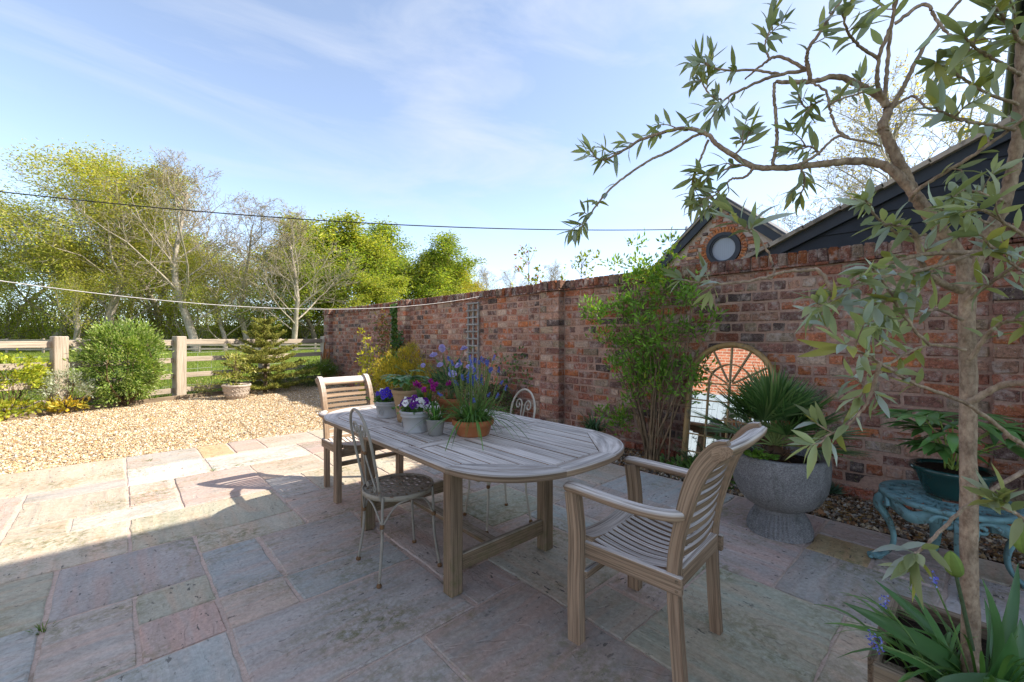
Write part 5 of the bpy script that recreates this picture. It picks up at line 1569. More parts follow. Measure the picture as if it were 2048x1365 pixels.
# spruce
m1 = MB(); m2 = MB()
m2.tube(spline([(0, 0, 0), (0.02, 0, 0.9), (0, 0.02, 1.85)], 10), np.linspace(0.045, 0.006, 10), 6)
for w_ in range(9):
    z = 0.10 + 0.185 * w_; Lb = 0.98 * (1 - w_ / 9.6) ** 0.85
    for j in range(8):
        an = j * 0.785 + w_ * 0.5 + rng.normal(0, 0.2); LL = Lb * rng.uniform(0.65, 1.15)
        d = np.array([math.cos(an), math.sin(an), 0.12 + 0.05 * w_])
        B = spline([(0, 0, z), d * LL * 0.5 + (0, 0, z - 0.02), d * LL + (0, 0, z + 0.05 * LL)], 8)
        m2.tube(B, np.linspace(0.012, 0.003, 8), 4)
        for q in range(2, 8):
            for sg in (-1, 1):
                s0 = B[q]; sd = nrm(np.cross(d, (0, 0, 1)) * sg + d * 0.8 + rng.normal(0, 0.12, 3)); sl = 0.34 * LL * (1.2 - q / 9)
                n = max(10, int(sl * 420)); f = rng.uniform(0, 1, n)[:, None]
                P = s0 + sd * f * sl
                m1.leaves(P, sd * 0.5 + sph(n) * 0.7, 0.042, 0.013, pick([(0.22, 0.23, 0.04), (0.30, 0.29, 0.05), (0.13, 0.16, 0.03), (0.36, 0.33, 0.08)], n))
        n = int(LL * 260); f = rng.uniform(0.1, 1, n)[:, None]
        m1.leaves((1 - f) * B[0] + f * B[-1], d * 0.5 + sph(n) * 0.7, 0.035, 0.009, pick([(0.20, 0.21, 0.04), (0.28, 0.27, 0.05)], n))
fence_shrub('young_spruce', 'small olive-green spruce with tiered branches by the fence', (2.55, 11.35, 0), [('needles', m1, M['needle']), ('trunk', m2, M['stem'])], 'conifer')
# sapling in the patterned pot
m1 = MB(); m2 = MB()
p_ = spline([(0, 0, 0.26), (-0.03, 0, 0.6), (0.0, 0.02, 1.0)], 8); m2.tube(p_, np.linspace(0.012, 0.005, 8), 5)
tp = [(rng.normal(0, 0.13), rng.normal(0, 0.13), rng.uniform(0.4, 1.0)) for _ in range(16)]
for t_ in tp:
    b_ = p_[rng.integers(1, 7)]; m2.tube([b_, (b_ + t_) / 2 + (0, 0, 0.03), t_], [0.005, 0.004, 0.002], 4)
    blob(m1, t_, (0.09, 0.09, 0.08), 34, 0.06, 0.032, [(0.40, 0.40, 0.10), (0.30, 0.34, 0.06), (0.5, 0.47, 0.18)], 8, 0.4)
plant('potted_sapling', 'cream variegated sapling growing in the whitewashed pot', 'plant', (1.84, 10.55, 0), [('foliage', m1, M['leaf']), ('stems', m2, M['stem'])])
# low shrub and stump at the wall end
m1 = MB()
blob(m1, (0, 0, 0.28), (0.52, 0.45, 0.34), 4200, 0.06, 0.014, [(0.14, 0.22, 0.04), (0.20, 0.28, 0.05), (0.10, 0.16, 0.03)], 70, 0.2, (0.4, 1.0), -0.3, up=0.5)
wf = MB(); n = 44
P = np.array([0, 0, 0.30]) + sph(n) * (0.5, 0.45, 0.32); P[:, 2] = np.abs(P[:, 2] - 0.3) * 0.6 + 0.38
for a_ in range(5):
    D = np.stack([np.cos(a_ * 1.26 + P[:, 0] * 9), np.sin(a_ * 1.26 + P[:, 0] * 9), np.full(n, 0.3)], 1)
    wf.leaves(P, D, 0.022, 0.014, np.full((n, 3), 0.75))
fence_shrub('candytuft', 'low green mound with white flowers at the end of the wall', (3.86, 11.75, 0), [('foliage', m1, M['leaf']), ('flowers', wf, M['petal'])], 'plant')
m1 = MB()
blob(m1, (0, 0, 0.10), (0.7, 0.22, 0.13), 1500, 0.05, 0.02, [(0.10, 0.15, 0.06), (0.15, 0.2, 0.07), (0.22, 0.25, 0.12)], 50, 0.2)
fence_shrub('ground_cover', 'dark low ground cover between the spruce and the wall', (3.3, 11.78, 0), [('foliage', m1, M['leaf'])], 'plant')
m1 = MB()
for i in range(7):
    a_ = i * 0.9; q = spline([(0.05 * math.cos(a_), 0.05 * math.sin(a_), 0), (0.06 * math.cos(a_), 0.06 * math.sin(a_), 0.5), (0.05 * math.cos(a_) + rng.normal(0, 0.03), 0.05 * math.sin(a_), rng.uniform(0.7, 1.15))], 9)
    m1.tube(q, np.interp(np.linspace(0, 1, 9), [0, 0.6, 1], [0.05, 0.042, 0.008]), 6, col=np.ones(3) * rng.uniform(0.7, 1.3))
s_o = obj('split_stump', m1, M['stump']); s_o.location = (4.18, 12.05, 0)
tag(s_o, 'splintered orange-brown stump standing against the wall end', 'stump')

# ------------------------------------------------------------------ planting along the far wall
m1 = MB(); m2 = MB()
for i in range(9):
    b_ = np.array([rng.normal(0, 0.08), rng.normal(0, 0.10), 0]); hgt = [1.3, 1.12, 0.95, 0.8, 0.7, 0.6, 0.85, 0.5, 0.45][i]
    t_ = b_ + (rng.normal(0, 0.12), rng.normal(0, 0.28), hgt)
    m2.tube(spline([b_, (b_ + t_) / 2 + rng.normal(0, 0.03, 3), t_], 8), np.linspace(0.011, 0.004, 8), 5)
    for f in np.linspace(0.35, 1.0, 7):
        q = b_ + (t_ - b_) * f
        if rng.random() < 0.35:
            continue
        e = q + (rng.normal(0, 0.07), rng.normal(0, 0.10), 0.06); m2.tube([q, e], 0.003, 4)
        blob(m1, e, (0.06, 0.06, 0.055), 20, 0.062, 0.036, [(0.48, 0.44, 0.03), (0.40, 0.40, 0.04), (0.55, 0.48, 0.06)], 8, 0.5)
plant('yellow_shrub', 'slender upright shrub with bright yellow leaves before the far wall', 'shrub', (3.55, 7.95, 0), [('foliage', m1, M['leaf']), ('stems', m2, M['bark_pale'])])
m1 = MB(); m2 = MB()
blob(m1, (0, 0, 0.52), (0.50, 0.55, 0.58), 13000, 0.042, 0.010, [(0.42, 0.31, 0.02), (0.50, 0.38, 0.03), (0.30, 0.25, 0.025), (0.36, 0.33, 0.04)], 150, 0.12, (0.5, 1.0), -0.85, up=0.6, out=0.6)
stems(m2, (0, 0, 0), [(rng.normal(0, 0.2), rng.normal(0, 0.2), rng.uniform(0.4, 0.9)) for _ in range(14)], 0.014, 0.004)
plant('golden_conifer', 'rounded golden-yellow conifer bush before the wall behind the pots', 'conifer', (3.80, 6.95, 0), [('foliage', m1, M['needle']), ('stems', m2, M['stem'])])
m1 = MB(); m2 = MB()
blob(m1, (0, 0, 0.45), (0.26, 0.42, 0.42), 1500, 0.10, 0.045, [(0.08, 0.17, 0.03), (0.12, 0.24, 0.04), (0.18, 0.30, 0.06)], 50, 0.2, (0.5, 1.0))
stems(m2, (0, 0, 0), [(rng.normal(0, 0.15), rng.normal(0, 0.2), rng.uniform(0.4, 0.8)) for _ in range(10)], 0.012, 0.004)
plant('laurel_shrub', 'dark green broad-leaved shrub between the yellow shrub and golden conifer', 'shrub', (4.08, 7.75, 0), [('foliage', m1, M['leaf_gloss']), ('stems', m2, M['stem'])])
m1 = MB(); m2 = MB()
vp = [(0, 0, 0), (0.02, 0.1, 0.7), (-0.02, -0.05, 1.2), (0.0, 0.12, 1.62)]
m2.tube(spline(vp, 12), np.linspace(0.012, 0.004, 12), 5)
n = 520
P = spline(vp, 40)[rng.integers(6, 40, n)] + rng.normal(0, 1, (n, 3)) * (0.03, 0.26, 0.12)
m1.leaves(P, sph(n) + (-0.5, 0, 0), 0.055, 0.03, pick([(0.11, 0.17, 0.04), (0.17, 0.22, 0.05), (0.22, 0.12, 0.05)], n))
n = 60
P = np.array([0, 0.12, 1.66]) + rng.normal(0, 1, (n, 3)) * (0.04, 0.12, 0.10)
m1.leaves(P, sph(n) + (0, 0, 0.4), 0.06, 0.03, pick([(0.45, 0.14, 0.06), (0.42, 0.22, 0.07), (0.42, 0.36, 0.06)], n))
plant('climbing_rose', 'climbing rose with coppery young leaves left of the ivy trellis', 'rose', (4.30, 8.78, 0), [('foliage', m1, M['leaf']), ('stems', m2, M['stem'])])
m1 = MB(); m2 = MB()
n = 900
P = np.stack([-0.05 + rng.normal(0, 0.02, n), rng.normal(0.0, 0.07, n), rng.uniform(0.3, 1.98, n)], 1)
m1.leaves(P, np.stack([-np.ones(n) * 0.8, rng.normal(0, 0.6, n), rng.normal(-0.3, 0.4, n)], 1), 0.06, 0.055, pick([(0.05, 0.11, 0.025), (0.08, 0.17, 0.03), (0.12, 0.2, 0.05)], n))
n = 160
P = np.stack([-0.12 + rng.normal(0, 0.03, n), rng.normal(-0.28, 0.12, n), 1.15 + rng.normal(0, 0.10, n)], 1)
m1.leaves(P, sph(n) + (-0.5, 0, 0), 0.06, 0.055, pick([(0.05, 0.11, 0.025), (0.08, 0.16, 0.03)], n))
m2.tube(spline([(0, 0, 0), (-0.02, 0.03, 0.9), (-0.02, -0.02, 1.9)], 10), 0.008, 5)
plant('ivy', 'dark green ivy climbing the trellis beside the far pilaster', 'ivy', (WALL - 0.02, 8.38, 0), [('foliage', m1, M['leaf_gloss']), ('stems', m2, M['stem'])])
m1 = MB(); m2 = MB()
blob(m1, (0, 0, 0.30), (0.26, 0.36, 0.30), 2300, 0.04, 0.02, [(0.05, 0.09, 0.025), (0.08, 0.13, 0.03), (0.12, 0.17, 0.05), (0.12, 0.05, 0.05)], 60, 0.2, (0.5, 1.0))
for y, z in ((0.1, 1.0), (-0.2, 0.85), (-0.3, 1.05), (-0.42, 0.75), (0.0, 0.7)):
    e = np.array((0.22, y, z)); m2.tube(spline([(0, 0, 0), (0.16, y * 0.4, z * 0.5), e], 8), np.linspace(0.007, 0.002, 8), 4)
    blob(m1, e - (0, 0, 0.1), (0.03, 0.10, 0.16), 26, 0.055, 0.035, [(0.07, 0.15, 0.03), (0.11, 0.2, 0.04)], 8, 0.5)
plant('dark_evergreen', 'low dark evergreen shrub with climbing shoots behind the far bistro chair', 'shrub', (4.12, 4.85, 0), [('foliage', m1, M['leaf_gloss']), ('stems', m2, M['stem'])])
# tops of plants growing on the other side of the wall
def over_wall(label, x, y_top, D, warm):
    m1 = MB(); m2 = MB(); b_ = at(x, 690, D); b_[2] = 0
    H = at(x, y_top, D)[2]
    p_ = spline([(0, 0, 0), (0.05, 0.06, H * 0.5), (0.0, 0.0, H)], 14); m2.tube(p_, np.linspace(0.018, 0.003, 14), 5)
    for i in range(26):
        z = rng.uniform(1.7, H * 0.97); s_ = 0.42 * (H - z) / (H - 1.7) + 0.05
        e = np.array([rng.normal(0, s_ * 0.5), rng.normal(0, s_), z]); m2.tube([(0.02, 0.02, z - 0.15), e], 0.003, 4)
        blob(m1, e, (0.06, 0.06, 0.05), 7, 0.07, 0.04, [(0.30, 0.34, 0.06), (0.22, 0.28, 0.05)] + ([(0.5, 0.16, 0.06)] if warm else []), 5, 0.5)
    plant('tall_sapling', label, 'sapling', b_, [('foliage', m1, M['leaf']), ('stems', m2, M['stem'])])
over_wall('sapling with orange young leaves showing over the wall left of the pilaster', 1058, 487, 7.2, True)
over_wall('green sapling showing over the wall right of the pilaster', 1163, 501, 6.9, False)

# ------------------------------------------------------------------ big wall shrub
m1 = MB(); m2 = MB()
WB = np.array([4.10, 2.30, 0.0])
tips = []
for i in range(25):
    z = rng.uniform(0.7, 2.3); wd_ = np.interp(z, [0.4, 0.9, 1.4, 1.8, 2.3], [0.26, 0.46, 0.62, 0.50, 0.18])
    e = np.array([rng.normal(0.05, 0.10), rng.uniform(-1, 1) * wd_ + np.interp(z, [0.5, 2.3], [0.0, 0.06]), z])
    q = spline([(rng.normal(0, 0.04), rng.normal(0, 0.07), 0), np.array([0.05, e[1] * 0.45 + rng.normal(0, 0.07), z * 0.5]), e + rng.normal(0, 0.03, 3)], 10)
    m2.tube(q, np.linspace(rng.uniform(0.006, 0.019), 0.003, 10), 5, col=np.ones(3) * rng.uniform(0.8, 1.5))
    tips.append(e)
    for f in (5, 6, 7, 8):
        e2 = q[f] + rng.normal(0, 0.11, 3) + (0, 0, 0.10); m2.tube([q[f], e2], [0.004, 0.002], 4)
        if e2[2] > 0.75 or rng.random() < 0.3:
            tips.append(e2)
tips = np.array(tips)
tips = np.concatenate([tips, np.stack([rng.normal(0.0, 0.08, 20), rng.normal(0.06, 0.17, 20), rng.uniform(1.75, 2.34, 20)], 1),
                       np.stack([rng.normal(-0.05, 0.08, 8), rng.normal(0.66, 0.06, 8), rng.uniform(1.48, 1.68, 8)], 1),
                       np.stack([rng.normal(-0.05, 0.08, 8), rng.normal(0.36, 0.10, 8), rng.uniform(0.32, 0.6, 8)], 1)])
for e in tips:
    fresh = e[2] > 1.9 or rng.random() < 0.12  # upper tips get yellow leaves that paint in the sunlit top
    pal = [(0.17, 0.32, 0.04), (0.23, 0.40, 0.055), (0.13, 0.25, 0.035)] + ([(0.36, 0.42, 0.04)] * 2 if fresh else [])
    blob(m1, e, (0.09, 0.09, 0.085), int(rng.uniform(16, 52)), 0.058, 0.022, pal, 12, 0.42, (0.2, 1.0), -1, up=0.4)
plant('wall_shrub', 'tall bright green many-stemmed shrub trained against the brick wall', 'shrub', WB, [('foliage', m1, M['leaf']), ('stems', m2, M['stem'])])
# daffodil leaves, juniper sprig, weeds
def strap(mb, base, n, L, W, pal, spread=0.5, bend=0.5, rad_=0.03, zup=1.0):
    # each leaf rises, arches outwards and droops under its own weight
    a = rng.uniform(0, 6.28, n)[:, None]; s_ = rng.uniform(0.1, spread, n)[:, None]
    L = rng.uniform(0.7, 1.2, n)[:, None] * L; W = rng.uniform(0.8, 1.2, n)[:, None] * W
    bd = rng.uniform(0.25, 1.0, n)[:, None] * bend
    P = np.asarray(base) + np.concatenate([np.cos(a), np.sin(a), 0 * a], 1) * rng.uniform(0, rad_, (n, 1))
    out = np.concatenate([np.cos(a), np.sin(a), 0 * a], 1); S = np.concatenate([-np.sin(a), np.cos(a), 0 * a], 1)
    S = S + rng.normal(0, 0.25, (n, 3)); k = 9; rows = []
    nn = np.sqrt(1 + s_ ** 2)
    for i in range(k):
        f = i / (k - 1); p = 1.0 if f < 0.6 else max(0.05, 1 - ((f - 0.6) / 0.4) ** 1.6)
        c = P + out * L * (s_ / nn * f + 0.30 * bd * f * f) + np.array([0, 0, 1]) * L * (zup / nn * f - 0.85 * bd * f ** 2.4)
        rows.append(np.stack([c - S * W / 2 * p + np.array([0, 0, 1]) * W * 0.12, c, c + S * W / 2 * p + np.array([0, 0, 1]) * W * 0.12], 1))
    V = np.concatenate(rows, 1)
    q = []
    for i in range(k - 1):
        q += [[3 * i, 3 * i + 1, 3 * i + 4, 3 * i + 3], [3 * i + 1, 3 * i + 2, 3 * i + 5, 3 * i + 4]]
    Q = (np.arange(n)[:, None, None] * (3 * k) + np.array(q)[None]).reshape(-1, 4)
    mb.add(V, None, Q, np.repeat(pick(pal, n, 0.2), 2 * (k - 1), 0), None, True)
    return mb
m1 = strap(MB(), (0, 0, 0.21), 70, 0.30, 0.013, [(0.05, 0.12, 0.045), (0.08, 0.16, 0.06), (0.04, 0.09, 0.035)], 1.0, 0.9, 0.09)
plant('daffodil_leaves', 'strappy blue-green daffodil leaves in the terracotta pot by the wall', 'plant', (4.02, 2.98, 0), [('leaves', m1, M['leaf_gloss'])])
m1 = MB(); m2 = MB()
for i in range(26):
    an = rng.uniform(0, 6.28); d = np.array([math.cos(an) * 0.5, math.sin(an) * 0.7, rng.uniform(0.3, 1.1)]); LL = rng.uniform(0.2, 0.42)
    m2.tube([(0, 0, 0.02), d * LL], [0.005, 0.002], 4)
    n = 60; f = rng.uniform(0.2, 1, n)[:, None]
    m1.leaves(d * LL * f, nrm(d) * 0.6 + sph(n) * 0.8, 0.035, 0.006, pick([(0.06, 0.13, 0.05), (0.10, 0.18, 0.07), (0.04, 0.09, 0.04)], n))
plant('fennel_clump', 'feathery dark green clump at the foot of the mirror', 'plant', (3.98, 1.72, 0), [('foliage', m1, M['needle']), ('stems', m2, M['stem'])])
m1 = MB()
n = 180; m1.leaves(rng.normal(0, 0.02, (n, 3)) * (1, 1, 0.3) + (0, 0, 0.02), sph(n) * (1, 1, 0.6) + (0, 0, 0.7), 0.11, 0.008, pick([(0.06, 0.11, 0.07), (0.09, 0.15, 0.09)], n))
plant('spiky_weed', 'small spiky grey-green weed at the wall foot right of the urn', 'plant', (4.30, 0.83, 0), [('leaves', m1, M['needle'])])
gt = strap(MB(), (0, 0, -0.01), 34, 0.045, 0.003, [(0.10, 0.18, 0.03), (0.16, 0.24, 0.05)], 1.0, 0.5, 0.03)
plant('grass_tuft', 'little grass tuft growing in a paving joint at lower left', 'grass', tuple(gp(86, 1258)), [('blades', gt, M['leaf'])])
for i, (x, y) in enumerate(((430, 940), (478, 932), (300, 922))):
    g2 = strap(MB(), (0, 0, -0.01), 26, 0.035, 0.003, [(0.14, 0.2, 0.04), (0.2, 0.26, 0.06)], 1.2, 0.5, 0.035)
    plant('joint_weed', ['tiny weed in the joint at the left end of the white slab', 'tiny weed in the joint under the middle of the white slab', 'tiny weed at the gravel edge by the grey slab'][i], 'weed', tuple(gp(x, y)), [('blades', g2, M['leaf'])])
n = 1400
P = np.stack([rng.uniform(3.78, 4.38, n), rng.uniform(-0.4, 5.2, n), rng.uniform(0.0, 0.02, n)], 1)
D = sph(n); D[:, 2] = np.abs(D[:, 2]) * 0.2
tag(stuff(obj('leaf_litter', MB().leaves(P, D, 0.045, 0.022, pick([(0.14, 0.08, 0.04), (0.22, 0.13, 0.06), (0.09, 0.055, 0.03), (0.30, 0.18, 0.07)], n)), M['leaf'])), 'fallen brown leaves scattered over the border gravel', 'leaf litter')
m1 = MB()
blob(m1, (0, 0, 0.06), (0.16, 0.5, 0.10), 420, 0.06, 0.03, [(0.07, 0.14, 0.03), (0.11, 0.2, 0.04)], 26, 0.22)
plant('border_weeds', 'low green weeds in the border between the wall shrub and urn', 'plant', (3.92, 1.55, 0), [('leaves', m1, M['leaf'])])

# ------------------------------------------------------------------ palm and fern in the urn
UR = np.array([3.265, 0.905, 0.475])
m1 = MB(); m2 = MB(); m3 = MB()
m3.lathe([(0.0, 0.0), (0.085, 0.0), (0.09, 0.03), (0.06, 0.07), (0.03, 0.09), (0.0, 0.10)], 14, (-0.02, 0.02, 0), (0.10, 0.055, 0.03))
n = 260
m3.leaves(sph(n) * (0.08, 0.08, 0.04) + (-0.02, 0.02, 0.04), sph(n) + (0, 0, 0.3), 0.06, 0.008, pick([(0.12, 0.06, 0.03), (0.2, 0.10, 0.05), (0.05, 0.03, 0.02)], n))
fl = []
for i in range(36):
    m1 = MB(); fl.append(m1)
    an = i * 2.4 + rng.normal(0, 0.2); el = rad(rng.uniform(34, 86)) if i < 28 else rad(rng.uniform(4, 30))
    d = np.array([math.cos(an) * math.cos(el), math.sin(an) * math.cos(el), math.sin(el)])
    LP = rng.uniform(0.18, 0.30); c0 = np.array([-0.02, 0.02, 0.09]); e = c0 + d * LP - (0, 0, 0.03 * (1 - math.sin(el)))
    m2.tube(spline([c0, (c0 + e) / 2 + (0, 0, 0.015), e], 6), np.linspace(0.006, 0.004, 6), 5, col=np.array((0.16, 0.2, 0.06)))
    s_ = nrm(np.cross(d, (0, 0, 1))); nn = np.cross(s_, d); k = 24
    ph = np.linspace(-1.25, 1.25, k)
    D = d[None] * np.cos(ph)[:, None] + s_[None] * np.sin(ph)[:, None] + nn[None] * (0.10 * np.abs(np.sin(ph)))[:, None]
    m1.blade(np.repeat(e[None], k, 0), D, np.repeat(nn[None], k, 0), 0.31 * rng.uniform(0.85, 1.1, k) * (1 - 0.18 * np.abs(ph)), 0.014, pick([(0.075, 0.15, 0.04), (0.11, 0.2, 0.055), (0.05, 0.11, 0.03), (0.16, 0.24, 0.08)], k), (0.5, 1, 0.9, 0.6, 0.08), rng.uniform(0.0, 0.16, k), 0.3)
plant('fan_palm', 'dark green fan palm with spiky leaves growing in the stone urn', 'palm', UR, [('frond', q, M['leaf_gloss']) for q in fl] + [('leaf_stalks', m2, M['cut']), ('fibrous_base', m3, M['leaf'])])
m1 = MB()
for i in range(15):
    an = rng.uniform(1.6, 4.6); d = np.array([math.cos(an), math.sin(an), rng.uniform(0.35, 1.0)]); LL = rng.uniform(0.1, 0.17)
    q = spline([(0, 0, 0), d * LL * 0.6, d * LL * (1, 1, 0.7)], 10)
    for j in range(2, 10):
        for sg in (-1, 1):
            m1.leaves([q[j]], [np.cross(d, (0, 0, 1)) * sg + d * 0.6], 0.035, 0.02, pick([(0.12, 0.24, 0.03), (0.18, 0.31, 0.045)], 1))
plant('fern', 'small bright green fern under the palm at the urn rim', 'fern', UR + (-0.16, 0.08, 0.01), [('fronds', m1, M['leaf'])])

# ------------------------------------------------------------------ flowers on the table
def pansies(name, label, loc, R, z, pals, n, leafpal):
    m1, m2, m3, m4 = MB(), MB(), MB(), MB()
    nl = 240
    P = np.stack([rng.normal(0, R * 0.5, nl), rng.normal(0, R * 0.5, nl), rng.uniform(0, 0.05, nl)], 1)
    m1.leaves(P, sph(nl) * (1, 1, 0.4) + (0, 0, 0.25), 0.032, 0.016, pick(leafpal, nl))
    fl = []
    for i in range(n):
        m2 = MB(); m3 = m2; m4 = m2; fl.append(m2)
        a_ = rng.uniform(0, 6.28); r_ = R * math.sqrt(rng.uniform(0, 1.15))
        c = np.array([r_ * math.cos(a_), r_ * math.sin(a_), 0.03 + 0.05 * (1 - (r_ / R) ** 2 * 0.6) + rng.normal(0, 0.008)])
        f = nrm(np.array([-0.55, -0.6, 0.35]) + np.array([c[0], c[1], 0]) * 5 + rng.normal(0, 0.3, 3))
        s_ = nrm(np.cross(f, (0, 0, 1))); u_ = np.cross(s_, f)
        pal = pals[rng.integers(0, len(pals))]
        for j, an in enumerate((62, 118, -8, 188, 270)):
            d = s_ * math.cos(rad(an)) + u_ * math.sin(rad(an))
            cc = pal[0] if j < 2 else pal[1]
            (m2).blade([c + f * 0.001 * j], [d + f * 0.15], [f], 0.021 if j < 4 else 0.023, 0.021 if j < 4 else 0.027, np.array(cc) * rng.uniform(0.85, 1.15), (0.25, 0.85, 1.0, 0.75, 0.2), 0.15, 0.05)
            if j >= 2:
                m3.leaves([c + f * 0.004], [d + f * 0.2], 0.010, 0.009, np.array(pal[2]))
        m4.lathe([(0.0, 0.003), (0.0025, 0.0), (0.0, -0.003)], 6, c + f * 0.005, (0.7, 0.45, 0.02))
        m1.tube([c - f * 0.002, c * (0.6, 0.6, 0) ], 0.0012, 3, col=np.array((0.12, 0.2, 0.04)))
    t = plant(name, label, 'flowers', loc, [('leaves', m1, M['leaf'])] + [('pansy_flower', q, M['petal']) for q in fl])
WPU = ((0.72, 0.70, 0.66), (0.72, 0.68, 0.66), (0.10, 0.02, 0.22)); DPU = ((0.16, 0.02, 0.22), (0.10, 0.015, 0.20), (0.03, 0.005, 0.06)); BLU = ((0.06, 0.03, 0.42), (0.09, 0.05, 0.50), (0.02, 0.01, 0.1)); PUW = ((0.14, 0.03, 0.25), (0.6, 0.52, 0.6), (0.08, 0.01, 0.15))
LP_ = [(0.06, 0.13, 0.03), (0.10, 0.2, 0.04)]
pansies('pansies', 'deep blue and white pansies in the leftmost grey pot', P1 + (0, 0, 0.10), 0.08, 0.1, [BLU, BLU, WPU, BLU], 20, LP_)
pansies('pansies', 'white and purple faced pansies in the front grey pot', P3 + (0, 0, 0.112), 0.085, 0.11, [WPU, PUW, WPU, DPU, PUW], 32, LP_)
# magenta primulas between the pots
m1 = MB(); fl = []
for i in range(10):
    m2 = MB(); fl.append(m2)
    c = np.array([rng.uniform(-0.05, 0.12), rng.uniform(-0.14, 0.04), 0.17 + rng.uniform(0, 0.085)])
    m1.tube(spline([(0, 0, 0), c * (0.6, 0.6, 0.6), c], 6), 0.002, 4, col=np.array((0.12, 0.2, 0.05)))
    n = 34; m2.leaves(c + sph(n) * 0.012, sph(n), 0.014, 0.012, pick([(0.42, 0.015, 0.26), (0.34, 0.01, 0.24), (0.5, 0.04, 0.30)], n))
m1.leaves(rng.normal(0, 0.04, (60, 3)) * (1, 1, 0.5) + (0, 0, 0.06), sph(60) + (0, 0, 0.4), 0.07, 0.03, pick(LP_, 60))
prp = P3 + (0.10, 0.10, 0.0)
pp_ = thing('plastic_pot', 'small dark pot hidden behind the pansies under magenta flowers', 'flower pot', prp)
obj('body', pot_lathe([(0, 0), (0.04, 0), (0.05, 0.085), (0.054, 0.09), (0.048, 0.091), (0.046, 0.08)], k=20), M['green_glaze'], pp_)
obj('soil', soil_disc(0.046, 0.08), M['soil'], pp_)
plant('magenta_primulas', 'magenta primula heads behind the white pansies', 'flowers', prp + (0, 0, 0.07), [('leaves', m1, M['leaf'])] + [('flower_head', q, M['petal']) for q in fl])
m1 = strap(MB(), (0, 0, 0), 70, 0.115, 0.006, [(0.07, 0.17, 0.03), (0.11, 0.23, 0.045), (0.05, 0.12, 0.025)], 0.55, 0.35, 0.032)
m2 = MB()
for i in range(5):
    a_ = rng.uniform(0, 6.28); c = np.array([0.06 * math.cos(a_), 0.06 * math.sin(a_), 0.06]); n = 18
    m2.leaves(np.linspace(0, 1, n)[:, None] * c * 0.4 + c * 0.75 + (0, 0, 0.0), sph(n), 0.008, 0.006, pick([(0.30, 0.22, 0.14), (0.2, 0.2, 0.08), (0.45, 0.3, 0.3)], n))
plant('bulb_leaves', 'upright grassy green leaves in the small plain grey pot', 'plant', P4 + (0, 0, 0.08), [('leaves', m1, M['leaf']), ('seed_heads', m2, M['petal'])])
# grape hyacinths flopping over the terracotta bowl
m1, m2, m3 = MB(), MB(), MB()
strap(m1, (0, 0, 0), 150, 0.25, 0.0065, [(0.08, 0.18, 0.04), (0.12, 0.25, 0.05), (0.06, 0.14, 0.03), (0.17, 0.30, 0.08)], 1.6, 1.3, 0.09)
strap(m1, (0, 0, 0), 60, 0.17, 0.006, [(0.10, 0.22, 0.05), (0.14, 0.28, 0.07)], 0.7, 0.5, 0.08)
fl = []
for i in range(46):
    m3 = MB(); fl.append(m3)
    a_ = rng.uniform(0, 6.28); s_ = rng.uniform(0.03, 0.42); H_ = rng.uniform(0.20, 0.36)
    if i < 6:
        s_, H_ = rng.uniform(0.7, 1.1), rng.uniform(0.12, 0.2)
    e = np.array([math.cos(a_) * s_ * H_ * 1.3, math.sin(a_) * s_ * H_ * 1.3, H_])
    b_ = np.array([math.cos(a_) * 0.03, math.sin(a_) * 0.03, 0]) + rng.normal(0, 0.03, 3) * (1, 1, 0)
    q = spline([b_, (b_ + e) / 2 + np.array([math.cos(a_), math.sin(a_), 0]) * 0.01, e], 7)
    m2.tube(q, 0.0024, 4, col=np.array((0.20, 0.28, 0.08)))
    n = 40; f = rng.uniform(0, 1, n)[:, None]; d = nrm(q[-1] - q[-3])
    m3.leaves(e + d * f * 0.03 + sph(n) * 0.006 * (1.1 - f), sph(n) - (0, 0, 0.4), 0.008, 0.007, pick([(0.09, 0.12, 0.48), (0.14, 0.18, 0.55), (0.20, 0.26, 0.5)], n))
    n = 22; f = rng.uniform(0, 1, n)[:, None]
    m2.leaves(e - d * f * 0.06 + sph(n) * 0.007, sph(n), 0.008, 0.006, pick([(0.28, 0.30, 0.10), (0.22, 0.26, 0.12)], n))
plant('grape_hyacinths', 'blue grape hyacinths with floppy leaves spilling over the terracotta bowl', 'flowers', P5 + (0, 0, 0.078), [('leaves', m1, M['leaf']), ('stalks', m2, M['leaf'])] + [('flower_spike', q, M['petal']) for q in fl])
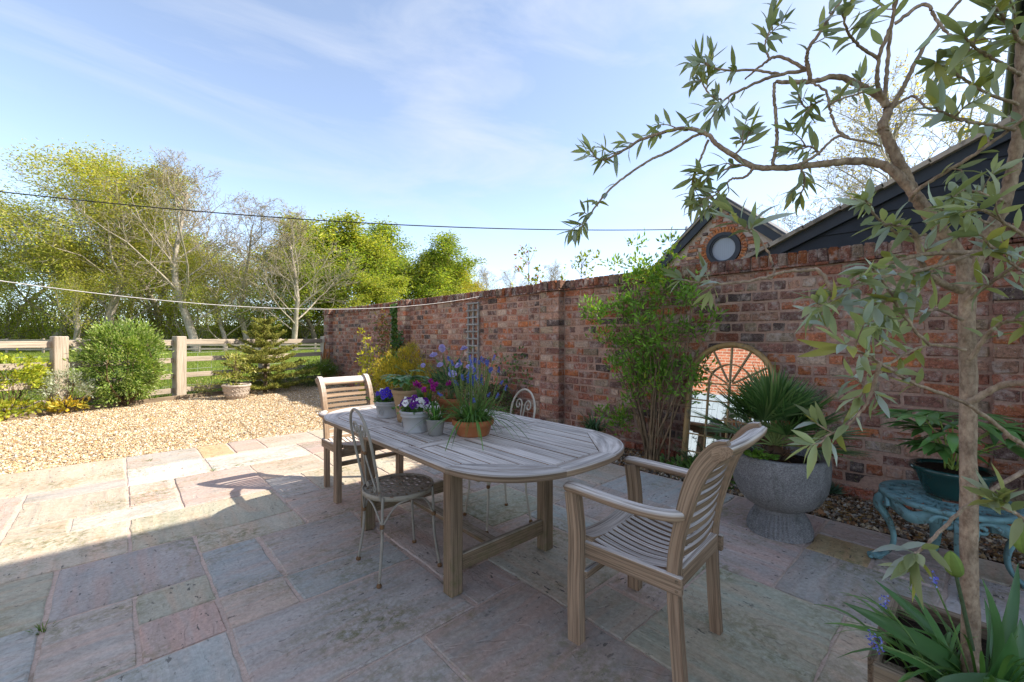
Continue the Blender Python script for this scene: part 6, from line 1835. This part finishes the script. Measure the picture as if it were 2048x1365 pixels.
# scabious
m1, m2, m3 = MB(), MB(), MB()
blob(m1, (0, 0, 0.10), (0.13, 0.13, 0.10), 420, 0.07, 0.014, [(0.09, 0.16, 0.07), (0.14, 0.21, 0.10), (0.06, 0.11, 0.05)], 30, 0.3, (0.2, 1.0), -0.3)
HEADS = [(730, 706), (884, 697), (880, 730), (867, 710), (928, 697), (917, 731), (940, 734), (905, 748), (846, 731)]
b6 = P6 + (0, 0, 0.14)
fl = []
for x, y in HEADS[1:]:
    m3 = MB(); fl.append(m3)
    hd = at(x, y, 2.70 + rng.uniform(-0.06, 0.10)) - b6
    q = spline([rng.normal(0, 0.02, 3) * (1, 1, 0), hd * (0.45, 0.45, 0.55), hd], 10)
    m2.tube(q, 0.0022, 4, col=np.array((0.22, 0.30, 0.12)))
    big = rng.uniform(0.85, 1.1) * (0.6 if (x, y) == (846, 731) else 1.0)
    f = nrm(np.array([-0.5, -0.5, 0.75]) + rng.normal(0, 0.35, 3)); s_ = nrm(np.cross(f, (0, 0, 1))); u_ = np.cross(s_, f)
    for ring, n_, L_, tilt in ((0, 15, 0.026, 0.1), (1, 13, 0.017, 0.45)):
        an = np.linspace(0, 6.28, n_ + 1)[:-1] + rng.normal(0, 0.1, n_)
        D = s_[None] * np.cos(an)[:, None] + u_[None] * np.sin(an)[:, None] + f[None] * tilt
        m3.blade(np.repeat((hd + f * 0.003 * ring)[None], n_, 0), D, np.repeat(f[None], n_, 0), L_ * big, 0.012 * big, pick([(0.42, 0.36, 0.66), (0.50, 0.43, 0.72), (0.36, 0.30, 0.60)], n_, 0.12), (0.4, 0.8, 1.0, 0.7), 0.12, 0.1)
    n = 30; m3.leaves(hd + f * 0.006 + sph(n) * 0.009, f[None] + sph(n) * 0.4, 0.008, 0.004, pick([(0.5, 0.45, 0.62), (0.62, 0.58, 0.66)], n))
for i in range(9):
    e = np.array([rng.normal(0, 0.12), rng.normal(0, 0.12), rng.uniform(0.22, 0.36)]); m2.tube(spline([(0, 0, 0), e * 0.55, e], 7), 0.0018, 4, col=np.array((0.22, 0.30, 0.12)))
    n = 16; m2.leaves(e + sph(n) * 0.005, sph(n), 0.012, 0.004, pick([(0.2, 0.28, 0.14)], n))
plant('scabious', 'lilac scabious pincushion flowers on tall stalks behind the grape hyacinths', 'flowers', b6, [('leaves', m1, M['leaf']), ('stalks', m2, M['leaf'])] + [('flower_head', q, M['petal']) for q in fl])
# hellebores: palmate leaves on stalks
def hellebore(name, label, loc, n, H, Ll, Wl, pal, spread=0.7, lim=None):
    m2 = MB(); fl = []
    for i in range(n):
        m1 = MB(); fl.append(m1)
        a_ = i * 2.4 + rng.normal(0, 0.3); s_ = rng.uniform(0.15, spread); h_ = rng.uniform(0.35, 1.0) * H
        e = np.array([math.cos(a_) * s_ * H, math.sin(a_) * s_ * H, h_])
        m2.tube(spline([rng.normal(0, 0.015, 3) * (1, 1, 0), e * (0.5, 0.5, 0.65), e], 8), np.linspace(0.0042, 0.0028, 8), 5, col=np.array((0.22, 0.30, 0.06)))
        d0 = nrm(np.array([math.cos(a_), math.sin(a_), 0.1])); s0 = nrm(np.cross(d0, (0, 0, 1))); k = rng.integers(5, 8)
        ph = np.linspace(-1.6, 1.6, k)
        D = d0[None] * np.cos(ph)[:, None] + s0[None] * np.sin(ph)[:, None] + np.array([0, 0, 1]) * rng.uniform(-0.15, 0.3)
        m1.blade(np.repeat(e[None], k, 0), D, np.tile((0, 0, 1.0), (k, 1)), Ll * rng.uniform(0.8, 1.15, k), Wl, pick(pal, k, 0.2), (0.15, 0.7, 1.0, 0.75, 0.05), rng.uniform(0.15, 0.5, k), 0.12)
    plant(name, label, 'plant', loc, [('leaf', q, M['leaf_gloss']) for q in fl] + [('stalks', m2, M['cut'])])
HP = [(0.09, 0.20, 0.05), (0.13, 0.27, 0.07), (0.07, 0.16, 0.04)]
hellebore('hellebore', 'fresh green hellebore leaves in the buff basketwork pot', P2 + (0, 0, 0.20), 12, 0.14, 0.085, 0.032, HP, 0.9)
hellebore('hellebore', 'large leaved green hellebore in the glossy green pot', np.array([3.40, 0.10, TZ2 + 0.15]), 20, 0.34, 0.165, 0.048, HP, 0.7)

# ------------------------------------------------------------------ olive tree, tulips and bulbs in the planter
OB = at(1943, 1345, 1.1)
ol = thing('olive_tree', 'young olive tree with arching silver-green branches in the right foreground', 'olive tree', OB)
D0 = 1.1
def ob(pts, d0, d1):
    n = len(pts)
    return np.array([at(x, y, d0 + (d1 - d0) * i / max(1, n - 1)) for i, (x, y) in enumerate(pts)]) - OB
LVS = []
trunk = MB(); limbs = MB(); twigs = MB(); lv = MB()
tp = spline(ob([(1943, 1370), (1940, 1200), (1938, 1000), (1936, 800), (1934, 650), (1930, 520)], 1.1, 1.1), 30)
tp[:, :2] += rng.normal(0, 0.0012, (30, 2))
trunk.tube(tp, np.interp(np.linspace(0, 1, 30), [0, 0.1, 0.5, 1], [0.022, 0.0185, 0.017, 0.0165]) * (1 + rng.normal(0, 0.025, 30)), 14)
obj('trunk', trunk, M['olive_bark'], ol)
OC = [(0.27, 0.31, 0.145), (0.33, 0.37, 0.17), (0.21, 0.25, 0.125), (0.38, 0.41, 0.20)]; OCY = [(0.30, 0.31, 0.08), (0.36, 0.35, 0.10)]; OCS = [(0.42, 0.47, 0.43), (0.36, 0.42, 0.39)]
def olive_leaves(P, k0, step, size=1.0, pal=OC, tipn=4):
    ln = np.concatenate([[0], np.cumsum(np.linalg.norm(np.diff(P, axis=0), axis=1))])
    pos = np.arange(ln[-1] * k0, ln[-1], step)
    for s_ in pos:
        c = np.array([np.interp(s_, ln, P[:, a]) for a in range(3)]); t = nrm(np.array([np.interp(min(s_ + 0.02, ln[-1]), ln, P[:, a]) for a in range(3)]) - np.array([np.interp(max(s_ - 0.02, 0), ln, P[:, a]) for a in range(3)]))
        q = nrm(np.cross(t, rng.normal(size=3)))
        for sg in (-1, 1):
            if rng.random() < 0.22:
                continue
            d = t * 0.75 + q * sg * rng.uniform(0.6, 1.0) + rng.normal(0, 0.15, 3)
            lp_(c, d, size, pal)
    for i in range(tipn):
        t = nrm(P[-1] - P[-3])
        lp_(P[-1] - t * 0.004 * i, t + rng.normal(0, 0.42, 3), size, pal)
def lp_(c, d, size, pal):
    u = rng.random()
    pl_ = OCS if u < 0.28 else (OCY if u < 0.40 else pal)
    N = np.array([0, 0, 1.0]) + rng.normal(0, 0.6, 3)
    mb = MB(); LVS.append((size / max(0.3, float((c + OB)[:2] @ np.array(FW))), mb))
    mb.blade([c], [d], [N], rng.uniform(0.6, 1.3) * 0.064 * size, rng.uniform(0.85, 1.15) * 0.0165 * size, pick(pl_, 1, 0.15)[0], (0.12, 0.75, 1.0, 0.7, 0.05), rng.uniform(-0.25, 0.55), rng.uniform(0.08, 0.26))
BR = [  # photo course of each branch, depths, radii, leaves (start, spacing, size)
    ([(1932, 530), (1869, 444), (1834, 396), (1807, 343), (1781, 290), (1765, 255), (1776, 224), (1763, 198), (1719, 171), (1675, 154), (1623, 163), (1570, 165), (1552, 163)], 1.1, 1.2, 0.0165, 0.0042, None),
    ([(1621, 160), (1614, 123), (1618, 97), (1645, 57), (1682, 0), (1700, -40)], 1.18, 1.1, 0.0055, 0.003, (0.3, 0.055, 0.9)),
    ([(1616, 140), (1557, 114), (1522, 132), (1491, 158)], 1.18, 1.25, 0.005, 0.0022, None),
    ([(1612, 140), (1544, 154), (1491, 176), (1447, 202), (1420, 240)], 1.18, 1.3, 0.005, 0.0022, (0.55, 0.03, 0.85)),
    ([(1768, 198), (1755, 167), (1757, 119), (1781, 53), (1794, 0), (1800, -40)], 1.15, 1.05, 0.006, 0.003, (0.5, 0.06, 1.0)),
    ([(1770, 200), (1776, 110), (1787, 22), (1796, -50)], 1.15, 1.1, 0.0055, 0.003, None),
    ([(1778, 222), (1807, 176), (1834, 119), (1873, 57), (1921, 0), (1950, -40)], 1.15, 1.05, 0.006, 0.003, None),
    ([(1757, 119), (1719, 92), (1697, 66), (1684, 26)], 1.12, 1.0, 0.0045, 0.002, (0.5, 0.03, 1.1)),
    ([(1790, 48), (1847, 9), (1873, 40), (1895, 66), (1939, 88), (1965, 110)], 1.05, 0.95, 0.0045, 0.002, (0.55, 0.035, 1.1)),
    ([(1781, 218), (1825, 193), (1851, 215), (1891, 229)], 1.15, 1.05, 0.004, 0.002, None),
    ([(1834, 396), (1790, 347), (1754, 327), (1697, 323), (1631, 330), (1565, 336), (1508, 334), (1469, 312), (1434, 290), (1412, 268), (1368, 257), (1324, 266), (1280, 281), (1236, 308), (1200, 320), (1180, 300)], 1.1, 1.35, 0.0115, 0.0022, (0.62, 0.045, 0.8)),
    ([(1412, 268), (1394, 270), (1346, 299), (1293, 325), (1236, 365), (1205, 396), (1174, 440), (1157, 466)], 1.25, 1.35, 0.0045, 0.002, (0.62, 0.035, 0.85)),
    ([(1546, 330), (1554, 281), (1552, 237), (1548, 193), (1549, 165)], 1.16, 1.2, 0.005, 0.004, None),
    ([(1596, 331), (1636, 308), (1671, 275), (1697, 277), (1763, 292)], 1.14, 1.1, 0.004, 0.0025, None),
    ([(1508, 335), (1491, 354), (1460, 360), (1434, 387), (1398, 413)], 1.18, 1.25, 0.004, 0.002, (0.45, 0.035, 0.9)),
    ([(1416, 281), (1398, 325), (1385, 365), (1387, 404)], 1.26, 1.28, 0.0035, 0.0018, (0.5, 0.022, 0.9)),
    ([(1697, 277), (1675, 259), (1660, 220), (1653, 185), (1623, 165)], 1.12, 1.18, 0.004, 0.003, None),
    ([(1658, 210), (1684, 198), (1728, 185)], 1.14, 1.12, 0.003, 0.002, (0.3, 0.03, 0.75)),
    ([(1645, 200), (1615, 215), (1600, 205)], 1.14, 1.16, 0.003, 0.002, (0.2, 0.025, 0.8)),
    ([(1640, 310), (1625, 295), (1600, 292)], 1.14, 1.16, 0.003, 0.002, (0.2, 0.022, 0.8)),
    ([(1565, 150), (1508, 141), (1440, 140), (1400, 120)], 1.2, 1.3, 0.004, 0.002, (0.5, 0.02, 0.9)),
    ([(1447, 202), (1420, 190), (1400, 160)], 1.28, 1.32, 0.003, 0.002, (0.2, 0.018, 0.9)),
    ([(1540, 120), (1530, 90), (1545, 50)], 1.2, 1.22, 0.003, 0.002, (0.2, 0.025, 0.9)),
    ([(1469, 312), (1490, 285), (1500, 262)], 1.2, 1.2, 0.003, 0.002, (0.2, 0.025, 0.9)),
    ([(1508, 334), (1470, 330), (1440, 345), (1415, 350)], 1.2, 1.24, 0.003, 0.002, (0.2, 0.03, 0.9)),
    ([(1600, 331), (1610, 360), (1600, 395)], 1.13, 1.15, 0.003, 0.002, (0.2, 0.03, 0.8)),
    ([(1921, 583), (1875, 562), (1846, 533), (1825, 462), (1764, 448)], 1.08, 0.95, 0.009, 0.003, (0.5, 0.05, 1.0)),
    ([(1967, 505), (1860, 508), (1782, 526), (1711, 569), (1661, 597), (1640, 615)], 1.0, 0.9, 0.006, 0.002, (0.35, 0.04, 1.0)),
    ([(1668, 590), (1640, 544), (1611, 541), (1569, 544), (1519, 558), (1450, 568), (1419, 569), (1360, 560)], 0.92, 1.0, 0.0045, 0.002, (0.75, 0.09, 0.8)),
    ([(1519, 558), (1547, 551), (1540, 512), (1519, 480), (1480, 448)], 0.96, 1.0, 0.0035, 0.002, (0.85, 0.015, 1.1)),
    ([(1968, 500), (1854, 538), (1752, 557), (1676, 595), (1625, 620)], 0.95, 0.8, 0.005, 0.002, (0.35, 0.035, 0.95)),
    ([(2100, 760), (2048, 766), (2000, 773), (1938, 806)], 0.95, 1.08, 0.006, 0.009, None),
    ([(2100, 925), (2048, 893), (1936, 810), (1828, 766), (1740, 715), (1690, 690)], 0.95, 0.8, 0.0055, 0.002, (0.62, 0.03, 0.95)),
    ([(2100, 915), (2048, 944), (1942, 1007), (1854, 1090), (1828, 1108)], 0.85, 0.75, 0.0045, 0.002, (0.86, 0.02, 1.0)),
    ([(1760, 725), (1752, 753), (1737, 800), (1700, 848), (1640, 880)], 0.82, 0.85, 0.004, 0.002, (0.6, 0.022, 0.9)),
    ([(1934, 560), (1975, 470), (2009, 404), (2031, 308), (2040, 198), (2044, 60)], 1.1, 1.0, 0.017, 0.010, None),
    ([(1820, 400), (1834, 382), (1890, 345), (1952, 308), (2048, 237), (2090, 200)], 1.08, 0.9, 0.005, 0.003, (0.3, 0.07, 1.0)),
    ([(2040, 150), (1990, 120), (1950, 95), (1930, 75)], 0.95, 0.85, 0.004, 0.002, (0.2, 0.03, 1.1)),
    ([(2045, 90), (2010, 40), (1985, 10)], 0.9, 0.8, 0.004, 0.002, (0.1, 0.03, 1.1)),
    ([(2035, 210), (1960, 180), (1900, 140), (1870, 125)], 1.0, 0.9, 0.004, 0.002, (0.2, 0.035, 1.0)),
    ([(2030, 260), (1980, 250), (1920, 240), (1870, 215)], 0.95, 0.85, 0.004, 0.002, (0.3, 0.03, 1.0)),
    ([(1850, 470), (1800, 470), (1750, 430), (1730, 400)], 1.05, 0.9, 0.004, 0.002, (0.3, 0.035, 0.95)),
    ([(1900, 500), (1850, 560), (1780, 600), (1740, 610)], 1.0, 0.85, 0.004, 0.002, (0.3, 0.03, 0.95)),
    ([(1925, 640), (1870, 620), (1800, 640), (1760, 660)], 1.08, 0.9, 0.004, 0.002, (0.3, 0.035, 0.95)),
    ([(1930, 700), (1860, 690), (1790, 720), (1740, 770), (1715, 800)], 1.08, 0.88, 0.004, 0.002, (0.35, 0.032, 0.9)),
    ([(1935, 600), (1990, 560), (2050, 520)], 1.08, 0.95, 0.006, 0.003, (0.3, 0.035, 1.0)),
    ([(1938, 720), (1985, 660), (2030, 640), (2080, 650)], 1.05, 0.9, 0.005, 0.003, (0.3, 0.03, 1.0)),
    ([(2009, 404), (1970, 390), (1930, 380), (1905, 395)], 1.05, 0.95, 0.004, 0.002, (0.2, 0.03, 0.95)),
    ([(1985, 450), (1930, 430), (1880, 420)], 1.05, 0.95, 0.004, 0.002, (0.2, 0.03, 0.95)),
    ([(2060, 480), (2000, 440), (1960, 420), (1925, 425)], 0.9, 0.85, 0.004, 0.002, (0.2, 0.03, 1.0)),
    ([(2100, 560), (2040, 540), (1990, 500), (1960, 470)], 0.9, 0.85, 0.004, 0.002, (0.2, 0.04, 1.0)),
    ([(1860, 690), (1820, 650), (1765, 560), (1740, 530)], 0.95, 0.85, 0.004, 0.002, (0.3, 0.035, 0.9)),
    ([(2100, 1100), (2048, 1040), (2000, 1010), (1990, 1000)], 0.8, 0.75, 0.004, 0.002, (0.5, 0.03, 1.0)),
]
for pts, d0, d1, r0, r1, lf in BR:
    n = 8 * len(pts)
    P = spline(ob(pts, d0, d1), n)
    P += rng.normal(0, 0.0008, P.shape)
    (limbs if r0 > 0.008 else twigs).tube(P, np.linspace(r0, r1, n) * (1 + rng.normal(0, 0.04, n)), 8 if r0 > 0.008 else 6)
    if lf:
        olive_leaves(P, *lf)
        for i in range((3 if d1 > 1.15 else 1) + len(pts) // 3):                       # short leafy side shoots
            i0 = int(n * rng.uniform(max(lf[0], 0.25), 0.95)); t = nrm(P[min(i0 + 1, n - 1)] - P[i0 - 1])
            e = P[i0] + (t * 0.5 + nrm(rng.normal(size=3)) * 0.6 + (0, 0, 0.1)) * rng.uniform(0.03, 0.08)
            q = spline([P[i0], (P[i0] + e) / 2 + rng.normal(0, 0.004, 3), e], 7)
            twigs.tube(q, np.linspace(0.002, 0.0011, 7), 4)
            olive_leaves(q, 0.35, 0.022, lf[2] * 0.9, tipn=3)
obj('limbs', limbs, M['olive_bark'], ol); obj('twigs', twigs, M['olive_bark'], ol); 
LVS.sort(key=lambda q: -q[0])
for _, mb in LVS[:300]:
    obj('leaf', mb, M['olive_leaf'], ol)
for _, mb in LVS[300:]:
    lv.V += mb.V; lv.G += mb.G; lv.Q += [q + lv.n for q in mb.Q]; lv.QC += mb.QC; lv.QS += mb.QS; lv.n += mb.n
stuff(obj('crown', lv, M['olive_leaf'], ol))

PLB = np.array([1.70, -0.03, 0.395])
m1, m2, m3 = MB(), MB(), MB()
TL = [(0.07, 0.17, 0.05), (0.10, 0.22, 0.07), (0.06, 0.14, 0.045)]
big = []
for (x0, y0, d0), (x1, y1, d1), W_, bd in [((1950, 1365, 1.12), (1760, 1215, 1.02), 0.050, 0.18), ((1935, 1350, 1.15), (1792, 1165, 1.2), 0.036, 0.22), ((1905, 1350, 1.1), (1850, 1180, 1.15), 0.032, 0.2),
                                ((1965, 1360, 1.15), (2055, 1215, 1.08), 0.058, 0.35), ((1985, 1355, 1.18), (2062, 1150, 1.15), 0.030, 0.25), ((1890, 1370, 1.08), (1812, 1290, 1.05), 0.028, 0.3),
                                ((1965, 1375, 1.1), (2062, 1320, 1.02), 0.062, 0.4), ((1930, 1390, 1.05), (2000, 1345, 1.0), 0.044, 0.45), ((1870, 1390, 1.05), (1950, 1350, 1.0), 0.040, 0.5), ((1855, 1375, 1.12), (1900, 1245, 1.18), 0.028, 0.3),
                                ((1985, 1330, 1.2), (1985, 1200, 1.25), 0.02, 0.2), ((2005, 1375, 1.08), (2080, 1270, 1.05), 0.052, 0.35)]:
    a_, b_ = at(x0, y0, d0), at(x1, y1, d1)
    ml = MB(); big.append(ml)
    ml.blade([a_ - PLB], [b_ - a_], [np.array([-0.45, -0.5, 0.75]) + rng.normal(0, 0.25, 3)], np.linalg.norm(b_ - a_), W_, pick(TL, 1)[0], (0.5, 0.8, 0.98, 1.0, 0.9, 0.72, 0.45, 0.04), bd, 0.22)
strap(m1, (-0.08, 0.02, 0), 50, 0.28, 0.009, [(0.07, 0.16, 0.035), (0.10, 0.22, 0.05), (0.14, 0.27, 0.06)], 1.1, 0.9, 0.12)
strap(m1, (-0.13, 0.10, 0), 36, 0.24, 0.007, [(0.10, 0.22, 0.05), (0.14, 0.27, 0.06)], 1.3, 1.0, 0.08)
def tulip(mbs, mbp, base, top, size):
    q = spline([base, (base + top) / 2 + np.array([0.006, 0, 0]), top], 10); mbs.tube(q, np.linspace(0.005, 0.0038, 10), 7, col=np.array((0.07, 0.10, 0.05)))
    d = nrm(top - base); s_ = nrm(np.cross(d, (0.3, 1, 0))); u_ = np.cross(d, s_)
    k = 30; th = np.arange(k) / k * 6.2832; rows = []
    prof = [(0.0, 0.002), (0.004, 0.009), (0.012, 0.0135), (0.022, 0.0150), (0.034, 0.0140), (0.045, 0.0105), (0.053, 0.0060), (0.058, 0.0015)]
    for z, r in prof:                          # closed ovoid bud, three petals lapped over three
        rr = r * size * (1 + 0.10 * np.abs(np.sin(th * 1.5)) - 0.05)
        rows.append(top + d * z * size + (s_[None] * np.cos(th)[:, None] + u_[None] * np.sin(th)[:, None]) * rr[:, None])
    V = np.concatenate(rows); i = np.arange(len(prof) - 1)[:, None]; j = np.arange(k)[None]; j2 = (j + 1) % k
    Q = np.stack([i * k + j, i * k + j2, (i + 1) * k + j2, (i + 1) * k + j], -1).reshape(-1, 4)
    pc = np.where((np.arange(k) // 5) % 2, 1.0, 0.8)[None, :, None] * np.array((0.24, 0.33, 0.08)) * np.linspace(0.85, 1.25, len(prof) - 1)[:, None, None]
    mbp.add(V, None, Q, pc.reshape(-1, 3), None, True)
plant('bulb_foliage', 'broad grey-green tulip leaves and grassy bulb leaves around the olive trunk', 'plant', PLB, [('leaves', m1, M['leaf_gloss'])] + [('leaf', q, M['leaf_gloss']) for q in big])
for (x0, y0, d0), (x1, y1, d1), lb in (((1945, 1300, 1.08), (1912, 1152, 1.05), 'closed green tulip bud on a dark stalk just left of the olive trunk'), ((2080, 1300, 0.95), (2052, 1108, 0.95), 'closed green tulip bud at the right edge of the planter')):
    m2, m3 = MB(), MB(); b0 = at(x0, y0, d0)
    tulip(m2, m3, np.zeros(3), at(x1, y1, d1) - b0, 1.2)
    plant('tulip', lb, 'tulip', b0, [('stalk', m2, M['cut']), ('bud', m3, M['petal'])], 'tulips in the planter')
m1, m2 = MB(), MB()
fl = []
for x, y in ((1768, 1208), (1740, 1280), (1757, 1292), (1868, 1165)):
    m2 = MB(); fl.append(m2)
    e = at(x, y, 1.05) - PLB; b_ = np.array([-0.12, 0.06, 0.0]) + rng.normal(0, 0.02, 3) * (1, 1, 0)
    m1.tube(spline([b_, (b_ + e) / 2 + (0, 0, 0.02), e], 8), 0.002, 5, col=np.array((0.12, 0.2, 0.06)))
    n = 26; f = rng.uniform(-0.5, 1, n)[:, None]
    m2.leaves(e + np.array([0, 0, 1]) * f * 0.022 + sph(n) * 0.006, sph(n) - (0, 0, 0.3), 0.008, 0.005, pick([(0.20, 0.22, 0.60), (0.30, 0.34, 0.66), (0.14, 0.14, 0.5)], n))
plant('bluebells', 'thin blue grape hyacinth spikes at the planter edge', 'flowers', PLB, [('stalks', m1, M['cut'])] + [('flower_spike', q, M['petal']) for q in fl])
